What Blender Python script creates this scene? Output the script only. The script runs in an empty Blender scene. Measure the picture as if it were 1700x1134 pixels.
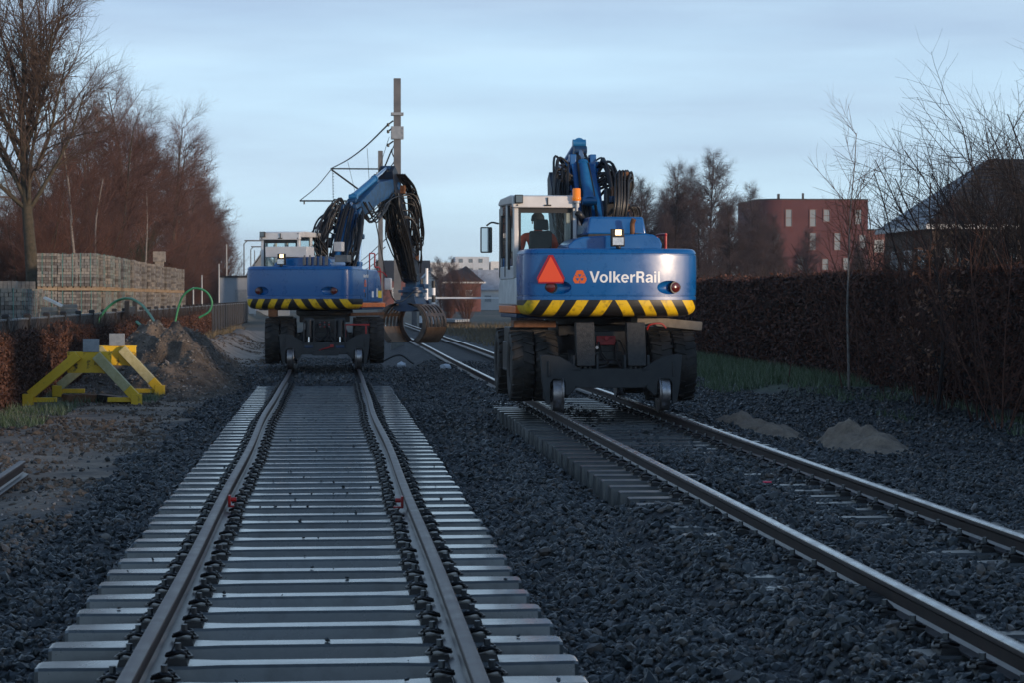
import bpy, bmesh, math, random
import numpy as np
from mathutils import Vector, Matrix

R = math.radians
scene = bpy.context.scene
COL = scene.collection

# ------------------------------------------------------------------ camera, sky, sun, exposure
# world axes: +Y runs along the tracks away from the viewer, +X to the right, z = 0 at the rail heads
cam_d = bpy.data.cameras.new("camera")
cam = bpy.data.objects.new("camera", cam_d)
COL.objects.link(cam)
cam_d.sensor_width = 36.0
cam_d.lens = 36.0 * 3600 / 1700
cam_d.clip_start = 0.1
cam_d.clip_end = 6000
cam.location = (0, 0, 1.62)
cam.rotation_euler = (R(90 - 1.19), 0, -math.atan(303 / 3600))
cam_d.dof.use_dof = True
cam_d.dof.focus_distance = 25.0
cam_d.dof.aperture_fstop = 9.0
scene.camera = cam

SUN_EL, SUN_AZ = R(6.0), R(46.5)          # low sun behind the viewer's right shoulder
sun_dir = Vector((math.sin(SUN_AZ) * math.cos(SUN_EL), -math.cos(SUN_AZ) * math.cos(SUN_EL), math.sin(SUN_EL)))
world = bpy.data.worlds.new("World")
scene.world = world
world.use_nodes = True
wt = world.node_tree
wt.nodes.clear()
w_out = wt.nodes.new("ShaderNodeOutputWorld")
w_bg = wt.nodes.new("ShaderNodeBackground")
w_sky = wt.nodes.new("ShaderNodeTexSky")
w_sky.sky_type = 'NISHITA'
w_sky.sun_disc = False
w_sky.sun_elevation = SUN_EL
w_sky.sun_rotation = math.pi - SUN_AZ
w_sky.air_density = 0.7
w_sky.dust_density = 0.0
w_sky.ozone_density = 3.0
w_bg.inputs['Strength'].default_value = 0.15
# thin high cloud streaks, a little paler or more violet than the clear sky
w_tc = wt.nodes.new("ShaderNodeTexCoord")
w_mp = wt.nodes.new("ShaderNodeMapping")
w_mp.inputs['Scale'].default_value = (2.0, 2.0, 16.0)
w_nz = wt.nodes.new("ShaderNodeTexNoise")
w_nz.inputs['Scale'].default_value = 1.6
w_nz.inputs['Detail'].default_value = 6
w_nz.inputs['Roughness'].default_value = 0.55
w_rp = wt.nodes.new("ShaderNodeValToRGB")
w_rp.color_ramp.elements[0].position = 0.42
w_rp.color_ramp.elements[0].color = (0, 0, 0, 1)
w_rp.color_ramp.elements[1].position = 0.72
w_rp.color_ramp.elements[1].color = (1, 1, 1, 1)
w_fac = wt.nodes.new("ShaderNodeMapRange")          # a thin veil of cirrus over the whole sky, streaky
w_fac.inputs['To Min'].default_value = 0.88
w_fac.inputs['To Max'].default_value = 1.0
w_mix = wt.nodes.new("ShaderNodeMix")
w_mix.data_type = 'RGBA'
w_vm = wt.nodes.new("ShaderNodeMix")                # cloud bands of the veil: pale blue to lavender grey
w_vm.data_type = 'RGBA'
w_vm.inputs[6].default_value = (3.25, 4.3, 5.1, 1)
w_vm.inputs[7].default_value = (2.45, 3.1, 3.95, 1)
w_n2 = wt.nodes.new("ShaderNodeTexNoise")
w_n2.inputs['Scale'].default_value = 1.3
w_n2.inputs['Detail'].default_value = 7
w_n2.inputs['Roughness'].default_value = 0.5
w_m2 = wt.nodes.new("ShaderNodeMapping")
w_m2.inputs['Scale'].default_value = (2.6, 2.6, 22.0)
w_m2.inputs['Location'].default_value = (1.2, 0.4, 0.3)
w_r2 = wt.nodes.new("ShaderNodeMapRange")
w_r2.inputs['From Min'].default_value = 0.38
w_r2.inputs['From Max'].default_value = 0.66
wt.links.new(w_tc.outputs['Generated'], w_m2.inputs['Vector'])
wt.links.new(w_m2.outputs[0], w_n2.inputs['Vector'])
wt.links.new(w_n2.outputs['Fac'], w_r2.inputs['Value'])
wt.links.new(w_r2.outputs[0], w_vm.inputs['Factor'])
wt.links.new(w_vm.outputs[2], w_mix.inputs[7])
L = wt.links.new
L(w_tc.outputs['Generated'], w_mp.inputs['Vector'])
L(w_mp.outputs[0], w_nz.inputs['Vector'])
L(w_nz.outputs['Fac'], w_rp.inputs[0])
L(w_rp.outputs[0], w_fac.inputs['Value'])
# seen towards the horizon the veil is thicker than overhead
w_sp = wt.nodes.new("ShaderNodeSeparateXYZ")
w_th = wt.nodes.new("ShaderNodeMapRange")
w_th.interpolation_type = 'SMOOTHSTEP'
w_th.inputs['From Min'].default_value = 0.0
w_th.inputs['From Max'].default_value = 0.7
w_th.inputs['To Min'].default_value = 0.95
w_th.inputs['To Max'].default_value = 0.12
w_mu = wt.nodes.new("ShaderNodeMath")
w_mu.operation = 'MULTIPLY'
L(w_tc.outputs['Generated'], w_sp.inputs[0])
L(w_sp.outputs[2], w_th.inputs['Value'])
L(w_th.outputs[0], w_mu.inputs[0])
L(w_fac.outputs[0], w_mu.inputs[1])
L(w_mu.outputs[0], w_mix.inputs['Factor'])
L(w_sky.outputs[0], w_mix.inputs[6])
L(w_mix.outputs[2], w_bg.inputs[0])
L(w_bg.outputs[0], w_out.inputs[0])

sun_d = bpy.data.lights.new("sun", 'SUN')
sun = bpy.data.objects.new("sun", sun_d)
COL.objects.link(sun)
sun_d.energy = 2.3
sun_d.angle = R(4.0)
sun_d.color = (1.0, 0.76, 0.55)
sun.rotation_euler = (-sun_dir).to_track_quat('-Z', 'Y').to_euler()

scene.view_settings.view_transform = 'Standard'
scene.view_settings.look = 'None'
scene.view_settings.exposure = 0.5
scene.view_settings.gamma = 1.0
scene.view_settings.use_curve_mapping = False
scene.cycles.use_denoising = True
scene.cycles.max_bounces = 8
scene.cycles.transparent_max_bounces = 16
scene.cycles.volume_bounces = 0

# ------------------------------------------------------------------ materials
MAT = {}

def mat(name, col, rough=0.6, metal=0.0, col2=None, scale=4.0, contrast=(0.35, 0.65), bump=0.0, bscale=60.0,
        spec=0.5, coat=0.0, attr=None, detail=5.0, emit=None, estr=0.0, rough2=None, dist=0.02):
    m = bpy.data.materials.new(name)
    m.use_nodes = True
    nt = m.node_tree
    b = nt.nodes['Principled BSDF']
    b.inputs['Base Color'].default_value = (*col, 1)
    b.inputs['Roughness'].default_value = rough
    b.inputs['Metallic'].default_value = metal
    b.inputs['Specular IOR Level'].default_value = spec
    b.inputs['Coat Weight'].default_value = coat
    b.inputs['Coat Roughness'].default_value = 0.14
    if emit:
        b.inputs['Emission Color'].default_value = (*emit, 1)
        b.inputs['Emission Strength'].default_value = estr
    vec = None
    if col2 or bump or rough2 is not None:
        tc = nt.nodes.new("ShaderNodeTexCoord")
        oi = nt.nodes.new("ShaderNodeObjectInfo")
        mu = nt.nodes.new("ShaderNodeMath"); mu.operation = 'MULTIPLY'; mu.inputs[1].default_value = 37.0
        ad = nt.nodes.new("ShaderNodeVectorMath"); ad.operation = 'ADD'
        nt.links.new(oi.outputs['Random'], mu.inputs[0])
        nt.links.new(tc.outputs['Object'], ad.inputs[0])
        nt.links.new(mu.outputs[0], ad.inputs[1])
        vec = ad.outputs[0]
    if col2:
        rp = nt.nodes.new("ShaderNodeValToRGB")
        if attr:
            at = nt.nodes.new("ShaderNodeAttribute"); at.attribute_name = attr
            nt.links.new(at.outputs['Fac'], rp.inputs[0])
        else:
            nz = nt.nodes.new("ShaderNodeTexNoise")
            nz.inputs['Scale'].default_value = scale
            nz.inputs['Detail'].default_value = detail
            nz.inputs['Roughness'].default_value = 0.6
            nt.links.new(vec, nz.inputs['Vector'])
            nt.links.new(nz.outputs['Fac'], rp.inputs[0])
            if rough2 is not None:
                mr = nt.nodes.new("ShaderNodeMapRange")
                mr.inputs['From Min'].default_value = contrast[0]
                mr.inputs['From Max'].default_value = contrast[1]
                mr.inputs['To Min'].default_value = rough
                mr.inputs['To Max'].default_value = rough2
                nt.links.new(nz.outputs['Fac'], mr.inputs['Value'])
                nt.links.new(mr.outputs[0], b.inputs['Roughness'])
        cols = [col] + (list(col2) if isinstance(col2[0], (tuple, list)) else [col2])
        e = rp.color_ramp.elements
        while len(e) < len(cols):
            e.new(0.5)
        for i, c in enumerate(cols):
            e[i].position = contrast[0] + (contrast[1] - contrast[0]) * i / (len(cols) - 1)
            e[i].color = (*c, 1)
        nt.links.new(rp.outputs[0], b.inputs['Base Color'])
    if bump:
        n2 = nt.nodes.new("ShaderNodeTexNoise")
        n2.inputs['Scale'].default_value = bscale
        n2.inputs['Detail'].default_value = 4
        bp = nt.nodes.new("ShaderNodeBump")
        bp.inputs['Strength'].default_value = bump
        bp.inputs['Distance'].default_value = dist
        nt.links.new(vec, n2.inputs['Vector'])
        nt.links.new(n2.outputs['Fac'], bp.inputs['Height'])
        nt.links.new(bp.outputs[0], b.inputs['Normal'])
    MAT[name] = m
    return m

def glass(name, tint, rough=0.03, refl=1.5):
    m = bpy.data.materials.new(name)
    m.use_nodes = True
    nt = m.node_tree
    nt.nodes.clear()
    o = nt.nodes.new("ShaderNodeOutputMaterial")
    t = nt.nodes.new("ShaderNodeBsdfTransparent"); t.inputs[0].default_value = (*tint, 1)
    g = nt.nodes.new("ShaderNodeBsdfGlossy"); g.inputs['Roughness'].default_value = rough
    f = nt.nodes.new("ShaderNodeFresnel"); f.inputs['IOR'].default_value = refl
    x = nt.nodes.new("ShaderNodeMixShader")
    nt.links.new(f.outputs[0], x.inputs[0])
    nt.links.new(t.outputs[0], x.inputs[1])
    nt.links.new(g.outputs[0], x.inputs[2])
    nt.links.new(x.outputs[0], o.inputs[0])
    MAT[name] = m
    return m

mat('concrete', (0.045, 0.055, 0.058), 0.22, col2=((0.078, 0.090, 0.092), (0.038, 0.042, 0.041)), scale=5, contrast=(0.3, 0.72), bump=0.08, bscale=90, rough2=0.4, dist=0.006, spec=0.7, coat=0.6, detail=8)
mat('concrete_old', (0.045, 0.05, 0.05), 0.3, col2=(0.085, 0.088, 0.083), scale=5, bump=0.15, bscale=70, dist=0.01)
mat('stone', (0.011, 0.0145, 0.016), 0.45, col2=((0.027, 0.034, 0.037), (0.058, 0.065, 0.066), (0.11, 0.088, 0.07), (0.16, 0.155, 0.15)),
    attr='tone', contrast=(0.0, 1.0), bump=0.3, bscale=60, dist=0.01)
mat('pebble', (0.09, 0.075, 0.06), 0.7, col2=((0.2, 0.17, 0.14), (0.4, 0.38, 0.36)), attr='tone', contrast=(0, 1))
mat('rust_rail', (0.018, 0.012, 0.011), 0.55, 0.2, col2=(0.036, 0.021, 0.017), scale=8, bump=0.15, bscale=120, dist=0.004)
mat('rail_foot', (0.04, 0.036, 0.038), 0.36, 0.3, col2=(0.085, 0.08, 0.085), scale=6)
mat('rail_head_new', (0.045, 0.029, 0.025), 0.36, 0.5, col2=(0.13, 0.10, 0.095), scale=7, rough2=0.5)
mat('rail_head_worn', (0.5, 0.5, 0.5), 0.22, 0.95, col2=(0.38, 0.36, 0.35), scale=4, rough2=0.35)
mat('clip_black', (0.007, 0.007, 0.008), 0.38, col2=(0.016, 0.015, 0.014), scale=30, spec=0.35)
mat('bolt_steel', (0.14, 0.15, 0.155), 0.4, 0.8)
mat('red_paint', (0.45, 0.02, 0.02), 0.4, col2=(0.3, 0.015, 0.015), scale=8)
mat('blue_paint', (0.001, 0.08, 0.27), 0.24, col2=((0.002, 0.095, 0.31), (0.003, 0.10, 0.315), (0.035, 0.09, 0.18)), scale=4.5, contrast=(0.3, 0.82), coat=0.5, bump=0.05, bscale=10, rough2=0.42, dist=0.01, detail=9)
mat('blue_dark', (0.004, 0.022, 0.06), 0.4, col2=(0.006, 0.05, 0.14), scale=9, bump=0.06, bscale=30)
mat('blue_light', (0.008, 0.11, 0.30), 0.35, col2=(0.02, 0.16, 0.36), scale=6, coat=0.2)
mat('white_paint', (0.62, 0.60, 0.57), 0.35, col2=(0.74, 0.72, 0.69), scale=3, coat=0.3)
mat('white_dirty', (0.5, 0.5, 0.49), 0.5, col2=(0.68, 0.68, 0.67), scale=4)
mat('orange_paint', (0.85, 0.20, 0.025), 0.45, col2=(0.7, 0.16, 0.03), scale=8)
mat('orange_logo', (0.70, 0.13, 0.025), 0.45)
mat('letter_white', (0.82, 0.84, 0.86), 0.4)
mat('black_metal', (0.009, 0.009, 0.010), 0.45, col2=(0.022, 0.021, 0.021), scale=12, bump=0.1, bscale=50)
mat('grey_frame', (0.014, 0.018, 0.022), 0.5, col2=(0.028, 0.031, 0.034), scale=5, bump=0.08, bscale=40)
mat('steel_grey', (0.12, 0.125, 0.13), 0.45, 0.4, col2=(0.2, 0.2, 0.2), scale=8)
mat('chrome', (0.8, 0.82, 0.85), 0.12, 1.0)
mat('rubber', (0.012, 0.012, 0.013), 0.65, col2=(0.045, 0.04, 0.036), scale=7, bump=0.2, bscale=40)
mat('tyre_dusty', (0.012, 0.0115, 0.011), 0.75, col2=(0.045, 0.038, 0.032), scale=5, bump=0.15, bscale=30)
mat('hose_black', (0.01, 0.01, 0.011), 0.38, col2=(0.022, 0.022, 0.023), scale=10)
mat('rust', (0.10, 0.04, 0.018), 0.7, 0.2, col2=(0.2, 0.09, 0.04), scale=9, bump=0.2, bscale=40)
mat('grab_steel', (0.06, 0.055, 0.055), 0.42, 0.4, col2=(0.17, 0.115, 0.08), scale=5, bump=0.1)
mat('grab_edge', (0.24, 0.13, 0.065), 0.42, 0.4, col2=(0.36, 0.21, 0.12), scale=5)
mat('amber', (0.85, 0.23, 0.015), 0.15, spec=0.6, emit=(1.0, 0.28, 0.02), estr=0.12)
mat('red_lens', (0.10, 0.012, 0.01), 0.2, coat=0.3)
mat('triangle_red', (0.42, 0.015, 0.03), 0.4)
mat('triangle_orange', (1.0, 0.11, 0.035), 0.45)
mat('lamp_warm', (0.9, 0.7, 0.5), 0.3, emit=(1.0, 0.62, 0.28), estr=3.0)
mat('lamp_white', (0.8, 0.8, 0.82), 0.15, 0.5, col2=(0.5, 0.52, 0.55), scale=30)
mat('yellow_paint', (0.70, 0.42, 0.01), 0.5, col2=((0.80, 0.50, 0.02), (0.78, 0.48, 0.02), (0.12, 0.05, 0.015)), scale=9, contrast=(0.3, 0.80), detail=8, bump=0.08, bscale=30)
mat('yellow_worn', (0.42, 0.37, 0.17), 0.6, col2=(0.52, 0.47, 0.26), scale=12)
mat('galvanised', (0.24, 0.265, 0.29), 0.5, 0.3, col2=(0.33, 0.355, 0.38), scale=10)
mat('mast_grey', (0.10, 0.105, 0.115), 0.6, 0.2, col2=(0.15, 0.15, 0.155), scale=3)
mat('wire_dark', (0.03, 0.035, 0.035), 0.5, 0.5)
mat('paver', (0.19, 0.17, 0.15), 0.85, col2=((0.28, 0.25, 0.215), (0.14, 0.128, 0.118)), scale=2.2, bump=0.2, bscale=30)
mat('paver_grey', (0.15, 0.145, 0.14), 0.85, col2=(0.24, 0.225, 0.205), scale=3, bump=0.2, bscale=30)
mat('pallet_wood', (0.27, 0.19, 0.12), 0.8, col2=(0.38, 0.28, 0.18), scale=6)
mat('strap_green', (0.10, 0.25, 0.22), 0.5)
mat('hose_green', (0.025, 0.19, 0.075), 0.45, col2=(0.05, 0.27, 0.12), scale=6)
mat('fence_dark', (0.010, 0.009, 0.009), 0.55, col2=(0.025, 0.021, 0.02), scale=6)
mat('fence_top', (0.09, 0.1, 0.11), 0.4, col2=(0.15, 0.16, 0.17), scale=6)
mat('bark_olive', (0.035, 0.030, 0.019), 0.9, col2=(0.075, 0.058, 0.036), scale=7, bump=0.5, bscale=25)
mat('twig_brown', (0.065, 0.042, 0.030), 0.9, col2=(0.11, 0.07, 0.048), scale=1.5)
mat('twig_red', (0.07, 0.030, 0.021), 0.9, col2=(0.13, 0.058, 0.038), scale=0.6)
mat('twig_violet', (0.050, 0.034, 0.038), 0.9, col2=(0.078, 0.052, 0.055), scale=0.8)
mat('twig_dark', (0.022, 0.016, 0.015), 0.9, col2=(0.04, 0.028, 0.025), scale=2)
mat('twig_green', (0.045, 0.055, 0.022), 0.9, col2=(0.03, 0.04, 0.018), scale=1.0)
mat('gable_grey', (0.17, 0.20, 0.23), 0.7, col2=(0.21, 0.24, 0.27), scale=0.8)
mat('birch_bark', (0.16, 0.135, 0.12), 0.75, col2=((0.25, 0.225, 0.2), (0.04, 0.033, 0.03)), scale=9, contrast=(0.4, 0.75))
mat('leaf_beech', (0.022, 0.009, 0.007), 0.75, col2=((0.065, 0.024, 0.016), (0.16, 0.062, 0.038)), attr='tone', contrast=(0, 1))
mat('leaf_brown', (0.045, 0.017, 0.011), 0.75, col2=((0.08, 0.032, 0.019), (0.13, 0.055, 0.03)), attr='tone', contrast=(0, 1))
mat('leaf_oak', (0.10, 0.042, 0.024), 0.7, col2=((0.18, 0.08, 0.043), (0.27, 0.13, 0.07)), attr='tone', contrast=(0, 1))
mat('grass', (0.045, 0.085, 0.03), 0.75, col2=((0.09, 0.14, 0.06), (0.22, 0.26, 0.19)), attr='tone', contrast=(0, 1))
mat('dry_grass', (0.13, 0.10, 0.055), 0.8, col2=((0.2, 0.15, 0.08), (0.26, 0.2, 0.12)), attr='tone', contrast=(0, 1))
mat('sand', (0.20, 0.155, 0.115), 0.9, col2=(0.34, 0.265, 0.195), scale=5, bump=0.9, bscale=30, dist=0.04, detail=8)
mat('earth', (0.06, 0.046, 0.036), 0.9, col2=((0.13, 0.098, 0.072), (0.24, 0.18, 0.13)), scale=2.2, bump=1.0, bscale=22, dist=0.06, detail=9)
mat('brick_red', (0.085, 0.021, 0.023), 0.8, col2=(0.105, 0.028, 0.028), scale=0.6)
mat('brick_dark', (0.13, 0.045, 0.04), 0.85, col2=(0.18, 0.07, 0.055), scale=1.0)
mat('brick_tan', (0.05, 0.036, 0.027), 0.85, col2=(0.08, 0.056, 0.042), scale=1.0)
mat('render_pale', (0.55, 0.54, 0.52), 0.8, col2=(0.65, 0.64, 0.62), scale=0.7)
mat('roof_dark', (0.012, 0.012, 0.014), 0.55, col2=(0.024, 0.022, 0.024), scale=2.0, bump=0.2, bscale=8)
mat('roof_frost', (0.40, 0.43, 0.47), 0.6, col2=(0.28, 0.30, 0.33), scale=1.2)
mat('pane_dark', (0.10, 0.13, 0.15), 0.08, spec=0.8)
mat('pane_pale', (0.24, 0.26, 0.27), 0.25, spec=0.6)
mat('skin', (0.45, 0.26, 0.19), 0.55)
mat('cloth_orange', (0.95, 0.10, 0.025), 0.7, col2=(0.75, 0.07, 0.02), scale=9)
mat('cloth_dark', (0.02, 0.022, 0.03), 0.8)
mat('seat_grey', (0.035, 0.04, 0.042), 0.8, col2=(0.05, 0.055, 0.056), scale=10)
mat('cab_trim', (0.02, 0.022, 0.024), 0.6)
mat('sticker_yellow', (0.85, 0.65, 0.02), 0.5)
mat('pale_litter', (0.6, 0.62, 0.65), 0.6)
mat('pink_mark', (0.9, 0.03, 0.10), 0.5)
glass('cab_glass', (0.86, 0.95, 0.95), refl=1.35)

def vary(name, lo, hi):
    """each object of this material a little lighter or darker"""
    nt = MAT[name].node_tree
    b = nt.nodes['Principled BSDF']
    src = b.inputs['Base Color'].links[0].from_socket
    oi = nt.nodes.new("ShaderNodeObjectInfo"); mr = nt.nodes.new("ShaderNodeMapRange")
    mr.inputs['To Min'].default_value = lo; mr.inputs['To Max'].default_value = hi
    hs = nt.nodes.new("ShaderNodeHueSaturation")
    nt.links.new(oi.outputs['Random'], mr.inputs['Value'])
    nt.links.new(mr.outputs[0], hs.inputs['Value'])
    nt.links.new(src, hs.inputs['Color'])
    nt.links.new(hs.outputs[0], b.inputs['Base Color'])
vary('concrete', 0.7, 1.3)
vary('concrete_old', 0.65, 1.35)
vary('paver', 0.75, 1.2)
vary('twig_red', 0.75, 1.3)

def stripe_material():
    m = bpy.data.materials.new('hazard_stripes')
    m.use_nodes = True
    nt = m.node_tree
    b = nt.nodes['Principled BSDF']
    b.inputs['Roughness'].default_value = 0.4
    tc = nt.nodes.new("ShaderNodeTexCoord")
    sp = nt.nodes.new("ShaderNodeSeparateXYZ")
    nt.links.new(tc.outputs['Object'], sp.inputs[0])
    def mth(op, a, bb=None):
        n = nt.nodes.new("ShaderNodeMath"); n.operation = op
        for i, v in enumerate((a, bb)):
            if v is None: continue
            if isinstance(v, (int, float)): n.inputs[i].default_value = v
            else: nt.links.new(v, n.inputs[i])
        return n.outputs[0]
    ax = mth('ABSOLUTE', mth('ADD', sp.outputs[0], 0.02))
    zz = mth('MULTIPLY', mth('SUBTRACT', 1.58, sp.outputs[2]), 0.62)
    t = mth('DIVIDE', mth('SUBTRACT', mth('SUBTRACT', ax, 0.015), zz), 0.335)
    fr = mth('FRACT', mth('ADD', t, 10.0))
    lt = mth('LESS_THAN', fr, 0.5)
    nz = nt.nodes.new("ShaderNodeTexNoise"); nz.inputs['Scale'].default_value = 14; nz.inputs['Detail'].default_value = 6
    nt.links.new(tc.outputs['Object'], nz.inputs['Vector'])
    rp = nt.nodes.new("ShaderNodeValToRGB")
    rp.color_ramp.elements[0].position = 0.3; rp.color_ramp.elements[0].color = (0.42, 0.26, 0.012, 1)
    rp.color_ramp.elements[1].position = 0.5; rp.color_ramp.elements[1].color = (0.78, 0.50, 0.012, 1)
    nt.links.new(nz.outputs['Fac'], rp.inputs[0])
    mx = nt.nodes.new("ShaderNodeMix"); mx.data_type = 'RGBA'
    mx.inputs[6].default_value = (0.016, 0.016, 0.017, 1)
    nt.links.new(rp.outputs[0], mx.inputs[7])
    nt.links.new(lt, mx.inputs['Factor'])
    nt.links.new(mx.outputs[2], b.inputs['Base Color'])
    MAT['hazard_stripes'] = m
stripe_material()

# ------------------------------------------------------------------ mesh helpers
def link(o, parent=None):
    COL.objects.link(o)
    if parent is not None:
        o.parent = parent
    return o

def tag(o, label=None, cat=None, group=None, kind=None):
    if label: o['label'] = label
    if cat: o['category'] = cat
    if group: o['group'] = group
    if kind: o['kind'] = kind
    return o

def empty(name, loc=(0, 0, 0), rz=0.0):
    o = bpy.data.objects.new(name, None)
    o.location = loc
    o.rotation_euler = (0, 0, rz)
    o.empty_display_size = 0.3
    return link(o)

def mesh_obj(name, me, material, parent=None):
    o = bpy.data.objects.new(name, me)
    if material and not me.materials:
        me.materials.append(MAT[material])
    return link(o, parent)

def copy_tree(o, parent=None):
    c = o.copy()
    COL.objects.link(c)
    if parent is not None:
        c.parent = parent
    for ch in list(o.children):
        copy_tree(ch, c)
    return c

def bulk_mesh(name, verts, faces, tone=None, smooth=False):
    """verts (n,3), faces (m,k) arrays -> mesh"""
    me = bpy.data.meshes.new(name)
    verts = np.asarray(verts, np.float32); faces = np.asarray(faces, np.int32)
    m, k = faces.shape
    me.vertices.add(len(verts)); me.vertices.foreach_set('co', verts.ravel())
    me.loops.add(m * k); me.loops.foreach_set('vertex_index', faces.ravel())
    me.polygons.add(m); me.polygons.foreach_set('loop_start', np.arange(0, m * k, k, dtype=np.int32))
    me.update(calc_edges=True)
    if tone is not None:
        a = me.attributes.new('tone', 'FLOAT', 'POINT')
        a.data.foreach_set('value', np.asarray(tone, np.float32))
    me.polygons.foreach_set('use_smooth', np.full(m, smooth))
    return me

def catmull(pts, per=6):
    P = [Vector(p) for p in pts]
    if len(P) < 3:
        return P
    P = [P[0] * 2 - P[1]] + P + [P[-1] * 2 - P[-2]]
    out = []
    for i in range(1, len(P) - 2):
        for j in range(per):
            t = j / per
            a, b, c, d = P[i - 1], P[i], P[i + 1], P[i + 2]
            out.append(0.5 * ((2 * b) + (c - a) * t + (2 * a - 5 * b + 4 * c - d) * t * t + (3 * b - a - 3 * c + d) * t ** 3))
    out.append(P[-2])
    return out

class MB:
    """collects shapes; build() links them as one mesh object"""
    def __init__(self):
        self.v = []; self.f = []; self.m = []
        self.M = Matrix.Identity(4)
    def add(self, vs, fs, mi=0):
        n = len(self.v)
        self.v += [tuple(self.M @ Vector(p)) for p in vs]
        for f in fs:
            self.f.append([n + i for i in f]); self.m.append(mi)
        return self
    def box(self, c, s, rot=None, mi=0, top=(1, 1)):
        vs = []
        for z in (-1, 1):
            tx, ty = top if z > 0 else (1, 1)
            for x, y in ((-1, -1), (1, -1), (1, 1), (-1, 1)):
                p = Vector((x * s[0] / 2 * tx, y * s[1] / 2 * ty, z * s[2] / 2))
                if rot: p = rot @ p
                vs.append(p + Vector(c))
        return self.add(vs, [(3, 2, 1, 0), (4, 5, 6, 7), (0, 1, 5, 4), (1, 2, 6, 5), (2, 3, 7, 6), (3, 0, 4, 7)], mi)
    def bar(self, p0, p1, w, h, mi=0, up=(0, 0, 1)):
        p0, p1 = Vector(p0), Vector(p1)
        d = (p1 - p0); ln = d.length; d.normalize()
        u = Vector(up)
        s = d.cross(u)
        if s.length < 1e-4: s = d.cross(Vector((1, 0, 0)))
        s.normalize(); u = s.cross(d)
        rot = Matrix((s, d, u)).transposed()
        return self.box((p0 + p1) / 2, (w, ln, h), rot, mi)
    def cyl(self, p0, p1, r0, r1=None, n=14, mi=0, cap=True):
        return self.tube([p0, p1], [r0, r0 if r1 is None else r1], n, mi, cap)
    def tube(self, pts, r, n=8, mi=0, cap=True):
        P = [Vector(p) for p in pts]
        rs = r if isinstance(r, (list, tuple)) else [r] * len(P)
        vs = []; fs = []
        d = (P[1] - P[0]).normalized()
        u = d.orthogonal().normalized()
        for i, p in enumerate(P):
            a = P[max(0, i - 1)]; b = P[min(len(P) - 1, i + 1)]
            nd = (b - a)
            if nd.length > 1e-9: nd.normalize()
            else: nd = d
            u = (u - nd * u.dot(nd))
            u = u.normalized() if u.length > 1e-6 else nd.orthogonal().normalized()
            w = nd.cross(u)
            d = nd
            for k in range(n):
                t = 2 * math.pi * k / n
                vs.append(p + (u * math.cos(t) + w * math.sin(t)) * rs[i])
        for i in range(len(P) - 1):
            for k in range(n):
                a = i * n + k; b = i * n + (k + 1) % n
                fs.append((a, b, b + n, a + n))
        if cap:
            fs.append(tuple(reversed(range(n))))
            fs.append(tuple(range((len(P) - 1) * n, len(P) * n)))
        return self.add(vs, fs, mi)
    def prism(self, poly, axis, a, b, mi=0):
        """poly 2D; axis 'x': (y,z), 'y': (x,z), 'z': (x,y); extruded from a to b"""
        def P(q, t):
            return {'x': (t, q[0], q[1]), 'y': (q[0], t, q[1]), 'z': (q[0], q[1], t)}[axis]
        n = len(poly)
        vs = [P(q, a) for q in poly] + [P(q, b) for q in poly]
        area = sum(poly[i][0] * poly[(i + 1) % n][1] - poly[(i + 1) % n][0] * poly[i][1] for i in range(n))
        flip = (area > 0) != (axis == 'y')
        if b < a: flip = not flip
        lo = list(range(n)); hi = list(range(n, 2 * n))
        fs = [tuple(reversed(lo)), tuple(hi)] + [(i, (i + 1) % n, n + (i + 1) % n, n + i) for i in range(n)]
        if not flip:
            fs = [tuple(reversed(f)) for f in fs]
        return self.add(vs, fs, mi)
    def lathe(self, prof, c, axis='x', n=24, mi=0):
        """prof list of (r, h) along axis, closed by caps when r=0"""
        vs = []; fs = []
        for r, h in prof:
            for k in range(n):
                t = 2 * math.pi * k / n
                p = {'x': (h, r * math.cos(t), r * math.sin(t)), 'y': (r * math.cos(t), h, r * math.sin(t)),
                     'z': (r * math.cos(t), r * math.sin(t), h)}[axis]
                vs.append(Vector(c) + Vector(p))
        for i in range(len(prof) - 1):
            for k in range(n):
                a = i * n + k; b = i * n + (k + 1) % n
                fs.append((a, b, b + n, a + n))
        fs.append(tuple(range(n))); fs.append(tuple(range((len(prof) - 1) * n, len(prof) * n)))
        return self.add(vs, fs, mi)
    def build(self, name, mats, parent=None, bevel=0.0, smooth=38, rz=0.0, seg=2, fix=True):
        me = bpy.data.meshes.new(name)
        me.from_pydata(self.v, [], self.f)
        for mm in ([mats] if isinstance(mats, str) else mats):
            me.materials.append(MAT[mm])
        me.polygons.foreach_set('material_index', self.m)
        if fix:
            bm = bmesh.new(); bm.from_mesh(me)
            bmesh.ops.recalc_face_normals(bm, faces=bm.faces)
            bm.to_mesh(me); bm.free()
        if smooth:
            me.shade_smooth()
            me.set_sharp_from_angle(angle=R(smooth))
        o = bpy.data.objects.new(name, me)
        o.rotation_euler = (0, 0, rz)
        link(o, parent)
        if bevel:
            md = o.modifiers.new('bevel', 'BEVEL')
            md.width = bevel; md.segments = seg; md.limit_method = 'ANGLE'; md.angle_limit = R(40)
            md.harden_normals = False
        return o

def baked(o):
    """replace the object's mesh by its evaluated mesh (modifiers applied)"""
    dg = bpy.context.evaluated_depsgraph_get()
    dg.update()
    me = bpy.data.meshes.new_from_object(o.evaluated_get(dg))
    o.modifiers.clear()
    o.data = me
    return o

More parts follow.
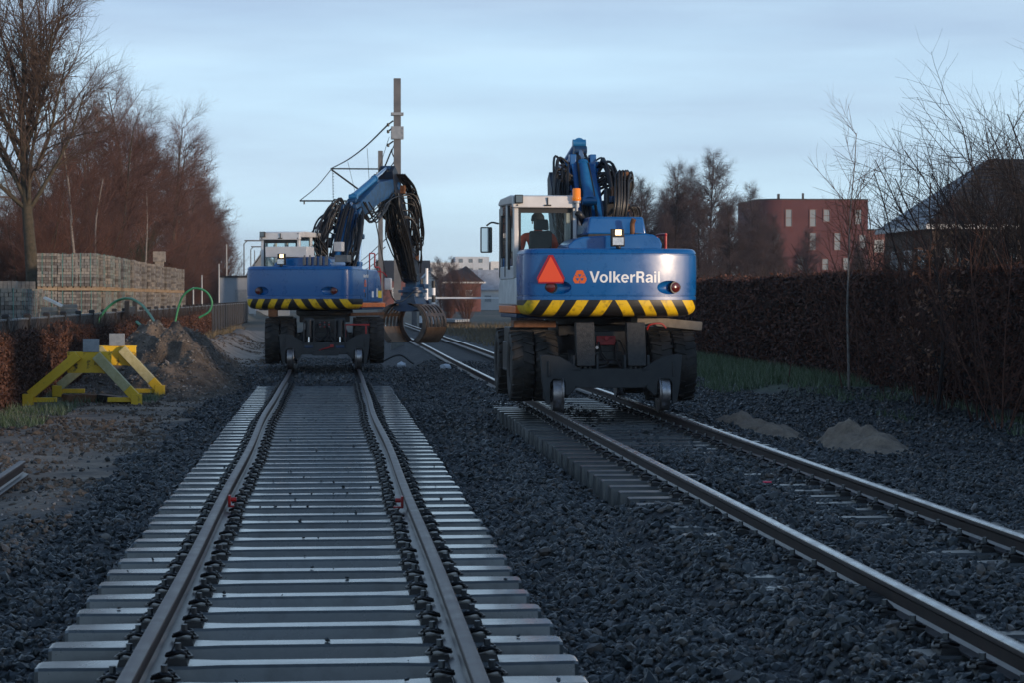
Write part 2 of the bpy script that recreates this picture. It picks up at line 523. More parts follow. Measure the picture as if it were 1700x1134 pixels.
def vnoise(x, y, seed=0):
    """smooth 2D value noise, arrays in, 0..1 out"""
    x = np.asarray(x, float); y = np.asarray(y, float)
    xi = np.floor(x).astype(np.int64); yi = np.floor(y).astype(np.int64)
    fx = x - xi; fy = y - yi
    fx = fx * fx * (3 - 2 * fx); fy = fy * fy * (3 - 2 * fy)
    def h(a, b):
        n = (a * 374761393 + b * 668265263 + seed * 974711) & 0x7fffffff
        n = ((n ^ (n >> 13)) * 1274126177) & 0x7fffffff
        return ((n ^ (n >> 16)) & 0xffff) / 65535.0
    return (h(xi, yi) * (1 - fx) + h(xi + 1, yi) * fx) * (1 - fy) + (h(xi, yi + 1) * (1 - fx) + h(xi + 1, yi + 1) * fx) * fy

def fbm(x, y, seed=0, o=3):
    s = 0; a = 0.5
    for i in range(o):
        s = s + a * vnoise(x * 2 ** i, y * 2 ** i, seed + i); a *= 0.5
    return s

def sstep(a, b, x):
    t = np.clip((np.asarray(x, float) - a) / (b - a), 0, 1)
    return t * t * (3 - 2 * t)
# ------------------------------------------------------------------ the ground
T1, T2 = -0.11, 3.94                       # track centre lines

def ground_z(X, Y):
    X = np.asarray(X, float); Y = np.asarray(Y, float)
    z = -0.37 + 0.05 * (fbm(X * 0.9, Y * 0.9, 3) - 0.45)
    near = 1 - sstep(60, 110, Y)
    z = z + near * 0.05 * (fbm(X * 2.3, Y * 2.3, 9) - 0.45)
    # ballast shoulder left of the new track
    z = z + 0.20 * np.exp(-((X + 2.5) / 0.55) ** 2) * (1 - sstep(16, 26, Y)) * (0.5 + fbm(X, Y, 21))
    # under the new track the stones lie low between the sleepers
    b1 = (1 - sstep(1.30, 1.62, np.abs(X - T1)))
    z = z * (1 - b1) + b1 * (-0.365 + 0.02 * fbm(X * 4, Y * 4, 5))
    # stones heaped over the new track's far end
    z = z + b1 * 0.24 * sstep(42.6, 44.2, Y) * (1 - sstep(70, 90, Y))
    # heap between the tracks
    z = z + 0.17 * np.exp(-((X - 1.95) / 0.38) ** 2) * (1 - sstep(24, 34, Y)) * (0.35 + 1.1 * fbm(X * 0.8, Y * 0.8, 33))
    # old track: stones up to the sleeper tops between the rails, ends partly dug free
    ins = 1 - sstep(0.58, 0.95, np.abs(X - T2))
    lvl = -0.20 + 0.17 * (fbm(X * 1.1, Y * 0.55, 41) - 0.36) + 0.05 * np.exp(-((X - T2 + 0.15) / 0.35) ** 2) - 0.05 * sstep(23, 27, Y)
    z = z * (1 - ins) + ins * np.minimum(lvl, -0.115)
    ls = sstep(2.25, 2.65, X) * (1 - sstep(3.2, 3.5, X))
    open_ = sstep(18.5, 20.0, Y + 1.2 * (X - 2.7)) * (1 - sstep(33, 36, Y))
    sh = -0.165 + 0.30 * (fbm(X * 1.3, Y * 0.8, 55) - 0.45)
    z = z * (1 - ls) + ls * (np.minimum(sh, -0.11) * (1 - open_) + (-0.375) * open_)
    rs = sstep(4.6, 4.8, X) * (1 - sstep(5.5, 6.1, X))
    z = z * (1 - rs) + rs * (-0.20 + 0.12 * (fbm(X * 1.4, Y, 66) - 0.45))
    # trough where the machine stands, grass bank towards the hedge
    z = z + 0.22 * sstep(7.6, 9.4, X) * sstep(33, 42, Y) * near
    # dirt strip, sandy bank along the fence, yard behind it
    z = z + 0.30 * (fbm(X * 1.2, Y * 0.7, 141) - 0.40) * (1 - sstep(-2.6, -1.9, X)) * sstep(46, 50, Y) * near
    z = z + 0.5 * np.exp(-((X + 3.9) / 0.75) ** 2) * sstep(48, 56, Y) * (1 - sstep(95, 130, Y)) * (0.5 + fbm(X, Y * 0.5, 77))
    z = z + 0.82 * (1 - sstep(-7.8, -6.4, X))
    far = sstep(110, 400, Y)
    z = z * (1 - far) + far * (-0.4 + 1.5 * sstep(300, 900, Y))
    return z

def ground_material():
    m = bpy.data.materials.new('ground')
    m.use_nodes = True
    nt = m.node_tree
    b = nt.nodes['Principled BSDF']
    b.inputs['Roughness'].default_value = 0.75
    N = nt.nodes.new; K = nt.links.new
    tc = N("ShaderNodeTexCoord"); sp = N("ShaderNodeSeparateXYZ"); K(tc.outputs['Object'], sp.inputs[0])
    def noise(s, d=5):
        n = N("ShaderNodeTexNoise"); n.inputs['Scale'].default_value = s; n.inputs['Detail'].default_value = d
        n.inputs['Roughness'].default_value = 0.65
        K(tc.outputs['Object'], n.inputs['Vector']); return n.outputs['Fac']
    def mth(op, a, c):
        n = N("ShaderNodeMath"); n.operation = op
        for i, v in enumerate((a, c)):
            if isinstance(v, (int, float)): n.inputs[i].default_value = v
            else: K(v, n.inputs[i])
        return n.outputs[0]
    def ss(v, a, c):
        n = N("ShaderNodeMapRange"); n.interpolation_type = 'SMOOTHSTEP'
        K(v, n.inputs['Value']); n.inputs['From Min'].default_value = a; n.inputs['From Max'].default_value = c
        return n.outputs[0]
    def ramp(f, cols, p0=0.3, p1=0.7):
        r = N("ShaderNodeValToRGB"); e = r.color_ramp.elements
        while len(e) < len(cols): e.new(0.5)
        for i, c in enumerate(cols):
            e[i].position = p0 + (p1 - p0) * i / (len(cols) - 1); e[i].color = (*c, 1)
        K(f, r.inputs[0]); return r.outputs[0]
    def mix(f, a, c):
        n = N("ShaderNodeMix"); n.data_type = 'RGBA'
        K(f, n.inputs['Factor']); K(a, n.inputs[6]); K(c, n.inputs[7]); return n.outputs[2]
    vo = N("ShaderNodeTexVoronoi"); vo.inputs['Scale'].default_value = 15.0
    K(tc.outputs['Object'], vo.inputs['Vector'])
    wn = N("ShaderNodeSeparateColor"); K(vo.outputs['Color'], wn.inputs[0])
    ballast = ramp(wn.outputs[0], [(0.008, 0.010, 0.012), (0.02, 0.022, 0.025), (0.045, 0.043, 0.042)], 0.0, 1.0)
    dirt = ramp(noise(1.1), [(0.09, 0.066, 0.048), (0.22, 0.16, 0.112), (0.36, 0.265, 0.185)], 0.3, 0.72)
    grass = ramp(noise(3.0), [(0.022, 0.036, 0.014), (0.045, 0.065, 0.026), (0.07, 0.07, 0.04)])
    field = ramp(noise(0.05), [(0.05, 0.055, 0.03), (0.10, 0.09, 0.06), (0.13, 0.115, 0.085)])
    wob = mth('MULTIPLY', mth('SUBTRACT', noise(0.9, 4), 0.5), 2.2)
    x = mth('ADD', sp.outputs[0], wob); y = mth('ADD', sp.outputs[1], mth('MULTIPLY', wob, 3.0))
    md = mth('MULTIPLY', ss(mth('MULTIPLY', x, -1.0), 2.2, 2.7), ss(y, 16.5, 21.0))
    c1 = mix(md, ballast, dirt)
    sandy = ramp(noise(0.8), [(0.13, 0.10, 0.075), (0.27, 0.21, 0.16), (0.40, 0.32, 0.25)], 0.3, 0.7)
    msd = mth('MULTIPLY', ss(mth('MULTIPLY', x, -1.0), 1.9, 2.4), ss(y, 46.0, 52.0))
    c1 = mix(msd, c1, sandy)
    mg = mth('MULTIPLY', ss(x, 8.0, 8.8), ss(y, 36, 44))
    c2 = mix(mg, c1, grass)
    mf = mth('MAXIMUM', ss(sp.outputs[1], 105, 150), mth('MAXIMUM', ss(sp.outputs[0], 12, 14), ss(mth('MULTIPLY', sp.outputs[0], -1.0), 6.4, 7.4)))
    c3 = mix(mf, c2, field)
    K(c3, b.inputs['Base Color'])
    bp = N("ShaderNodeBump"); bp.inputs['Strength'].default_value = 0.8; bp.inputs['Distance'].default_value = 0.04
    hh = mth('ADD', mth('MULTIPLY', vo.outputs['Distance'], -0.7), noise(9.0))
    K(hh, bp.inputs['Height']); K(bp.outputs[0], b.inputs['Normal'])
    MAT['ground'] = m
ground_material()

def make_ground():
    xs = np.concatenate([[-2500, -1200, -600, -320, -180, -110, -70, -45, -32, -24, -19, -16], np.arange(-13, 13.01, 0.16),
                         [15, 18, 22, 28, 36, 50, 75, 110, 180, 320, 600, 1200, 2500]])
    ys = np.concatenate([[-1500, -500, -200, -90, -40, -15, -5, 0, 3], np.arange(5, 62, 0.22), np.arange(62, 110, 1.0),
                         [114, 120, 128, 138, 150, 170, 200, 240, 300, 380, 500, 700, 1000, 1600, 3000, 5000]])
    gx, gy = np.meshgrid(xs, ys)
    gz = ground_z(gx, gy)
    nx, ny = len(xs), len(ys)
    v = np.stack([gx.ravel(), gy.ravel(), gz.ravel()], 1)
    i = np.arange(ny - 1)[:, None] * nx + np.arange(nx - 1)[None, :]
    f = np.stack([i, i + 1, i + nx + 1, i + nx], -1).reshape(-1, 4)
    o = mesh_obj('ground', bulk_mesh('ground', v, f, smooth=True), 'ground')
    tag(o, 'dark ballast and brown dirt ground around the tracks', kind='structure')
make_ground()

# ------------------------------------------------------------------ railway tracks
HALF = [(0.0, 0.0), (0.024, -0.0012), (0.0325, -0.006), (0.036, -0.013), (0.0365, -0.036), (0.018, -0.047), (0.0085, -0.058),
        (0.008, -0.118), (0.022, -0.136), (0.070, -0.147), (0.070, -0.159)]
PROFILE = [(-x, z) for x, z in reversed(HALF[1:])] + HALF

def rail_mesh(name, path, head, foot='rail_foot'):
    """path: list of (x,y,z) of the head's centre"""
    n = len(PROFILE)
    vs = []; fs = []; ms = []
    for (px, py, pz) in path:
        vs += [(px + x, py, pz + z) for x, z in PROFILE]
    for i in range(len(path) - 1):
        for k in range(n):
            k2 = (k + 1) % n
            fs.append((i * n + k, i * n + k2, (i + 1) * n + k2, (i + 1) * n + k))
            zm = (PROFILE[k][1] + PROFILE[k2][1]) / 2
            ms.append(1 if zm > -0.010 else (2 if -0.146 < zm < -0.120 or zm < -0.15 else 0))
    fs.append(tuple(range(n))); ms.append(0)
    fs.append(tuple(range((len(path) - 1) * n, len(path) * n))); ms.append(0)
    me = bpy.data.meshes.new(name)
    me.from_pydata(vs, [], fs)
    for m in ('rust_rail', head, foot): me.materials.append(MAT[m])
    me.polygons.foreach_set('material_index', ms)
    bm = bmesh.new(); bm.from_mesh(me); bmesh.ops.recalc_face_normals(bm, faces=bm.faces); bm.to_mesh(me); bm.free()
    me.shade_smooth(); me.set_sharp_from_angle(angle=R(30))
    return me

def sleeper_mesh(name, matname):
    """concrete sleeper 2.62 m long, top at z=0, trapezoid section"""
    st = [(-1.31, 0.085, 0.125, -0.005), (-1.29, 0.100, 0.145, 0.0), (-1.0, 0.115, 0.150, 0.0), (-0.58, 0.112, 0.150, 0.0), (-0.42, 0.078, 0.140, -0.001),
          (0.42, 0.078, 0.140, -0.001), (0.58, 0.112, 0.150, 0.0), (1.0, 0.115, 0.150, 0.0), (1.29, 0.100, 0.145, 0.0), (1.31, 0.085, 0.125, -0.005)]
    vs = []; fs = []
    for x, a, b, t in st:
        vs += [(x, -b, -0.21), (x, -a - 0.006, t - 0.014), (x, -a + 0.008, t), (x, a - 0.008, t), (x, a + 0.006, t - 0.014), (x, b, -0.21)]
    for i in range(len(st) - 1):
        for k in range(6):
            fs.append((i * 6 + k, i * 6 + (k + 1) % 6, i * 6 + 6 + (k + 1) % 6, i * 6 + 6 + k))
    fs.append(tuple(range(6))); fs.append(tuple(range((len(st) - 1) * 6, len(st) * 6)))
    me = bpy.data.meshes.new(name)
    me.from_pydata(vs, [], fs)
    bm = bmesh.new(); bm.from_mesh(me); bmesh.ops.recalc_face_normals(bm, faces=bm.faces); bm.to_mesh(me); bm.free()
    me.shade_smooth(); me.set_sharp_from_angle(angle=R(25))
    me.materials.append(MAT[matname])
    return me

def fastening_mesh():
    """guide plate, bowed spring clip and sleeper screw, beside the rail foot (rail towards -x)"""
    mb = MB()
    mb.box((0.045, 0, 0.016), (0.105, 0.17, 0.032), top=(0.8, 0.92))
    for s in (-1, 1):
        pts = catmull([(-0.012, s * 0.028, 0.040), (0.03, s * 0.055, 0.052), (0.062, s * 0.070, 0.062), (0.085, s * 0.045, 0.052), (0.05, s * 0.018, 0.056)], 3)
        mb.tube(pts, 0.0085, 6)
    mb.tube(catmull([(0.088, -0.06, 0.04), (0.112, 0, 0.030), (0.088, 0.06, 0.04)], 3), 0.009, 6)
    mb.lathe([(0.030, 0.052), (0.030, 0.060), (0.022, 0.066)], (0.045, 0, 0), 'z', 10)
    mb.cyl((0.045, 0, 0.066), (0.045, 0, 0.098), 0.0165, n=6, mi=1)
    o = mb.build('fastening', ['clip_black', 'bolt_steel'], smooth=40)
    me = o.data
    bpy.data.objects.remove(o)
    return me

FAST = fastening_mesh()

def railway_track(name, label, xc, y0, y1, sleepers, head, smat, wob, clip_until):
    root = empty(name, (xc, 0, 0))
    tag(root, label, 'railway track')
    rng = random.Random(len(label))
    for s in (-1, 1):
        path = []
        y = y0
        while y <= y1:
            path.append((s * 0.7525 + wob(y, s), y, 0.0))
            y += 1.0
        mesh_obj('rail', rail_mesh('rail', path, head), None, root)
    sm = sleeper_mesh('sleeper', smat)
    for i, y in enumerate(sleepers):
        so = bpy.data.objects.new('sleeper', sm)
        link(so, root)
        so.location = (rng.uniform(-0.012, 0.012), y + rng.uniform(-0.006, 0.006), -0.163 + rng.uniform(-0.003, 0.002))
        so.rotation_euler = (0, rng.uniform(-0.002, 0.002), rng.uniform(-0.004, 0.004))
        if y > clip_until: continue
        for s in (-1, 1):
            for q in (-1, 1):
                fo = bpy.data.objects.new('fastening', FAST)
                link(fo, so)
                fo.location = (s * 0.7525 + q * 0.072 + wob(y, s), 0, 0.0)
                fo.rotation_euler = (0, 0, 0 if q > 0 else math.pi)
    return root

def wob1(y, s):
    return -0.035 * math.exp(-((y - 31) / 5.0) ** 2) + 0.006 * math.sin(y * 0.6)
def wob2(y, s):
    return 0.012 * math.sin(y * 0.19 + 0.5)
track_new = railway_track('railway_track', 'newly laid track on clean concrete sleepers running under the left excavator', T1, 5.0, 64.0,
                          [10.59 - 0.6 * 7 + 0.6 * k for k in range(62)], 'rail_head_new', 'concrete', wob1, 60)
track_old = railway_track('railway_track', 'older track half buried in ballast under the right excavator', T2, 5.0, 135.0,
                          [7.0 + 0.6 * k for k in range(52)], 'rail_head_worn', 'concrete_old', wob2, 40)
# red marker clamps on the new track's rails
for s, y in ((-1, 17.9), (1, 17.7)):
    mb = MB()
    mb.box((0, 0, -0.06), (0.02, 0.10, 0.09))
    mb.box((0.03, 0, -0.105), (0.08, 0.07, 0.016))
    mb.cyl((0.012, 0, -0.05), (0.055, 0, -0.05), 0.018, n=10)
    o = mb.build('rail_clamp', 'red_paint', bevel=0.003)
    o.location = (T1 + s * 0.7525 - s * 0.048 + wob1(y, s), y, 0)
    o.rotation_euler = (0, 0, math.pi if s > 0 else 0)
    tag(o, 'small red clamp on the %s rail of the new track' % ('left' if s < 0 else 'right'), 'rail clamp', 'red rail clamps')

# ------------------------------------------------------------------ ballast stones
def stone_shapes(k, seed, lod):
    rng = np.random.default_rng(seed)
    if lod == 0:
        t = (1 + 5 ** 0.5) / 2
        v = np.array([(-1, t, 0), (1, t, 0), (-1, -t, 0), (1, -t, 0), (0, -1, t), (0, 1, t), (0, -1, -t), (0, 1, -t), (t, 0, -1), (t, 0, 1), (-t, 0, -1), (-t, 0, 1)]) / 1.9
        f = np.array([(0, 11, 5), (0, 5, 1), (0, 1, 7), (0, 7, 10), (0, 10, 11), (1, 5, 9), (5, 11, 4), (11, 10, 2), (10, 7, 6), (7, 1, 8),
                      (3, 9, 4), (3, 4, 2), (3, 2, 6), (3, 6, 8), (3, 8, 9), (4, 9, 5), (2, 4, 11), (6, 2, 10), (8, 6, 7), (9, 8, 1)])
    else:
        v = np.array([(1, 0, 0), (-1, 0, 0), (0, 1, 0), (0, -1, 0), (0, 0, 1), (0, 0, -1)], float)
        f = np.array([(0, 2, 4), (2, 1, 4), (1, 3, 4), (3, 0, 4), (2, 0, 5), (1, 2, 5), (3, 1, 5), (0, 3, 5)])
    out = []
    for i in range(k):
        w = v * (1 + rng.uniform(-0.32, 0.28, (len(v), 1))) + rng.uniform(-0.12, 0.12, v.shape)
        w = w * np.array([1.0, rng.uniform(0.6, 0.95), rng.uniform(0.42, 0.75)])
        out.append(w)
    return np.array(out), f

def scatter_stones(P, size, seed, lod, tilt=0.7):
    rng = np.random.default_rng(seed)
    shp, f = stone_shapes(24, seed + 1, lod)
    n = len(P)
    v = shp[rng.integers(0, 24, n)]
    a = rng.uniform(0, 2 * np.pi, n); b = rng.normal(0, tilt, n); c = rng.normal(0, tilt, n)
    def rot(i, j, t):
        M = np.tile(np.eye(3), (n, 1, 1)); M[:, i, i] = np.cos(t); M[:, j, j] = np.cos(t); M[:, i, j] = -np.sin(t); M[:, j, i] = np.sin(t); return M
    M = rot(1, 2, b) @ rot(0, 2, c) @ rot(0, 1, a)
    v = np.einsum('nij,nkj->nki', M, v) * size[:, None, None] + P[:, None, :]
    k = v.shape[1]
    F = (f[None] + (np.arange(n) * k)[:, None, None]).reshape(-1, 3)
    tone = np.clip(rng.beta(1.3, 2.6, n) + 0.34 * (fbm(P[:, 0] * 0.9, P[:, 1] * 0.6, 88) - 0.42), 0, 1)
    tone = np.where(rng.random(n) < 0.006, 1.0, np.minimum(tone, 0.86))
    return v.reshape(-1, 3), F, np.repeat(tone, k)

def ballast():
    rng = np.random.default_rng(5)
    SA, CA = math.sin(math.atan(303 / 3600)), math.cos(math.atan(303 / 3600))
    sets = []
    for (z0, z1, dens, s0, s1, lod) in ((7.5, 16, 500, 0.013, 0.038, 0), (16, 27, 310, 0.016, 0.038, 0), (27, 60, 105, 0.026, 0.046, 1)):
        W = z1 * 0.48 + 4
        n = int(W * (z1 - z0) * dens)
        Z = rng.uniform(z0, z1, n); Xc = rng.uniform(-W / 2, W / 2, n)
        keep = np.abs(Xc) < Z * 0.242 + 1.4
        Z = Z[keep]; Xc = Xc[keep]
        X = Xc * CA + Z * SA; Y = -Xc * SA + Z * CA
        ex = 1.4 * (fbm(X * 0.9, Y * 0.3, 91) - 0.45)
        dirt = (X + ex < -2.25) & (Y > 17.5 + 3 * ex)
        grassy = (X + ex > 8.4) & (Y > 41)
        keep = ~(dirt & (rng.random(len(X)) > 0.035)) & ~(grassy & (rng.random(len(X)) > 0.1)) & (X > -7) & (X < 10.6)
        mid1 = (np.abs(X - T1) < 1.25) & (Y < 43)
        keep &= ~(mid1 & (rng.random(len(X)) > 0.45))
        X, Y = X[keep], Y[keep]
        s = rng.uniform(s0, s1, len(X)) * (1 + 0.55 * (rng.random(len(X)) < 0.08))
        z = ground_z(X, Y) + rng.uniform(-0.2, 0.75, len(X)) * s
        # keep clear of rails and of the new sleepers
        rail = np.zeros(len(X), bool)
        for t in (T1, T2):
            for q in (-0.7525, 0.7525):
                rail |= (np.abs(X - t - q) < 0.06 + s) & (z > -0.20)
        slp = (np.abs(X - T1) < 1.33 + s) & (Y < 43.6) & (np.abs((Y - 10.59 + 60) % 0.6 - 0.3) > 0.3 - 0.12 - s * 0.8) & (z > -0.40)
        keep = ~rail & ~slp
        sets.append(scatter_stones(np.stack([X, Y, z], 1)[keep], s[keep], 11 + lod + int(z0), lod))
    vo = 0; V = []; F = []; T = []
    for v, f, t in sets:
        V.append(v); F.append(f + vo); T.append(t); vo += len(v)
    o = mesh_obj('ballast', bulk_mesh('ballast', np.concatenate(V), np.concatenate(F), np.concatenate(T)), 'stone')
    tag(o, 'crushed dark grey ballast stones around both tracks', 'ballast', kind='stuff')
    print('ballast tris', sum(len(f) for f in F))
    # a few stray stones on the new sleepers
    n = 150
    k = rng.integers(0, 52, n)
    X = T1 + rng.uniform(-1.28, 1.28, n); Y = 10.59 + 0.6 * (k - 4) + rng.uniform(-0.09, 0.09, n)
    s = rng.uniform(0.006, 0.020, n)
    ok = np.abs(np.abs(X - T1) - 0.7525) > 0.2
    v, f, t = scatter_stones(np.stack([X, Y, -0.158 + s * 0.3], 1)[ok], s[ok], 72, 0)
    o = mesh_obj('grit', bulk_mesh('grit', v, f, t), 'stone')
    tag(o, 'stray grit lying on top of the new sleepers', 'grit', kind='stuff')
    # pale gravel bits on the dirt strip
    n = 5200
    X = rng.uniform(-6.2, -2.2, n); Y = rng.uniform(19, 47, n)
    keep = fbm(X * 0.8, Y * 0.5, 17) > 0.42
    X, Y = X[keep], Y[keep]
    s = rng.uniform(0.008, 0.022, len(X))
    v, f, t = scatter_stones(np.stack([X, Y, ground_z(X, Y) + s * 0.3], 1), s, 71, 1)
    t = np.repeat(rng.random(len(X)), 6)
    n = 6500
    X2 = np.concatenate([rng.uniform(-6.0, -2.3, n), rng.uniform(-5.4, -1.75, 7000)]); Y2 = np.concatenate([rng.uniform(18, 46, n), rng.uniform(46, 92, 7000)])
    kk = fbm(X2 * 1.1, Y2 * 0.7, 27) > 0.40
    X2, Y2 = X2[kk], Y2[kk]
    s2 = rng.uniform(0.012, 0.045, len(X2)) * np.where(rng.random(len(X2)) < 0.04, 2.0, 1.0)
    v2, f2, t2 = scatter_stones(np.stack([X2, Y2, ground_z(X2, Y2) + s2 * 0.15], 1), s2, 73, 0)
    oc = mesh_obj('clods', bulk_mesh('clods', v2, f2, t2), 'earth')
    tag(oc, 'brown soil clods strewn over the dirt left of the new track', 'soil clods', kind='stuff')
    o = mesh_obj('gravel', bulk_mesh('gravel', v, f, t), 'pebble')
    tag(o, 'pale loose gravel scattered on the brown dirt at left', 'gravel', kind='stuff')
ballast()
# ------------------------------------------------------------------ road-rail excavators
CW_R = 2.75                                  # plan radius of the counterweight's rear

def cw_y(x, inset=0.0):
    return -2.12 + CW_R - math.sqrt((CW_R) ** 2 - x * x) + inset

def cw_outline(inset):
    hw = 1.26 - inset
    c = 0.16 - min(inset, 0.1) * 0.6
    pts = []
    n = 22
    xr = hw - c
    for i in range(n + 1):
        x = -xr + 2 * xr * i / n
        pts.append((x, cw_y(x, inset)))
    ye = cw_y(xr, inset)
    for k in range(1, 6):
        t = math.pi / 2 * k / 5
        pts.append((xr + c * math.sin(t), ye + c * 1.1 * (1 - math.cos(t)) + 0.06 * math.sin(t)))
    y1 = -1.0
    pts.append((hw, y1)); pts.append((-hw, y1))
    left = []
    for k in range(5, 0, -1):
        t = math.pi / 2 * k / 5
        left.append((-xr - c * math.sin(t), ye + c * 1.1 * (1 - math.cos(t)) + 0.06 * math.sin(t)))
    return pts + left

def loft(levels, mb):
    rings = [[(x, y, z) for x, y in cw_outline(i)] for z, i in levels]
    n = len(rings[0])
    vs = [p for r in rings for p in r]
    fs = []
    for i in range(len(rings) - 1):
        for k in range(n):
            fs.append((i * n + k, i * n + (k + 1) % n, (i + 1) * n + (k + 1) % n, (i + 1) * n + k))
    fs.append(tuple(reversed(range(n))))
    fs.append(tuple(range((len(rings) - 1) * n, len(rings) * n)))
    mb.add(vs, fs)

def arc(cx, cy, rx, ry, a0, a1, n=14):
    return [(cx + rx * math.cos(R(a0 + (a1 - a0) * i / n)), cy + ry * math.sin(R(a0 + (a1 - a0) * i / n))) for i in range(n + 1)]

def rect(x0, y0, x1, y1):
    return [(x0, y0), (x1, y0), (x1, y1), (x0, y1)]

def glyph(c):
    """bold grotesque letters, cap height 0.72; returns (outlines, advance)"""
    s = 0.135
    if c == 'V': return [[(0, 0.72), (0.155, 0.72), (0.325, 0.17), (0.495, 0.72), (0.65, 0.72), (0.40, 0), (0.25, 0)]], 0.63
    if c == 'o': return [arc(0.285, 0.26, 0.265, 0.275, 0, 360, 28)[:-1], arc(0.285, 0.26, 0.13, 0.165, 0, 360, 24)[:-1]], 0.59
    if c == 'l': return [rect(0.05, 0, 0.05 + s, 0.72)], 0.255
    if c == 'i': return [rect(0.05, 0, 0.05 + s, 0.525), rect(0.05, 0.60, 0.05 + s, 0.72)], 0.255
    if c == 'k': return [[(0.05, 0), (0.185, 0), (0.185, 0.15), (0.245, 0.215), (0.375, 0), (0.54, 0), (0.335, 0.315), (0.525, 0.525), (0.36, 0.525), (0.185, 0.315), (0.185, 0.72), (0.05, 0.72)]], 0.545
    if c == 'e':
        o = arc(0.28, 0.26, 0.26, 0.275, 0, 318, 26) + arc(0.28, 0.26, 0.13, 0.165, 318, 193, 12) + [(0.54, 0.222)]
        h = arc(0.28, 0.26, 0.13, 0.165, 15, 165, 12)
        return [o, h], 0.575
    if c == 'r': return [[(0.05, 0), (0.185, 0), (0.185, 0.26)] + arc(0.335, 0.26, 0.15, 0.14, 180, 90, 6) + [(0.375, 0.395), (0.375, 0.535), (0.33, 0.538), (0.26, 0.51), (0.18, 0.43), (0.18, 0.525), (0.05, 0.525)]], 0.385
    if c == 'R':
        o = [(0.07, 0), (0.22, 0), (0.22, 0.285), (0.34, 0.285), (0.405, 0.26), (0.43, 0.18), (0.435, 0.08), (0.455, 0), (0.615, 0), (0.59, 0.06), (0.58, 0.18), (0.555, 0.28), (0.49, 0.345)] + arc(0.42, 0.525, 0.18, 0.195, -60, 90, 12) + [(0.07, 0.72)]
        h = [(0.22, 0.41), (0.37, 0.41)] + arc(0.375, 0.505, 0.075, 0.095, -80, 80, 8) + [(0.22, 0.60)]
        return [o, h], 0.665
    if c == 'a':
        o = [(0.375, 0.0), (0.53, 0.0), (0.51, 0.06), (0.505, 0.34)] + arc(0.27, 0.36, 0.235, 0.178, 0, 165, 14) + [(0.175, 0.365)] + arc(0.27, 0.375, 0.095, 0.06, 170, 0, 8) + [(0.365, 0.33)] + \
            [(0.20, 0.305), (0.08, 0.265), (0.03, 0.19), (0.025, 0.12), (0.06, 0.035), (0.15, -0.012), (0.25, 0.0), (0.36, 0.065)]
        h = [(0.365, 0.235), (0.365, 0.17), (0.335, 0.115), (0.27, 0.085), (0.195, 0.09), (0.165, 0.135), (0.18, 0.19), (0.25, 0.215)]
        return [o, h], 0.56
    return [], 0.3

def text_mesh(txt, height, bold):
    cu = bpy.data.curves.new('lettering', 'CURVE')
    cu.dimensions = '2D'; cu.fill_mode = 'BOTH'; cu.extrude = 0.0012
    x = 0.0; k = height / 0.72
    for c in txt:
        outs, adv = glyph(c)
        for o in outs:
            sp = cu.splines.new('POLY'); sp.points.add(len(o) - 1); sp.use_cyclic_u = True
            for i, (a, b) in enumerate(o): sp.points[i].co = ((x + a) * k, b * k, 0, 1)
        x += adv
    o = bpy.data.objects.new('lettering', cu)
    COL.objects.link(o)
    dg = bpy.context.evaluated_depsgraph_get(); dg.update()
    me = bpy.data.meshes.new_from_object(o.evaluated_get(dg))
    bpy.data.objects.remove(o)
    return me

def lettering(name, txt, width, height, place, matname, parent, bold, rz):
    """place(u, v, w): text plane -> part coordinates"""
    me = text_mesh(txt, height, bold)
    xs = [v.co.x for v in me.vertices]
    x0, x1 = min(xs), max(xs)
    for v in me.vertices:
        u = ((v.co.x - x0) / (x1 - x0) - 0.5) * width
        v.co = place(u, v.co.y, v.co.z)
    me.materials.clear(); me.materials.append(MAT[matname])
    o = bpy.data.objects.new(name, me)
    o.rotation_euler = (0, 0, rz)
    return link(o, parent)

def emblem(parent, place, size, rz):
    """truncated orange triangle with three triangular gaps and a small inner one"""
    mb = MB()
    def pol(pts, mi, w):
        mb.add([place(u * size, v * size, w) for u, v in pts], [tuple(range(len(pts)))], mi)
    pol([(-0.22, 0.5), (0.22, 0.5), (0.5, -0.12), (0.5, -0.28), (0.36, -0.5), (-0.36, -0.5), (-0.5, -0.28), (-0.5, -0.12)], 0, 0.002)
    for a in (90, 210, 330):
        c = (0.20 * math.cos(R(a)), 0.20 * math.sin(R(a)) - 0.08)
        r = 0.15
        pol([(c[0] + r * math.cos(R(q)), c[1] + r * math.sin(R(q))) for q in (a + 180, a + 300, a + 60)], 1, 0.004)
        e = (0.42 * math.cos(R(a + 60)), 0.42 * math.sin(R(a + 60)) - 0.08)
        d = (math.cos(R(a + 60 + 90)), math.sin(R(a + 60 + 90)))
        b = (math.cos(R(a + 60)), math.sin(R(a + 60)))
        pol([(e[0] - d[0] * 0.018 - b[0] * 0.2, e[1] - d[1] * 0.018 - b[1] * 0.2), (e[0] + d[0] * 0.018 - b[0] * 0.2, e[1] + d[1] * 0.018 - b[1] * 0.2),
             (e[0] + d[0] * 0.018, e[1] + d[1] * 0.018), (e[0] - d[0] * 0.018, e[1] - d[1] * 0.018)], 1, 0.0035)
    o = mb.build('emblem', ['orange_logo', 'blue_paint'], parent, smooth=0, rz=rz, fix=False)
    return o

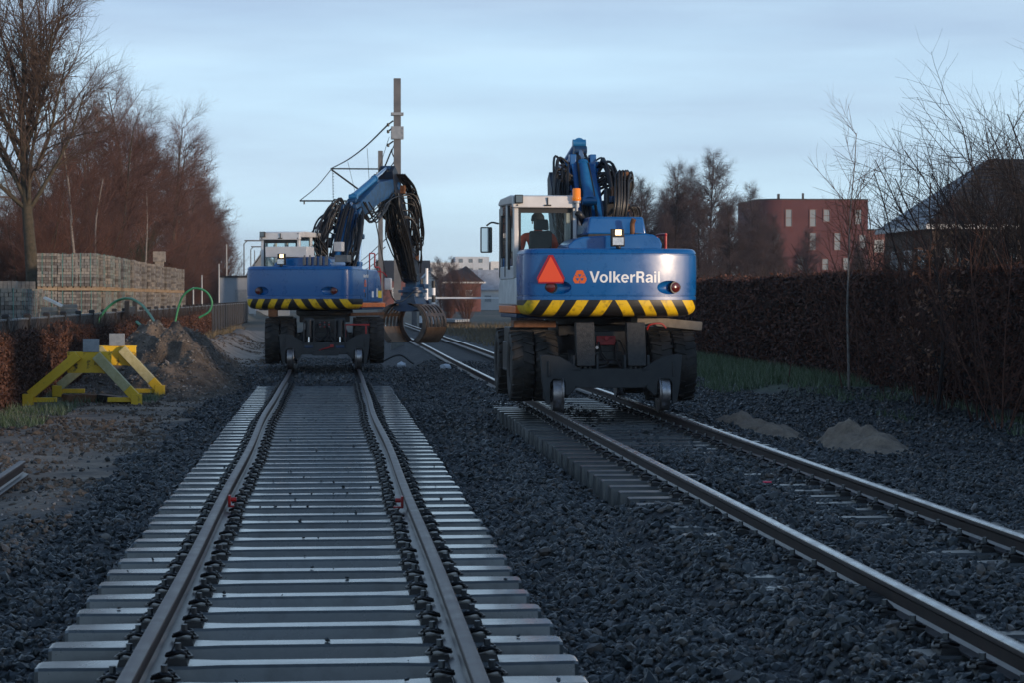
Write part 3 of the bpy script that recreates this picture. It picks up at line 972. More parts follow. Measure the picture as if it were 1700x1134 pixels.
def tyre_meshes():
    mb = MB()
    R0, w = 0.53, 0.155
    prof = [(0.29, -w + 0.02), (0.33, -w - 0.005), (0.43, -w - 0.012), (0.485, -w + 0.005), (0.505, -w + 0.03), (0.51, 0), (0.505, w - 0.03),
            (0.485, w - 0.005), (0.43, w + 0.012), (0.33, w + 0.005), (0.29, w - 0.02)]
    n = 36
    vs = []; fs = []
    for r, h in prof:
        for k in range(n):
            t = 2 * math.pi * k / n
            vs.append((h, r * math.cos(t), r * math.sin(t)))
    for i in range(len(prof) - 1):
        for k in range(n):
            fs.append((i * n + k, i * n + (k + 1) % n, (i + 1) * n + (k + 1) % n, (i + 1) * n + k))
    mb.add(vs, fs)
    nl = 22
    for s in (-1, 1):
        for k in range(nl):
            t = 2 * math.pi * (k + (0.5 if s > 0 else 0)) / nl
            rot = Matrix.Rotation(t, 3, 'X')
            ca, sb = math.cos(0.5), math.sin(0.5)
            poly = []
            for (a, b) in ((0.0, -0.022), (0.0, 0.022), (0.158, 0.075), (0.158, 0.026)):
                poly.append((s * a, b))
            lo = [rot @ Vector((x, y, 0.503 if abs(x) < 0.1 else 0.478)) for x, y in poly]
            hi = [rot @ Vector((x, y, 0.53 if abs(x) < 0.1 else 0.515)) for x, y in poly]
            mb.add(lo + hi, [(0, 1, 2, 3), (7, 6, 5, 4), (0, 4, 5, 1), (1, 5, 6, 2), (2, 6, 7, 3), (3, 7, 4, 0)])
    o = mb.build('tyre', 'tyre_dusty', smooth=40)
    ty = o.data
    bpy.data.objects.remove(o)
    mb = MB()
    mb.lathe([(0.30, -0.13), (0.30, -0.12), (0.27, -0.10), (0.26, -0.03), (0.14, -0.02), (0.12, -0.06), (0.0, -0.06)], (0, 0, 0), 'x', 24)
    mb.lathe([(0.0, 0.04), (0.12, 0.04), (0.26, 0.03), (0.27, 0.10), (0.30, 0.12), (0.30, 0.13)], (0, 0, 0), 'x', 24)
    mb.lathe([(0.27, -0.10), (0.27, 0.10)], (0, 0, 0), 'x', 24)
    for k in range(8):
        t = 2 * math.pi * k / 8
        mb.cyl((-0.05, 0.19 * math.cos(t), 0.19 * math.sin(t)), (0.05, 0.19 * math.cos(t), 0.19 * math.sin(t)), 0.018, n=6)
    o = mb.build('rim', 'black_metal', smooth=40)
    rm = o.data
    bpy.data.objects.remove(o)
    return ty, rm
TYRE, RIM = tyre_meshes()

def rail_wheel_mesh():
    mb = MB()
    mb.lathe([(0.0, -0.075), (0.10, -0.075), (0.11, -0.06), (0.2, -0.055), (0.235, -0.06), (0.238, -0.02), (0.242, 0.055), (0.262, 0.068), (0.27, 0.078),
              (0.265, 0.09), (0.2, 0.095), (0.12, 0.09), (0.0, 0.10)], (0, 0, 0), 'x', 32)
    o = mb.build('rail_wheel', 'chrome', smooth=40)
    me = o.data
    me.materials[0] = MAT['wheel_steel']
    bpy.data.objects.remove(o)
    return me
mat('wheel_steel', (0.45, 0.43, 0.42), 0.25, 0.9, col2=(0.2, 0.17, 0.16), scale=6, rough2=0.45)
RAIL_WHEEL = rail_wheel_mesh()

def hose(parent, pts, r=0.022, m='hose_black', rz=0.0):
    mb = MB()
    mb.tube(catmull(pts, 6), r, 7)
    return mb.build('hose', m, parent, smooth=60, rz=rz, fix=False)

def boxed_arm(mb, path, widths, x0, half, mi=0):
    """box-section arm in the plane x=x0 along path of (y,z), widths = depth at each point"""
    P = [Vector((y, z)) for y, z in path]
    up = []; dn = []
    for i, p in enumerate(P):
        d = (P[min(i + 1, len(P) - 1)] - P[max(i - 1, 0)]).normalized()
        nrm = Vector((-d.y, d.x))
        up.append(p + nrm * widths[i] / 2); dn.append(p - nrm * widths[i] / 2)
    poly = [(p.x, p.y) for p in up] + [(p.x, p.y) for p in reversed(dn)]
    mb.prism(poly, 'x', x0 - half, x0 + half, mi)

def ram(parent, p0, p1, r, rod_r, frac, rz, m='blue_light', name='hydraulic_cylinder'):
    """hydraulic cylinder: barrel from p0, chrome rod to p1"""
    p0, p1 = Vector(p0), Vector(p1)
    q = p0.lerp(p1, frac)
    d = (p1 - p0).normalized()
    mb = MB()
    mb.cyl(p0, q, r, n=16)
    mb.cyl(q - d * 0.05, q + d * 0.012, r * 1.18, n=16)
    mb.cyl(p0 - d * 0.02, p0 + d * 0.05, r * 1.12, n=16)
    s = d.orthogonal().normalized()
    mb.cyl(p0 - Vector((r * 1.3, 0, 0)), p0 + Vector((r * 1.3, 0, 0)), r * 0.8, n=12)
    o = mb.build(name, m, parent, rz=rz)
    mb = MB()
    mb.cyl(q, p1, rod_r, n=14)
    mb.cyl(p1 - Vector((r * 1.2, 0, 0)), p1 + Vector((r * 1.2, 0, 0)), r * 0.85, n=12, mi=1)
    mb.build('rod', ['chrome', 'blue_dark'], o)
    return o

def build_excavator(loc, label, up, variant, pose):
    """variant 'near': step plates, warning triangle, driver's side up; 'far': open rams, grab"""
    root = empty('excavator', loc)
    tag(root, label, 'excavator', 'blue road-rail excavators')
    rng = random.Random(4 if variant == 'near' else 9)
    near = variant == 'near'
    # ---------- undercarriage (stays in line with the track)
    mb = MB()
    mb.box((0, 0, 0.86), (0.86, 3.4, 0.42))
    mb.box((0, 0, 1.12), (1.15, 1.5, 0.16))
    for y in (-1.22, 1.22):
        mb.box((0, y, 0.66), (1.3, 0.26, 0.24))
        mb.lathe([(0.0, -0.2), (0.2, -0.15), (0.24, 0), (0.2, 0.15), (0.0, 0.2)], (0, y, 0.64), 'y', 14)
    mb.box((0, -1.72, 0.88), (0.62, 0.12, 0.5)); mb.box((0, 1.72, 0.88), (0.62, 0.12, 0.5))
    mb.build('chassis', 'black_metal', root, bevel=0.012)
    mb = MB()
    mb.lathe([(0.0, 1.18), (0.62, 1.18), (0.66, 1.22), (0.66, 1.30), (0.60, 1.34), (0.0, 1.34)], (0, 0, 0), 'z', 32)
    mb.build('turntable', 'black_metal', root)
    for y in (-1.22, 1.22):
        for s in (-1, 1):
            for k, x in enumerate((0.83, 1.175)):
                wob = empty('wheel', (s * x, y, 0.615)); wob.parent = root
                wob.rotation_euler = (rng.uniform(0, 6), 0, 0 if s > 0 else math.pi)
                mesh_obj('tyre', TYRE, None, wob); mesh_obj('rim', RIM, None, wob)
    for s in (-1, 1):
        mb = MB()
        mb.box((s * 1.0, -0.0, 1.0), (0.55, 1.0, 0.34))
        mb.box((s * 1.28, 0.0, 0.72), (0.05, 0.8, 0.45))
        mb.box((s * 1.2, 0.0, 0.52), (0.22, 0.7, 0.035))
        mb.build('step_box', 'black_metal', root, bevel=0.01)
    # side beams over the tyres
    mb = MB()
    if near:
        mb.box((-0.96, -0.9, 1.225), (0.62, 0.5, 0.10))
        mb.build('support_beam', 'rust', root, bevel=0.01)
        mb = MB()
        mb.bar((0.45, -1.5, 1.29), (1.45, -1.2, 1.19), 0.22, 0.13)
        mb.build('timber_beam', 'pallet_grey', root, bevel=0.01)
        mb = MB()
        mb.tube(catmull([(0.62, -1.62, 1.15), (0.66, -1.64, 1.22), (0.82, -1.62, 1.235), (0.9, -1.6, 1.17)], 4), 0.014, 6)
        mb.build('handle', 'red_paint', root)
    else:
        mb.box((-1.16, -1.25, 1.27), (0.20, 0.7, 0.20))
        mb.bar((0.55, -1.3, 1.22), (1.32, -1.1, 1.24), 0.3, 0.07)
        mb.build('support_beam', 'rust', root, bevel=0.01)
    # ---------- rail gear at both ends
    plate = [(-1.0, 0.79), (-0.92, 0.80), (-0.72, 0.77), (-0.50, 0.64), (-0.42, 0.60), (0.42, 0.60), (0.50, 0.64), (0.72, 0.77), (0.92, 0.80), (1.0, 0.79),
             (0.98, 0.42), (0.93, 0.12), (0.86, 0.10), (0.86, 0.40), (0.82, 0.455), (0.68, 0.455), (0.655, 0.40), (0.655, 0.24), (0.60, 0.22), (0.50, 0.33),
             (-0.50, 0.33), (-0.60, 0.22), (-0.655, 0.24), (-0.655, 0.40), (-0.68, 0.455), (-0.82, 0.455), (-0.86, 0.40), (-0.86, 0.10), (-0.93, 0.12), (-0.98, 0.42)]
    for e in (-1, 1):
        mb = MB()
        mb.prism(plate, 'y', e * 2.42, e * 2.36)
        for s in (-1, 1):
            mb.box((s * 0.905, e * 2.20, 0.46), (0.05, 0.36, 0.6))
            mb.box((s * 0.62, e * 2.20, 0.42), (0.04, 0.36, 0.42))
            mb.box((s * 0.88, e * 2.43, 0.60), (0.03, 0.03, 0.22))
            mb.bar((s * 0.45, e * 1.5, 0.75), (s * 0.5, e * 2.4, 0.5), 0.14, 0.2)
            mb.cyl((s * 0.68, e * 2.43, 0.33), (s * 0.68, e * 2.45, 0.33), 0.03, n=6)
            mb.cyl((s * 0.5, e * 2.43, 0.36), (s * 0.5, e * 2.45, 0.36), 0.02, n=6)
        mb.box((0, e * 2.30, 0.50), (1.1, 0.14, 0.16))
        if not near:
            mb.box((0.02, e * 2.46, 0.36), (0.58, 0.06, 0.11))
        g = mb.build('rail_gear', 'grey_frame', root, bevel=0.008)
        for s in (-1, 1):
            w = bpy.data.objects.new('rail_wheel', RAIL_WHEEL)
            w.location = (s * 0.765, e * 2.28, 0.240)
            w.rotation_euler = (0, 0, math.pi if s > 0 else 0)
            link(w, root)
            mb = MB()
            mb.cyl((s * 0.6, e * 2.28, 0.24), (s * 0.92, e * 2.28, 0.24), 0.06, n=12)
            mb.build('axle_stub', 'black_metal', w).matrix_parent_inverse = w.matrix_basis.inverted()
        for s in (-1, 1):
            if near:
                x = s * 0.36
                mb = MB()
                mb.prism([(e * 2.26, 0.62), (e * 2.46, 0.64), (e * 2.30, 1.26), (e * 2.10, 1.26)], 'x', x - 0.13 * 1.0, x + 0.13)
                so = mb.build('step_plate', 'plate_tread', root, bevel=0.008)
                mb = MB()
                for k in range(3):
                    mb.cyl((x - 0.07 + 0.07 * k, e * 2.33, 0.46), (x - 0.07 + 0.07 * k, e * 2.33, 0.66), 0.022, n=10)
                mb.build('rod', 'steel_grey', so)
                for q in (-0.165, 0.165):
                    mb = MB()
                    mb.box((x + q, e * 2.3, 0.62), (0.035, 0.22, 0.34))
                    mb.build('bracket', 'grey_frame', root, bevel=0.004)
            else:
                x = s * 0.345
                for q in (-0.11, 0.11):
                    mb = MB()
                    mb.box((x + q, e * 2.34, 0.78), (0.025, 0.20, 0.66))
                    mb.build('bracket', 'grey_frame', root, bevel=0.004)
                ram(root, (x, e * 2.34, 1.10), (x, e * 2.36, 0.50), 0.078, 0.042, 0.60, 0, 'grey_frame')
    # coupling and lamps between the steps
    mb = MB()
    mb.box((0.0, -1.80, 0.99), (0.27, 0.08, 0.14))
    mb.cyl((0, -1.80, 1.03), (0, -1.88, 1.03), 0.035, n=12)
    mb.box((0.0, -1.83, 1.045), (0.20, 0.05, 0.03))
    mb.build('coupling', 'red_paint' if near else 'black_metal', root, bevel=0.008)
    mb = MB()
    mb.box((0, -1.86, 0.70), (0.44, 0.18, 0.26)); mb.cyl((-0.22, -1.95, 0.66), (0.22, -1.95, 0.66), 0.06, n=14)
    mb.box((-0.12, -1.86, 0.87), (0.03, 0.03, 0.16)); mb.box((0.16, -1.86, 0.87), (0.03, 0.03, 0.16))
    mb.build('tow_block', 'black_metal', root, bevel=0.008)
    if near:
        mb = MB()
        mb.cyl((-0.155, -2.02, 0.89), (-0.155, -2.03, 0.89), 0.022, n=12); mb.cyl((-0.14, -2.02, 0.72), (-0.14, -2.03, 0.75), 0.008, n=6)
        mb.build('indicator', 'lamp_white', root)
    else:
        mb = MB()
        pts = [(0.46, -2.2, 0.72), (0.46, -2.2, 0.99)], [(0.92, -2.2, 0.72), (0.92, -2.2, 0.99)], [(0.40, -2.2, 1.0), (1.0, -2.2, 1.0)]
        for a, b in pts: mb.bar(a, b, 0.035, 0.035)
        mb.build('guard_frame', 'red_paint', root, bevel=0.004)
        mb = MB()
        mb.box((0.16, -2.46, 0.52), (0.08, 0.05, 0.06)); mb.tube(catmull([(0.15, -2.46, 0.5), (0.0, -2.5, 0.46), (-0.12, -2.46, 0.42)], 4), 0.012, 6)
        mb.build('hose_coupler', 'red_paint', root)
        for k in range(9):
            mb = MB()
            mb.cyl((-0.10 + 0.1 * (k % 3), -1.84, 0.95 + 0.05 * (k // 3)), (-0.10 + 0.1 * (k % 3), -1.9, 0.95 + 0.05 * (k // 3)), 0.018, n=8)
            mb.build('hydraulic_port', 'red_paint' if k % 2 else 'steel_grey', root)
    for k in range(4):
        x = rng.uniform(-0.3, 0.3)
        hose(root, [(x, -1.8, 1.0), (x + rng.uniform(-.1, .1), -2.0, 0.8), (x + rng.uniform(-.2, .2), -2.2, 0.62 + rng.uniform(-.05, .05)), (x * 1.8, -2.25, 0.6)], 0.016)
    # ---------- counterweight
    mb = MB()
    loft([(1.575, 0.10), (1.578, 0.0), (1.622, 0.0), (1.628, 0.012), (1.640, 0.012), (1.646, 0.0), (1.8, -0.004), (2.0, -0.006), (2.215, 0.0), (2.221, 0.012), (2.233, 0.012),
          (2.239, 0.001), (2.265, 0.010), (2.29, 0.028), (2.305, 0.055), (2.31, 0.10)], mb)
    cw = mb.build('counterweight', 'blue_paint', root, smooth=42, rz=up)
    cutters = []
    for s in (-1, 1):
        x = s * 0.905
        bm = bmesh.new()
        bmesh.ops.create_uvsphere(bm, u_segments=24, v_segments=14, radius=1.0)
        me = bpy.data.meshes.new('cutter'); bm.to_mesh(me); bm.free()
        c = bpy.data.objects.new('cutter', me); COL.objects.link(c)
        c.parent = cw
        c.location = (s * 0.80, cw_y(0.80) + 0.0, 1.755)
        c.scale = (0.195, 0.075, 0.098)
        c.rotation_euler = (0, 0, math.asin(x / CW_R))
        md = cw.modifiers.new('cut', 'BOOLEAN'); md.object = c; md.operation = 'DIFFERENCE'; md.solver = 'EXACT'
        cutters.append(c)
    baked(cw)
    cw.data.set_sharp_from_angle(angle=R(42))
    for c in cutters: bpy.data.objects.remove(c)
    mb = MB()
    loft([(1.335, 0.30), (1.345, 0.16), (1.365, 0.09), (1.395, 0.045), (1.44, 0.015), (1.50, 0.002), (1.574, 0.001), (1.5745, 0.10)], mb)
    mb.build('hazard_band', 'hazard_stripes', root, smooth=42, rz=up)
    for s in (-1, 1):
        x = s * 0.905
        a = math.asin(x / CW_R)
        nrm = Vector((math.sin(a), -math.cos(a), 0))
        c = Vector((x, cw_y(x), 1.755))
        mb = MB()
        mb.cyl(c - nrm * 0.09, c - nrm * 0.004, 0.088, n=24)
        tl = mb.build('tail_light', 'black_metal', root, rz=up)
        mb = MB()
        mb.tube([c - nrm * 0.02, c + nrm * 0.0, c + nrm * 0.008], [0.070, 0.068, 0.055], 22)
        mb.build('lens', 'red_lens', tl)
    def on_cw(x0, z0, off):
        def f(u, v, w):
            x = x0 + u
            a = math.asin(x / CW_R)
            return Vector((x, cw_y(x), z0 + v)) + Vector((math.sin(a), -math.cos(a), 0)) * (off + w)
        return f
    if near:
        lettering('lettering', 'VolkerRail', 1.02, 0.158, on_cw(0.145, 1.825, 0.0065), 'letter_white', root, 0.009, up)
        emblem(root, on_cw(-0.50, 1.905, 0.006), 0.185, up)
        def tri(x0, z0, sc, cut, off, mbx, mi):
            h = 0.40 * sc; w = 0.40 * sc
            pts = [(-cut * 0.6, h * 0.62), (cut * 0.6, h * 0.62), (w / 2, -h * 0.32 + cut), (w / 2 - cut * 0.4, -h * 0.38), (-w / 2 + cut * 0.4, -h * 0.38), (-w / 2, -h * 0.32 + cut)]
            a = math.asin(x0 / CW_R)
            n = Vector((math.sin(a), -math.cos(a), 0)); t = Vector((math.cos(a), math.sin(a), 0))
            c = Vector((x0, cw_y(x0), z0)) + n * off
            vs = [c + t * p + Vector((0, 0, q)) for p, q in pts] + [c - n * 0.012 + t * p + Vector((0, 0, q)) for p, q in pts]
            k = len(pts)
            mbx.add(vs, [tuple(range(k)), tuple(reversed(range(k, 2 * k)))] + [(i, i + k, (i + 1) % k + k, (i + 1) % k) for i in range(k)], mi)
        mb = MB(); tri(-0.895, 1.965, 1.0, 0.05, 0.035, mb, 0)
        wt_ = mb.build('warning_triangle', 'triangle_red', root, smooth=0, rz=up)
        mb = MB(); tri(-0.895, 1.968, 0.88, 0.008, 0.041, mb, 0)
        mb.build('reflector', 'triangle_orange', wt_, smooth=0)
    # ---------- deck, side panels
    mb = MB()
    mb.box((0, -0.05, 1.42), (2.3, 2.3, 0.12))
    mb.box((-0.05, 0.2, 1.6), (0.9, 2.0, 0.35))
    mb.build('deck', 'black_metal', root, bevel=0.01, rz=up)
    mb = MB()
    mb.prism([(-0.995, 1.50), (0.55, 1.50), (0.35, 2.05), (0.10, 2.25), (-0.995, 2.25)], 'x', 0.42, 1.25)
    sp_ = mb.build('side_panel', 'blue_paint', root, bevel=0.03, rz=up, seg=3)
    mb = MB()
    mb.box((1.2535, -0.62, 1.875), (0.006, 0.006, 0.72))
    mb.build('panel_gap', 'black_metal', sp_)
    mb = MB()
    mb.box((0.86, -0.15, 1.435), (0.80, 1.68, 0.10))
    mb.build('side_stripe', 'orange_paint', root, bevel=0.01, rz=up)
    mb = MB()
    mb.box((0.86, -0.15, 1.355), (0.74, 1.6, 0.05))
    mb.build('side_skirt', 'blue_dark', root, bevel=0.01, rz=up)
    def side(y0, z0):
        return lambda u, v, w: Vector((1.2535 + w, y0 + u, z0 + v))
    lettering('lettering', 'VolkerRail', 0.42, 0.075, side(-0.79, 2.06), 'letter_white', root, 0.004, up)
    emblem(root, side(-0.80, 1.93), 0.16, up)
    for (yy, zz, a, b, mm) in ((-0.25, 1.68, 0.13, 0.14, 'letter_white'), (0.08, 1.72, 0.09, 0.2, 'letter_white'), (0.28, 1.68, 0.26, 0.17, 'sticker_yellow'), (-0.80, 1.66, 0.07, 0.1, 'black_metal'), (-0.88, 1.76, 0.04, 0.06, 'orange_logo')):
        mb = MB(); mb.box((1.2525, yy, zz), (0.004, a, b)); mb.build('sticker', mm, root, rz=up, smooth=0)
    # left side below the cab
    mb = MB()
    mb.prism([(-0.995, 1.50), (1.12, 1.50), (1.12, 1.75), (0.95, 1.9), (-0.995, 1.9)], 'x', -1.27, -0.36)
    mb.build('cab_base', 'white_dirty', root, bevel=0.02, rz=up)
    mb = MB()
    mb.box((-0.86, -0.0, 1.435), (0.84, 1.98, 0.11))
    mb.build('side_stripe', 'orange_paint', root, bevel=0.01, rz=up)
    mb = MB()
    mb.box((-0.86, -0.0, 1.345), (0.80, 1.9, 0.06))
    mb.build('side_skirt', 'blue_dark', root, bevel=0.01, rz=up)
    # ---------- cab
    x0, x1, y0, y1, zb, zt = -1.28, -0.33, -0.78, 0.98, 1.9, 3.05
    mb = MB()
    pw = 0.085
    mb.box((x0 + pw / 2, y0 + 0.05, 2.475), (pw, 0.10, 1.15)); mb.box((x1 - 0.04, y0 + 0.05, 2.475), (0.07, 0.10, 1.15))
    mb.bar((x0 + 0.035, y1, 1.9), (x0 + 0.035, y1 - 0.14, 3.05), 0.07, 0.08); mb.bar((x1 - 0.035, y1, 1.9), (x1 - 0.035, y1 - 0.14, 3.05), 0.07, 0.08)
    mb.box((x0 + 0.03, 0.12, 2.475), (0.06, 0.07, 1.15)); mb.box((x1 - 0.03, 0.05, 2.475), (0.06, 0.12, 1.15))
    mb.box(((x0 + x1) / 2, y0 + 0.04, 1.98), (x1 - x0 - 0.16, 0.08, 0.20))
    mb.box((x0 + 0.03, 0.05, 1.98), (0.06, 1.6, 0.2)); mb.box((x1 - 0.03, 0.05, 2.05), (0.06, 1.6, 0.34))
    mb.box(((x0 + x1) / 2, y1 - 0.02, 1.95), (x1 - x0 - 0.15, 0.07, 0.12))
    mb.box(((x0 + x1) / 2, y1 - 0.12, 3.0), (x1 - x0 - 0.15, 0.07, 0.10))
    cab = mb.build('cab', 'white_paint', root, bevel=0.018, rz=up, seg=2)
    mb = MB()
    mb.prism([(y0 - 0.06, 2.93), (y0 - 0.03, 3.105), (y0 + 0.3, 3.13), (y1 - 0.3, 3.12), (y1 - 0.08, 3.07), (y1 - 0.08, 3.02), (y0 + 0.06, 2.99), (y0 + 0.05, 2.93)], 'x', x0 - 0.02, x1 + 0.02)
    rf = mb.build('roof', 'white_paint', root, bevel=0.016, rz=up)
    for sx in (x0 + 0.05, x1 - 0.03):
        for yy, zz in ((y0 - 0.036, 3.07), (y0 - 0.054, 2.965)):
            mb = MB(); mb.cyl((sx, yy + 0.01, zz), (sx, yy - 0.012, zz), 0.012, n=8); mb.build('bolt', 'black_metal', rf)
    mb = MB()
    mb.box((x0 + 0.50, y0 - 0.055, 3.02), (0.014, 0.02, 0.12)); mb.box((x0 + 0.50, y0 - 0.06, 2.965), (0.10, 0.03, 0.02))
    mb.build('roof_bracket', 'black_metal', rf)
    mb = MB()
    mb.box((x0 + 0.07, y0 - 0.07, 3.055), (0.12, 0.08, 0.125)); mb.box((x0 + 0.07, y0 - 0.03, 2.985), (0.03, 0.03, 0.03))
    rl = mb.build('roof_light', 'black_metal', root, bevel=0.008, rz=up)
    mb = MB(); mb.box((x0 + 0.07, y0 - 0.113, 3.055), (0.095, 0.008, 0.10)); mb.build('lens', 'pane_dark', rl)
    def pane(name, pts):
        m_ = MB(); m_.add(pts, [(0, 1, 2, 3)])
        return m_.build(name, 'cab_glass', root, smooth=0, rz=up, fix=False)
    pane('rear_window', [(x0 + pw, y0 + 0.03, 2.08), (x1 - 0.075, y0 + 0.03, 2.08), (x1 - 0.075, y0 + 0.03, 2.97), (x0 + pw, y0 + 0.03, 2.97)])
    pane('windscreen', [(x0 + 0.07, y1 - 0.02, 2.0), (x1 - 0.07, y1 - 0.02, 2.0), (x1 - 0.07, y1 - 0.13, 2.96), (x0 + 0.07, y1 - 0.13, 2.96)])
    pane('side_window', [(x0 + 0.02, y0 + 0.1, 2.08), (x0 + 0.02, 0.085, 2.08), (x0 + 0.02, 0.085, 2.99), (x0 + 0.02, y0 + 0.1, 2.99)])
    pane('door_window', [(x0 + 0.02, 0.155, 2.08), (x0 + 0.02, y1 - 0.05, 2.08), (x0 + 0.02, y1 - 0.13, 2.99), (x0 + 0.02, 0.155, 2.99)])
    pane('side_window', [(x1 - 0.02, y0 + 0.1, 2.22), (x1 - 0.02, -0.01, 2.22), (x1 - 0.02, -0.01, 2.99), (x1 - 0.02, y0 + 0.1, 2.99)])
    pane('side_window', [(x1 - 0.02, 0.11, 2.22), (x1 - 0.02, y1 - 0.06, 2.22), (x1 - 0.02, y1 - 0.14, 2.99), (x1 - 0.02, 0.11, 2.99)])
    mb = MB()
    # rubber seals round the rear window and the door line
    for a, b in (((x0 + pw, 2.08), (x1 - 0.075, 2.08)), ((x0 + pw, 2.95), (x1 - 0.075, 2.95)), ((x0 + pw + 0.01, 2.08), (x0 + pw + 0.01, 2.95)), ((x1 - 0.085, 2.08), (x1 - 0.085, 2.95))):
        mb.bar((a[0], y0 + 0.005, a[1]), (b[0], y0 + 0.005, b[1]), 0.025, 0.03)
    mb.box(((x0 + x1) / 2, y0 + 0.02, 2.90), (x1 - x0 - 0.18, 0.02, 0.09))
    mb.build('window_seal', 'cab_trim', root, rz=up)
    mb = MB()
    for yy in (0.2, 0.85):
        mb.box((x0 - 0.004, yy, 2.45), (0.012, 0.03, 1.05))
    mb.tube([(x0 - 0.05, 0.22, 2.2), (x0 - 0.05, 0.22, 2.85)], 0.014, 8)
    mb.box((x0 - 0.03, 0.22, 2.22), (0.05, 0.03, 0.03)); mb.box((x0 - 0.03, 0.22, 2.83), (0.05, 0.03, 0.03))
    mb.box((x0 - 0.015, -0.35, 2.5), (0.03, 0.06, 0.95))
    mb.build('door_trim', 'black_metal', root, rz=up)
    # interior: seat, console
    sx = -0.80
    mb = MB()
    mb.box((sx, 0.02, 2.0), (0.46, 0.48, 0.12)); mb.box((sx, -0.20, 2.33), (0.34, 0.10, 0.56), Matrix.Rotation(R(8), 3, 'X')); mb.box((sx, -0.27, 2.70), (0.22, 0.07, 0.16), Matrix.Rotation(R(8), 3, 'X'))
    mb.build('seat', 'seat_grey', root, bevel=0.03, rz=up, seg=3)
    mb = MB()
    mb.box((sx + 0.34, 0.15, 2.1), (0.12, 0.55, 0.3)); mb.box((sx - 0.34, 0.15, 2.1), (0.10, 0.5, 0.28)); mb.box((sx + 0.32, 0.75, 2.35), (0.16, 0.06, 0.22))
    mb.box((sx, 0.0, 1.915), (0.85, 1.6, 0.03))
    mb.build('console', 'cab_trim', root, bevel=0.015, rz=up)
    # mirrors
    if near:
        mb = MB()
        mb.tube(catmull([(x0 - 0.02, y1 - 0.12, 2.75), (x0 - 0.12, y1 - 0.05, 2.77), (x0 - 0.20, y1 - 0.05, 2.72)], 4), 0.014, 8)
        mi_ = mb.build('mirror', 'black_metal', root, rz=up)
        mb = MB(); mb.box((x0 - 0.205, y1 - 0.06, 2.50), (0.185, 0.05, 0.40)); mb.build('mirror_housing', 'black_metal', mi_, bevel=0.02, seg=3)
        mb = MB(); mb.box((x0 - 0.205, y1 - 0.089, 2.50), (0.15, 0.006, 0.36)); mb.build('mirror_glass', 'mirror_glass', mi_)
    mb = MB()
    mb.tube(catmull([(1.12, 0.15, 2.2), (1.30, 0.28, 2.2), (1.42, 0.3, 2.1)], 4), 0.014, 8)
    mi_ = mb.build('mirror', 'black_metal' if near else 'red_paint', root, rz=up)
    mb = MB(); mb.box((1.45, 0.3, 1.92), (0.17, 0.08, 0.28)); mb.build('mirror_housing', 'white_dirty', mi_, bevel=0.02, seg=3)
    # ---------- engine hood
    mb = MB()
    mb.prism([(-0.62, 2.30), (0.60, 2.30), (0.74, 2.30), (0.75, 2.38), (0.71, 2.46), (0.62, 2.515), (0.50, 2.53), (-0.40, 2.48), (-0.52, 2.44), (-0.62, 2.36)], 'y', -1.75 if near else -1.7, -0.7)
    hd = mb.build('engine_hood', 'blue_paint', root, bevel=0.02, rz=up, seg=2)
    for k in range(5):
        mb = MB()
        mb.box((0.42 + 0.055 * k, -1.3, 2.531 - 0.0006 * k - 0.0022 * k * k), (0.036, 0.5, 0.02), Matrix.Rotation(R(1 + 5 * k), 3, 'Y'))
        mb.build('louvre', 'black_metal', hd)
    if near:
        mb = MB()
        mb.box((0.16, -0.80, 2.655), (0.88, 1.1, 0.26), top=(0.90, 0.92))
        uh = mb.build('air_box', 'blue_paint', root, bevel=0.03, rz=up, seg=3)
        mb = MB(); mb.box((0.14, -0.84, 2.512), (0.80, 1.02, 0.04)); mb.build('shadow_gap', 'black_metal', uh)
        mb = MB(); mb.box((0.16, -0.70, 2.79), (0.2, 0.12, 0.012)); mb.build('sticker', 'letter_white', uh)
    mb = MB()
    ex = 0.36 if near else 0.30
    mb.tube(catmull([(ex, -1.5, 2.45), (ex, -1.5, 2.58), (ex, -1.5, 2.68), (ex + 0.02, -1.52, 2.745)], 4), 0.036, 14)
    mb.cyl((ex, -1.5, 2.44), (ex, -1.5, 2.50), 0.05, n=14)
    if near: mb.build('exhaust', 'rust', root, rz=up)
    # work light
    wx = 0.05 if near else -0.32
    mb = MB()
    wy = -2.02
    mb.box((wx, wy, 2.41), (0.19, 0.10, 0.15)); mb.box((wx, wy + 0.02, 2.52), (0.19, 0.06, 0.13)); mb.box((wx, wy + 0.04, 2.33), (0.03, 0.03, 0.06))
    mb.lathe([(0.0, -0.035), (0.03, -0.02), (0.035, 0), (0.03, 0.02), (0.0, 0.035)], (wx + 0.01, wy - 0.04, 2.325), 'z', 12)
    wl = mb.build('work_light', 'black_metal', root, bevel=0.008, rz=up)
    mb = MB(); mb.box((wx, wy - 0.053, 2.41), (0.155, 0.008, 0.105)); mb.build('lens', 'lamp_white', wl)
    mb = MB(); mb.box((wx + 0.01, wy - 0.013, 2.535), (0.085, 0.008, 0.075)); mb.build('bulb', 'lamp_warm', wl)
    # handrail
    mb = MB()
    if near:
        mb.tube(catmull([(0.90, -1.25, 2.28), (0.90, -1.25, 2.50), (0.905, -1.20, 2.535), (0.905, -0.6, 2.535), (0.905, -0.55, 2.50), (0.905, -0.55, 2.25)], 5), 0.02, 8)
    else:
        mb.tube(catmull([(1.16, -0.2, 2.25), (1.16, -0.2, 2.58), (1.16, -0.15, 2.62), (1.16, 0.15, 2.62), (1.16, 0.2, 2.55), (1.16, 0.2, 2.32), (1.2, 0.45, 2.28), (1.2, 0.5, 1.9), (1.2, 0.5, 1.6)], 5), 0.017, 8)
    mb.build('handrail', 'red_paint', root, rz=up)
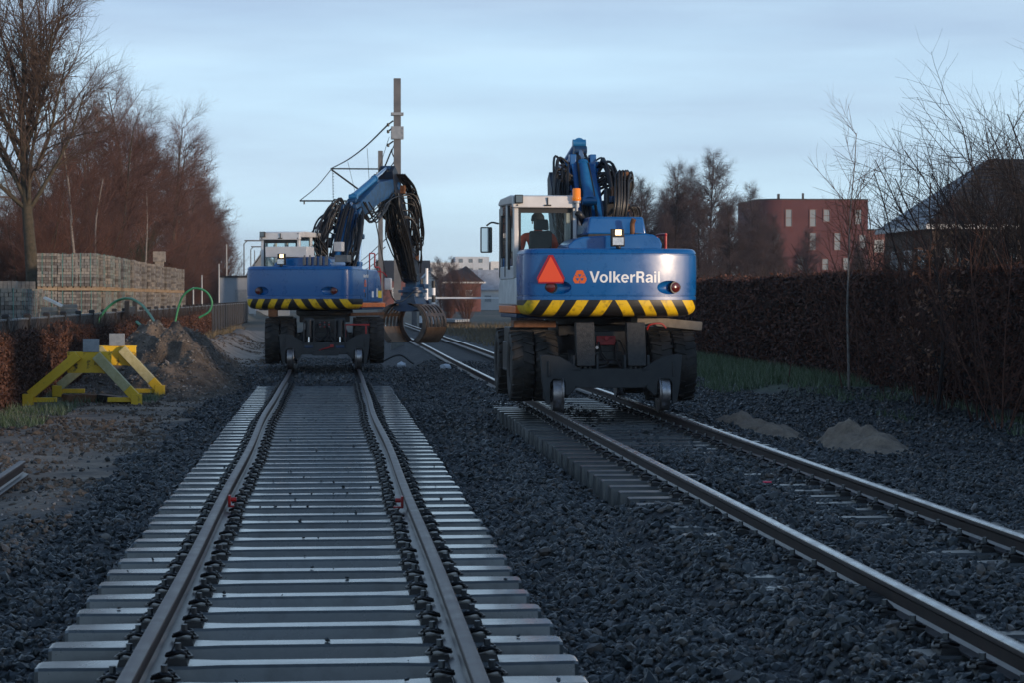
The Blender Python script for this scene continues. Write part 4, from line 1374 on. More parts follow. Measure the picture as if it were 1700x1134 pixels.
    if near:
        bx, by = -0.355, -0.80
        mb = MB()
        mb.cyl((bx, by - 0.06, 2.88), (bx, by - 0.06, 3.02), 0.025, n=10); mb.cyl((bx, by - 0.06, 3.0), (bx, by - 0.06, 3.03), 0.06, n=16)
        be = mb.build('beacon', 'galvanised', root, rz=up)
        mb = MB(); mb.lathe([(0.0, 3.03), (0.052, 3.03), (0.066, 3.055), (0.066, 3.08), (0.060, 3.09), (0.060, 3.20), (0.052, 3.215), (0.0, 3.22)], (bx, by - 0.06, 0), 'z', 20)
        mb.build('amber_dome', 'amber', be)
        mb = MB(); mb.tube(catmull([(bx + 0.02, by, 2.86), (bx + 0.06, by - 0.02, 2.82), (bx + 0.14, by + 0.1, 2.7), (bx + 0.2, by + 0.1, 2.5)], 4), 0.05, 10)
        mb.build('air_duct', 'hose_black', root, rz=up)
    else:
        mb = MB()
        mb.box((-0.42, -1.2, 2.64), (1.0, 0.5, 0.24))
        mb.build('tool_box', 'white_paint', root, bevel=0.012, rz=up)
        mb = MB()
        for k in range(5):
            xx = 0.12 + 0.13 * k
            mb.box((xx, -1.72, 2.42), (0.06, 0.08, 0.18)); mb.cyl((xx, -1.72, 2.5), (xx, -1.72, 2.56), 0.02, n=8)
        mb.box((0.95, -1.5, 2.48), (0.3, 0.25, 0.16))
        mb.build('valve_block', 'steel_grey', root, bevel=0.006, rz=up)
        mb = MB(); mb.box((0.42, -0.2, 2.78), (0.2, 0.2, 0.22)); mb.build('control_box', 'white_dirty', root, bevel=0.01, rz=up)
    # ---------- boom
    bx = 0.14
    P0, P1, P2, P3 = pose['P0'], pose['P1'], pose['P2'], pose['P3']
    mb = MB()
    m01 = ((P0[0] + P1[0]) / 2, (P0[1] + P1[1]) / 2)
    boxed_arm(mb, [P0, (m01[0] - 0.02, m01[1]), P1], [0.34, 0.46, 0.34], bx, 0.19)
    mb.cyl((bx - 0.28, *P0), (bx + 0.28, *P0), 0.11, n=18); mb.cyl((bx - 0.27, *P1), (bx + 0.27, *P1), 0.12, n=18)
    for s in (-1, 1):
        boxed_arm(mb, [(P0[0] + 0.02, P0[1]), P1], [0.2, 0.24], bx + s * 0.225, 0.02)
        mb.box((bx + s * 0.16, P1[0] - 0.05, P1[1] + 0.10), (0.10, 0.22, 0.24))
    mb.build('lower_boom', 'blue_paint' if near else 'boom_grime', root, bevel=0.012, rz=up)
    mb = MB()
    m12 = (P1[0] * 0.45 + P2[0] * 0.55, P1[1] * 0.45 + P2[1] * 0.55 + 0.14)
    boxed_arm(mb, [P1, m12, P2], [0.36, 0.50, 0.40], bx, 0.175)
    mb.cyl((bx - 0.22, *P2), (bx + 0.22, *P2), 0.10, n=18)
    mb.build('upper_boom', 'boom_grime' if not near else 'blue_paint', root, bevel=0.012, rz=up)
    d = Vector((P3[0] - P2[0], P3[1] - P2[1])).normalized()
    back = (P2[0] - d.x * 0.55, P2[1] - d.y * 0.55)
    mb = MB()
    boxed_arm(mb, [back, P2, (P2[0] + d.x * 0.4, P2[1] + d.y * 0.4), P3], [0.24, 0.58, 0.52, 0.30], bx, 0.19)
    mb.cyl((bx - 0.19, *P3), (bx + 0.19, *P3), 0.08, n=16)
    mb.build('stick', 'boom_dark', root, bevel=0.012, rz=up)
    # rams
    for s in (-1, 1):
        ram(root, (bx + s * 0.33, P0[0] + 0.55, P0[1] - 0.30), (bx + s * 0.31, m01[0] + 0.35, m01[1] + 0.35), 0.075, 0.045, 0.6, up, 'blue_paint')
    ram(root, (bx, P0[0] - 0.05, P0[1] + 0.55) if not near else (bx - 0.02, P1[0] - 0.9, P1[1] - 0.55), (bx, P1[0] + 0.15, P1[1] + 0.30), 0.085, 0.05, 0.72, up, 'blue_light')
    ram(root, (bx, P1[0] + 0.25, P1[1] + 0.42), (bx, back[0], back[1]), 0.08, 0.05, 0.62, up, 'blue_light')
    # clutter: valve blocks, brackets
    for k in range(14):
        t = rng.random()
        y = P0[0] + (P1[0] - P0[0]) * t; z = P0[1] + (P1[1] - P0[1]) * t
        mb = MB()
        s = rng.choice((-1, 1))
        mb.box((bx + s * rng.uniform(0.24, 0.36), y + rng.uniform(-0.2, 0.1), z + rng.uniform(-0.05, 0.15)), (rng.uniform(0.05, 0.14), rng.uniform(0.06, 0.2), rng.uniform(0.06, 0.2)))
        mb.build('valve', rng.choice(('black_metal', 'blue_dark', 'steel_grey', 'black_metal')), root, bevel=0.006, rz=up)
    # hoses: loops round the boom foot and the knuckle
    for k in range(38 if near else 40):
        s = -1 if k % 2 else 1
        t0 = rng.uniform(0.05, 0.35); t1 = rng.uniform(0.7, 1.0)
        def at(t, dx, dy, dz):
            return (bx + dx, P0[0] + (P1[0] - P0[0]) * t + dy, P0[1] + (P1[1] - P0[1]) * t + dz)
        o1 = s * rng.uniform(0.22, 0.34); bul = s * rng.uniform(0.34, 0.56)
        hose(root, [at(t0, o1, -0.15, 0), at(t0 + 0.1, bul * 0.9, rng.uniform(-0.45, -0.2), 0.1), at((t0 + t1) / 2, bul, rng.uniform(-0.5, -0.2), 0.05),
                    at(t1, bul * 0.85, rng.uniform(-0.4, -0.1), rng.uniform(0.0, 0.2)), at(t1 + 0.05, o1 * 0.8, rng.uniform(-0.15, 0.1), rng.uniform(-0.1, 0.1))], rng.uniform(0.013, 0.024), rz=up)
    for k in range(8):
        o1 = rng.uniform(-0.15, 0.15)
        hose(root, [(bx + o1, P0[0] - 0.1, P0[1] + 0.1), (bx + o1 * 1.3, m01[0] - 0.3, m01[1] + 0.1), (bx + o1, P1[0] - 0.22, P1[1] + 0.05), (bx + o1, P1[0] + 0.2, P1[1] + 0.28)], rng.uniform(0.015, 0.024), rz=up)
    if near:
        for k in range(22):
            s = -1 if k % 3 else 1
            z0 = P1[1] - rng.uniform(0.1, 0.5); w_ = s * rng.uniform(0.28, 0.5)
            hose(root, [(bx + s * 0.18, P1[0] - 0.3, z0), (bx + w_, P1[0] - 0.4, z0 + rng.uniform(0.05, 0.22)), (bx + w_ * 1.15, P1[0] - 0.55, z0 - 0.25), (bx + w_, P1[0] - 0.8, z0 - rng.uniform(0.5, 0.9)), (bx + s * 0.2, P0[0], z0 - rng.uniform(0.9, 1.2))], rng.uniform(0.014, 0.024), rz=up)
        # hose bundle standing up on the right of the boom
        for k in range(15):
            q = rng.uniform(-0.05, 0.14)
            hose(root, [(0.34 + q, 0.1, 2.5), (0.42 + q, 0.0, 3.0), (0.46 + q, 0.15, 3.4 + rng.uniform(-.1, .12)), (0.54 + q, 0.3, 3.52 + rng.uniform(-.12, .05)), (0.62 + q * .6, 0.35, 3.30), (0.58, 0.4, 2.95)], rng.uniform(0.014, 0.022), rz=up)
        for k in range(6):
            q = rng.uniform(0, 0.14)
            hose(root, [(0.5, 0.2, 2.9), (0.62 + q, 0.15, 3.0), (0.70 + q, 0.2, 2.85), (0.66 + q, 0.2, 2.6), (0.5, 0.3, 2.5 + q)], 0.015, rz=up)
        for k in range(7):
            mb = MB()
            mb.box((0.40 + rng.uniform(-.05, .18), 0.3 + rng.uniform(-.1, .2), 2.75 + 0.12 * k), (rng.uniform(.08, .2), .2, rng.uniform(.08, .16)))
            mb.build('valve', rng.choice(('black_metal', 'blue_dark', 'rust')), root, bevel=0.006, rz=up)
        mb = MB(); mb.box((0.42, 0.5, 2.85), (0.24, 0.25, 0.85)); mb.build('valve_stand', 'black_metal', root, bevel=0.02, rz=up)
    if not near:
        # hoses hanging along the upper boom and the stick
        for k in range(7):
            o1 = rng.uniform(-0.2, 0.2)
            hose(root, [(bx + o1, P1[0], P1[1] + 0.2), (bx + o1, m12[0] - 0.4, m12[1] - 0.05 - rng.uniform(0.0, 0.3)), (bx + o1, m12[0] + 0.5, m12[1] + rng.uniform(-0.35, 0.1)), (bx + o1, P2[0] - 0.1, P2[1] - 0.1)], 0.02, 'blue_dark' if k < 4 else 'hose_black', rz=up)
        for k in range(30):
            s = 1 if k % 3 else -1
            o1 = s * rng.uniform(0.18, 0.42); b2 = rng.uniform(0.1, 0.5)
            t1 = rng.uniform(0.5, 1.0)
            def st(t, dx, off):
                return (bx + dx, P2[0] + (P3[0] - P2[0]) * t + off * 0.8, P2[1] + (P3[1] - P2[1]) * t + off * 0.6)
            hose(root, [st(-0.1, o1, 0.1), st(0.1, o1 * 1.3, 0.25 + b2 * 0.4), st(0.4 * t1, o1 * 1.2, 0.2 + b2), st(0.75 * t1, o1, 0.15 + b2 * rng.uniform(0.3, 1)), st(t1, o1 * 0.7, 0.12)], rng.uniform(0.012, 0.024), rz=up)
        for k in range(18):
            t = rng.uniform(0.05, 0.95)
            mb = MB()
            c = (bx + rng.uniform(-0.22, 0.26), P2[0] + (P3[0] - P2[0]) * t + rng.uniform(0.1, 0.3), P2[1] + (P3[1] - P2[1]) * t + rng.uniform(0.05, 0.2))
            mb.box(c, (rng.uniform(.06, .14), rng.uniform(.08, .16), rng.uniform(.08, .22)))
            mb.build('valve', rng.choice(('black_metal', 'rust', 'steel_grey', 'red_paint', 'black_metal')), root, bevel=0.006, rz=up)
        # a thick tangle of loops left of the boom foot and over the knuckle
        for k in range(22):
            a_ = rng.uniform(0.25, 0.62); zz = rng.uniform(2.2, 2.7)
            hose(root, [(bx - 0.25, P0[0] + 0.1, zz), (bx - a_, P0[0] + 0.1 + rng.uniform(-.3, .3), zz + 0.45), (bx - a_ * rng.uniform(0.8, 1.15), P0[0] + 0.5, zz + rng.uniform(0.8, 1.15)),
                        (bx - a_ * 0.55, P1[0] - 0.2, P1[1] + rng.uniform(0.05, 0.4)), (bx - 0.15, P1[0] + rng.uniform(0, 0.3), P1[1] + rng.uniform(-0.1, 0.15))], rng.uniform(0.014, 0.026), rz=up)
        for k in range(14):
            o1 = rng.uniform(-0.3, 0.3); a_ = rng.uniform(0.2, 0.8)
            hose(root, [(bx + o1, P1[0] + a_, P1[1] + 0.3), (bx + o1 * 1.3, P1[0] + a_ + 0.6, P1[1] + 0.1 - rng.uniform(0, 0.3)), (bx + o1 * 1.2, m12[0] + rng.uniform(-.2, .5), m12[1] - rng.uniform(0.2, 0.5)), (bx + o1, P2[0] - 0.3, P2[1] - rng.uniform(0.1, 0.5)), (bx + o1, P2[0] + 0.3, P2[1] - rng.uniform(0.4, 0.9))], rng.uniform(0.014, 0.024), rz=up)
        for k in range(12):
            o1 = rng.uniform(0.2, 0.5); z0 = P2[1] - rng.uniform(0.0, 0.8); ln = rng.uniform(0.6, 1.4)
            yb = P2[0] + 0.35
            hose(root, [(bx + 0.18, yb, z0), (bx + o1, yb + 0.2, z0 - 0.05), (bx + o1 * 1.25, yb + 0.4, z0 - ln * 0.5), (bx + o1, yb + 0.5 + ln * 0.4, z0 - ln), (bx + 0.2, yb + 0.3 + ln * 0.6, z0 - ln * 0.9)], rng.uniform(0.012, 0.02), rz=up)
        for k in range(26):
            o1 = rng.uniform(-0.28, 0.34); t0 = rng.uniform(-0.05, 0.3); t1 = rng.uniform(0.6, 1.02); b2 = rng.uniform(0.02, 0.22)
            hose(root, [st(t0, o1, -0.30), st(t0 + 0.12, o1 * 1.15, -0.36 - b2), st((t0 + t1) / 2, o1 * 1.2, -0.32 - b2 * 0.6), st(t1 - 0.1, o1, -0.28 - b2 * 0.5), st(t1, o1 * 0.8, -0.16)], rng.uniform(0.013, 0.026), rz=up)
        # cables from the machine to the boom foot
        hose(root, [(bx + 0.2, P3[0] - 0.2, P3[1] - 0.25), (bx + 0.05, P3[0] - 1.2, P3[1] - 0.6), (bx + 0.2, P3[0] - 2.6, P3[1] - 0.3), (bx + 0.1, P2[0] - 1.6, P2[1] - 0.9)], 0.014, rz=up)
        # ---- tilt rotator and clamshell grab
        G = Vector((bx, P3[0] + 0.05, P3[1] - 0.10))
        mb = MB()
        mb.box(G + Vector((0, 0, -0.02)), (0.30, 0.36, 0.30)); mb.cyl(G + Vector((0, 0, -0.12)), G + Vector((0, 0, -0.38)), 0.27, n=22)
        mb.cyl(G + Vector((0, 0, -0.20)), G + Vector((0, 0, -0.27)), 0.38, n=22)
        mb.cyl(G + Vector((-0.1, 0.42, 0.15)), G + Vector((-0.05, 0.16, -0.2)), 0.07, n=10); mb.box(G + Vector((0.2, 0.3, -0.1)), (0.18, 0.4, 0.12))
        mb.build('rotator', 'blue_dark', root, bevel=0.01, rz=up)
        ga = pose['grab']
        Mg = Matrix.Translation(G + Vector((0, 0, -0.36))) @ Matrix.Rotation(ga, 4, 'Z')
        mb = MB(); mb.M = Mg
        mb.box((0, 0, -0.14), (0.62, 0.50, 0.22), top=(0.7, 0.9)); mb.box((0, 0, -0.02), (0.45, 0.45, 0.08))
        for yy in (-0.30, 0.30):
            mb.prism([(-0.42, -0.34), (-0.30, -0.10), (0.30, -0.10), (0.42, -0.34), (0.20, -0.40), (-0.20, -0.40)], 'y', yy - 0.02, yy + 0.02)
        mb.build('grab_head', 'grab_blue', root, bevel=0.01, rz=up)
        for s in (-1, 1):
            curve = [(0.22, -0.22), (0.40, -0.24), (0.56, -0.34), (0.67, -0.50), (0.72, -0.68), (0.70, -0.86), (0.62, -1.02), (0.50, -1.15), (0.36, -1.25)]
            ca_, sa_ = math.cos(R(7)), math.sin(R(7))
            curve = [(0.22 + (u - 0.22) * ca_ - (v + 0.22) * sa_, -0.22 + (u - 0.22) * sa_ + (v + 0.22) * ca_) for u, v in curve]
            cv = catmull([(u, v, 0) for u, v in curve], 2)
            n = len(cv)
            wid = np.linspace(-0.42, 0.42, 12)
            bm = bmesh.new()
            gv = [[bm.verts.new((s * p.x, w, p.y)) for w in wid] for p in cv]
            for i in range(n - 1):
                for j in range(11):
                    # rows of slots through the curved shell
                    if i in (3, 4, 5, 7, 8, 9) and j % 2 == 1 and 0 < j < 10: continue
                    f_ = bm.faces.new((gv[i][j], gv[i][j + 1], gv[i + 1][j + 1], gv[i + 1][j]))
                    f_.material_index = 1 if i >= 10 else 0
            me = bpy.data.meshes.new('shell'); bm.to_mesh(me); bm.free()
            me.materials.append(MAT['grab_steel']); me.materials.append(MAT['grab_edge'])
            me.transform(Mg)
            o = bpy.data.objects.new('shell', me); o.rotation_euler = (0, 0, up); link(o, root)
            md = o.modifiers.new('thick', 'SOLIDIFY'); md.thickness = 0.03; md.offset = 0
            mb = MB(); mb.M = Mg
            inner = [(u - 0.13 if u > 0.3 else u - 0.05, v + 0.03 if v > -0.9 else v + 0.07) for u, v in curve]
            for yy in (-0.435, 0.435):
                mb.prism([(s * u, v) for u, v in curve] + [(s * u, v) for u, v in reversed(inner)], 'y', yy - 0.016, yy + 0.016)
            mb.bar((s * curve[-1][0], -0.42, curve[-1][1]), (s * curve[-1][0], 0.42, curve[-1][1]), 0.10, 0.025)
            mb.build('shell_cheek', 'grab_steel', o, bevel=0.004)
    return root

mat('boom_dark', (0.004, 0.016, 0.042), 0.45, col2=(0.012, 0.012, 0.014), scale=6)
mat('boom_grime', (0.004, 0.06, 0.18), 0.4, col2=(0.006, 0.03, 0.075), scale=6)
mat('plate_tread', (0.028, 0.028, 0.028), 0.5, 0.5, col2=(0.055, 0.053, 0.05), scale=20, bump=0.4, bscale=70)
mat('pallet_grey', (0.17, 0.145, 0.12), 0.8, col2=(0.25, 0.22, 0.18), scale=6)
mat('grab_blue', (0.012, 0.05, 0.13), 0.45, 0.2, col2=(0.05, 0.07, 0.10), scale=6)
mat('mirror_glass', (0.55, 0.6, 0.62), 0.04, 1.0)

near_exc = build_excavator((T2, 32.6, 0), 'blue wheeled road-rail excavator on the old track with red warning triangle and driver', R(2.5), 'near',
                           dict(P0=(0.42, 1.80), P1=(1.75, 3.66), P2=(3.9, 3.2), P3=(3.2, 1.9)))
far_exc = build_excavator((T1, 50.6, 0), 'blue road-rail excavator on the new track with raised boom and open grab', R(-19), 'far',
                          dict(P0=(0.42, 1.80), P1=(1.45, 3.60), P2=(4.70, 4.42), P3=(6.55, 2.10), grab=R(-20)))

def driver():
    """seated figure seen from behind through the cab's rear window"""
    J = {}; E = []
    def v(n, p, r): J[n] = (p, r)
    v('pelvis', (0, 0.02, 0.10), (0.15, 0.12)); v('waist', (0, 0.0, 0.28), (0.145, 0.11)); v('chest', (0, -0.02, 0.46), (0.17, 0.115)); v('neck0', (0, 0.0, 0.60), (0.075, 0.07))
    v('neck1', (0, 0.01, 0.66), (0.055, 0.055)); v('head0', (0, 0.03, 0.72), (0.068, 0.075)); v('head1', (0, 0.03, 0.80), (0.078, 0.095)); v('head2', (0, 0.02, 0.88), (0.055, 0.065))
    E += [('pelvis', 'waist'), ('waist', 'chest'), ('chest', 'neck0'), ('neck0', 'neck1'), ('neck1', 'head0'), ('head0', 'head1'), ('head1', 'head2')]
    for s, q in ((-1, 'l'), (1, 'r')):
        v('sh' + q, (s * 0.215, -0.01, 0.55), (0.078, 0.075)); v('el' + q, (s * 0.29, 0.03, 0.28), (0.06, 0.058)); v('wr' + q, (s * 0.25, 0.30, 0.25), (0.033, 0.03)); v('pa' + q, (s * 0.245, 0.37, 0.255), (0.036, 0.018))
        v('hi' + q, (s * 0.10, 0.06, 0.07), (0.092, 0.09)); v('kn' + q, (s * 0.14, 0.46, 0.06), (0.065, 0.065)); v('an' + q, (s * 0.14, 0.50, -0.02), (0.05, 0.05))
        E += [('chest', 'sh' + q), ('sh' + q, 'el' + q), ('el' + q, 'wr' + q), ('wr' + q, 'pa' + q), ('pelvis', 'hi' + q), ('hi' + q, 'kn' + q), ('kn' + q, 'an' + q)]
        for i, (dx, ln) in enumerate(((-0.026, 0.065), (-0.009, 0.075), (0.009, 0.07), (0.026, 0.055))):
            v('f%d%s' % (i, q), (s * 0.245 + dx, 0.40 + ln * 0.4, 0.25), (0.009, 0.009)); v('g%d%s' % (i, q), (s * 0.245 + dx, 0.40 + ln * 0.75, 0.225), (0.008, 0.008))
            E += [('pa' + q, 'f%d%s' % (i, q)), ('f%d%s' % (i, q), 'g%d%s' % (i, q))]
        v('t0' + q, (s * 0.245 - s * 0.045, 0.36, 0.245), (0.010, 0.010)); v('t1' + q, (s * 0.245 - s * 0.055, 0.40, 0.235), (0.009, 0.009))
        E += [('pa' + q, 't0' + q), ('t0' + q, 't1' + q)]
    names = list(J)
    me = bpy.data.meshes.new('person')
    me.from_pydata([J[n][0] for n in names], [(names.index(a), names.index(b)) for a, b in E], [])
    o = bpy.data.objects.new('person', me)
    COL.objects.link(o)
    md = o.modifiers.new('skin', 'SKIN'); md.use_smooth_shade = True
    for i, n in enumerate(names):
        me.skin_vertices[0].data[i].radius = J[n][1]
        me.skin_vertices[0].data[i].use_root = (n == 'pelvis')
    o.modifiers.new('sub', 'SUBSURF').render_levels = 2
    o.modifiers['sub'].levels = 2
    baked(o)
    me = o.data
    me.materials.clear()
    for m in ('cloth_orange', 'skin', 'cloth_dark'): me.materials.append(MAT[m])
    for p in me.polygons:
        c = p.center
        p.material_index = 1 if (c.z > 0.635 or (c.y > 0.30 and c.z > 0.18)) else (2 if c.z < 0.16 else 0)
        p.use_smooth = True
    o.location = (T2 - 0.80, 32.62, 1.99)
    o.rotation_euler = (0, 0, R(2.5))
    tag(o, 'driver in orange jacket and dark cap seated in the right excavator cab', 'person')
    mb = MB()
    mb.lathe([(0.0, 0.905), (0.06, 0.895), (0.095, 0.855), (0.104, 0.80), (0.102, 0.775), (0.09, 0.775)], (0, 0.02, 0), 'z', 18)
    mb.box((0, 0.15, 0.79), (0.15, 0.10, 0.012))
    mb.build('cap', 'cloth_dark', o)
    mb = MB()
    mb.prism([(0.10, 0.735), (0.145, 0.73), (0.12, 0.77)], 'x', -0.014, 0.014); mb.box((0, 0.112, 0.70), (0.05, 0.012, 0.010))
    for s in (-1, 1): mb.box((s * 0.083, 0.03, 0.76), (0.015, 0.035, 0.055))
    mb.build('face', 'skin', o, bevel=0.004)
    for s in (-1, 1):
        mb = MB(); mb.lathe([(0.0, -0.01), (0.010, 0), (0.0, 0.01)], (s * 0.032, 0.118, 0.775), 'z', 8); mb.build('eye', 'cloth_dark', o)
driver()
# ------------------------------------------------------------------ heaps of earth and sand
def gz(x, y):
    return float(ground_z(np.array([x]), np.array([y]))[0])

def heap(name, label, cat, matname, x0, x1, y0, y1, step, f):
    xs = np.arange(x0, x1 + 1e-6, step); ys = np.arange(y0, y1 + 1e-6, step * 1.3)
    gx, gy = np.meshgrid(xs, ys)
    h = f(gx, gy)
    z = ground_z(gx, gy) + h - 0.06
    nx = len(xs)
    v = np.stack([gx.ravel(), gy.ravel(), z.ravel()], 1)
    i = np.arange(len(ys) - 1)[:, None] * nx + np.arange(nx - 1)[None, :]
    q = np.stack([i, i + 1, i + nx + 1, i + nx], -1).reshape(-1, 4)
    hh = h.ravel()
    q = q[(hh[q].max(1) > 0.02)]
    o = mesh_obj(name, bulk_mesh(name, v, q, smooth=True), matname)
    tag(o, label, cat)
    return o

def g2(x, y, cx, cy, sx, sy, a, p=2.0):
    return a * np.exp(-(np.abs((x - cx) / sx) ** p + np.abs((y - cy) / sy) ** p))

def mound_f(x, y):
    h = g2(x, y, -4.25, 47.0, 0.85, 2.4, 0.92) + g2(x, y, -3.2, 47.0, 0.8, 3.2, 0.78) + g2(x, y, -2.75, 45.0, 0.5, 2.6, 0.35) + g2(x, y, -3.3, 55.0, 0.8, 5.0, 0.75) + g2(x, y, -4.4, 62.0, 0.8, 7.0, 0.6) + g2(x, y, -3.5, 44.6, 0.5, 1.3, 0.25)
    n = 0.35 + 1.35 * fbm(x * 1.5, y * 0.9, 101)
    fine = 0.30 * (fbm(x * 3.5, y * 2.8, 111) - 0.45) + 0.16 * (fbm(x * 9, y * 8, 113) - 0.45)
    return h * n + fine * np.clip(h * 3, 0, 1)
_mound = heap('dirt_mound', 'heap of grey brown earth and rubble beside the yellow buffer stop', 'dirt mound', 'earth', -6.0, -1.7, 40, 78, 0.065, mound_f)
def mound_rubble():
    rng = np.random.default_rng(44)
    n = 14000
    x = rng.uniform(-5.6, -1.8, n); y = rng.uniform(41, 70, n)
    h = mound_f(x, y)
    k = h > 0.05
    x, y, h = x[k], y[k], h[k]
    s = rng.uniform(0.012, 0.05, len(x)) * np.where(rng.random(len(x)) < 0.06, 1.8, 1.0)
    v, f, t = scatter_stones(np.stack([x, y, ground_z(x, y) + h - 0.06 + s * 0.2], 1), s, 45, 1)
    t = np.repeat(rng.beta(1.2, 3.0, len(x)), 6)
    o = mesh_obj('rubble', bulk_mesh('rubble', v, f, t), 'pebble', _mound)
    o['kind'] = 'stuff'
mound_rubble()
def sand1(x, y):
    h = g2(x, y, 6.05, 31.8, 0.26, 1.0, 0.30) + g2(x, y, 6.4, 30.7, 0.34, 0.9, 0.22)
    return h * (0.35 + 1.3 * fbm(x * 3.5, y * 2.5, 121)) + 0.14 * (fbm(x * 8, y * 7, 122) - 0.45) * np.clip(h * 8, 0, 1)
heap('sand_pile', 'long low pile of sand on the ballast nearer the grass', 'sand pile', 'sand', 5.4, 7.6, 28, 34, 0.045, sand1)['group'] = 'sand piles beside the old track'
def sand2(x, y):
    h = g2(x, y, 6.85, 28.3, 0.30, 0.65, 0.38) + g2(x, y, 7.1, 27.5, 0.38, 0.8, 0.22)
    return h * (0.35 + 1.3 * fbm(x * 3.5, y * 2.5, 131)) + 0.14 * (fbm(x * 8, y * 7, 132) - 0.45) * np.clip(h * 8, 0, 1)
heap('sand_pile', 'short peaked pile of sand on the ballast nearest the camera', 'sand pile', 'sand', 6.0, 8.4, 25.4, 30.2, 0.045, sand2)['group'] = 'sand piles beside the old track'

# ------------------------------------------------------------------ yellow buffer stop
def buffer_stop():
    root = empty('buffer_stop', (-4.52, 40.12, gz(-4.52, 40.12) - 0.02), R(-2))
    tag(root, 'yellow steel buffer stop with two grey square plates beside the dirt mound', 'buffer stop')
    for k, (ox, oy, oz) in enumerate(((0, 0, 0), (0.16, 2.35, 0.06))):
        mb = MB()
        mb.box((0.13 + ox, 0.12 + oy, 0.785 + oz), (0.80, 0.045, 0.39))
        mb.box((0.13 + ox, 0.19 + oy, 0.965 + oz), (0.80, 0.16, 0.03)); mb.box((0.13 + ox, 0.19 + oy, 0.605 + oz), (0.80, 0.16, 0.03))
        b = mb.build('cross_plate', 'yellow_plate', root, bevel=0.006)
        # struts
        def strut(p, q, front, name='strut'):
            m_ = MB()
            m_.bar(p, q, 0.17, 0.155, up=(0, 1, 0)) if False else m_.bar(p, q, 0.155, 0.17)
            return m_.build(name, front, root, bevel=0.008)
        l0, l1 = (-0.93 + ox, 0.0 + oy, 0.19 + oz), (-0.06 + ox, 0.02 + oy, 0.915 + oz)
        r0, r1 = (0.98 + ox, 0.0 + oy, 0.15 + oz), (0.27 + ox, 0.02 + oy, 0.915 + oz)
        strut(l0, l1, 'yellow_paint' if k == 0 else 'yellow_worn')
        m0 = tuple(r0[i] * 0.8 + r1[i] * 0.2 for i in range(3))
        strut(m0, r1, 'yellow_worn')
        strut(r0, m0, 'yellow_paint', 'strut_end')
        mb = MB()
        mb.box((0.30 + ox + 0.10, 0.12 + oy, 0.60 + oz), (0.04, 0.10, 0.04))
        mb.tube(catmull([(0.46 + ox, 0.06 + oy, 0.62 + oz), (0.50 + ox, 0.06 + oy, 0.67 + oz), (0.55 + ox, 0.06 + oy, 0.62 + oz), (0.50 + ox, 0.06 + oy, 0.57 + oz), (0.46 + ox, 0.06 + oy, 0.61 + oz)], 4), 0.014, 6)
        mb.build('shackle', 'yellow_paint', root)
        for x in (-0.965, 1.0):
            mb = MB()
            mb.box((x + ox, 0.0 + oy, 0.10 + oz), (0.19, 0.17, 0.22))
            mb.build('foot', 'yellow_paint', root, bevel=0.012)
        mb = MB()
        mb.box((0.165 + ox, 0.10 + oy, 1.10 + oz), (0.295, 0.035, 0.25))
        mb.build('buffer_plate', 'galvanised', root, bevel=0.004)
        mb = MB()
        for (a, c) in ((-0.66, 0.42), (0.69, 0.44)):
            mb = MB()
            mb.box((a + ox, 0.05 + oy, 0.10 + oz), (c, 0.10, 0.085))
            mb.build('base_bar', 'yellow_paint', root, bevel=0.006)
    for x in (-0.1,):
        mb = MB()
        mb.bar((x, 0.2, 0.72), (x + 0.16, 2.42, 0.78), 0.10, 0.10)
        mb.build('tie_beam', 'yellow_paint', root, bevel=0.006)
    mb = MB(); mb.bar((-0.3, 0.6, 0.10), (0.25, 0.75, 0.08), 0.22, 0.16); mb.bar((0.25, 0.8, 0.06), (0.9, 1.0, 0.05), 0.18, 0.13)
    o = mb.build('timber_block', 'rust', root, bevel=0.01)
def yellow_plate_mat():
    mat('yellow_plate', (0.70, 0.42, 0.01), 0.5, col2=((0.74, 0.46, 0.015), (0.76, 0.47, 0.02), (0.05, 0.025, 0.012)), scale=7, contrast=(0.3, 0.66))
yellow_plate_mat()
buffer_stop()
# a heap of broken timber and dark rubble under the stop
for i, (x, y, rz_, ln) in enumerate(((-4.3, 40.9, 0.4, 0.7), (-4.0, 40.5, -0.5, 0.6), (-4.75, 40.7, 1.0, 0.5), (-3.65, 40.4, 0.1, 0.35))):
    mb = MB(); mb.box((0, 0, 0.07), (ln, 0.15, 0.13))
    o = mb.build('timber_offcut', 'black_metal' if i % 2 else 'rust', bevel=0.01)
    o.location = (x, y, gz(x, y) + 0.01); o.rotation_euler = (0.1, 0.08, rz_)
    tag(o, 'dark broken timber offcut lying in the rubble under the buffer stop', 'timber', 'timber offcuts under the buffer stop')

# loose rails at the left edge
for i, (x, dz) in enumerate(((-3.37, 0.0), (-3.58, 0.0))):
    path = [(0, -9 + k * 1.5, 0.159) for k in range(7)]
    o = mesh_obj('loose_rail', rail_mesh('loose_rail', path, 'rail_head_new'), None)
    o.location = (x, 24.2 - 0.25 * i, gz(x, 21) + 0.03); o.rotation_euler = (0, 0, R(1.5 - i))
    tag(o, ('loose rail on the dirt at the left edge, %s' % ('nearer the new track' if i == 0 else 'farther from the new track')), 'rail', 'loose rails on the dirt')

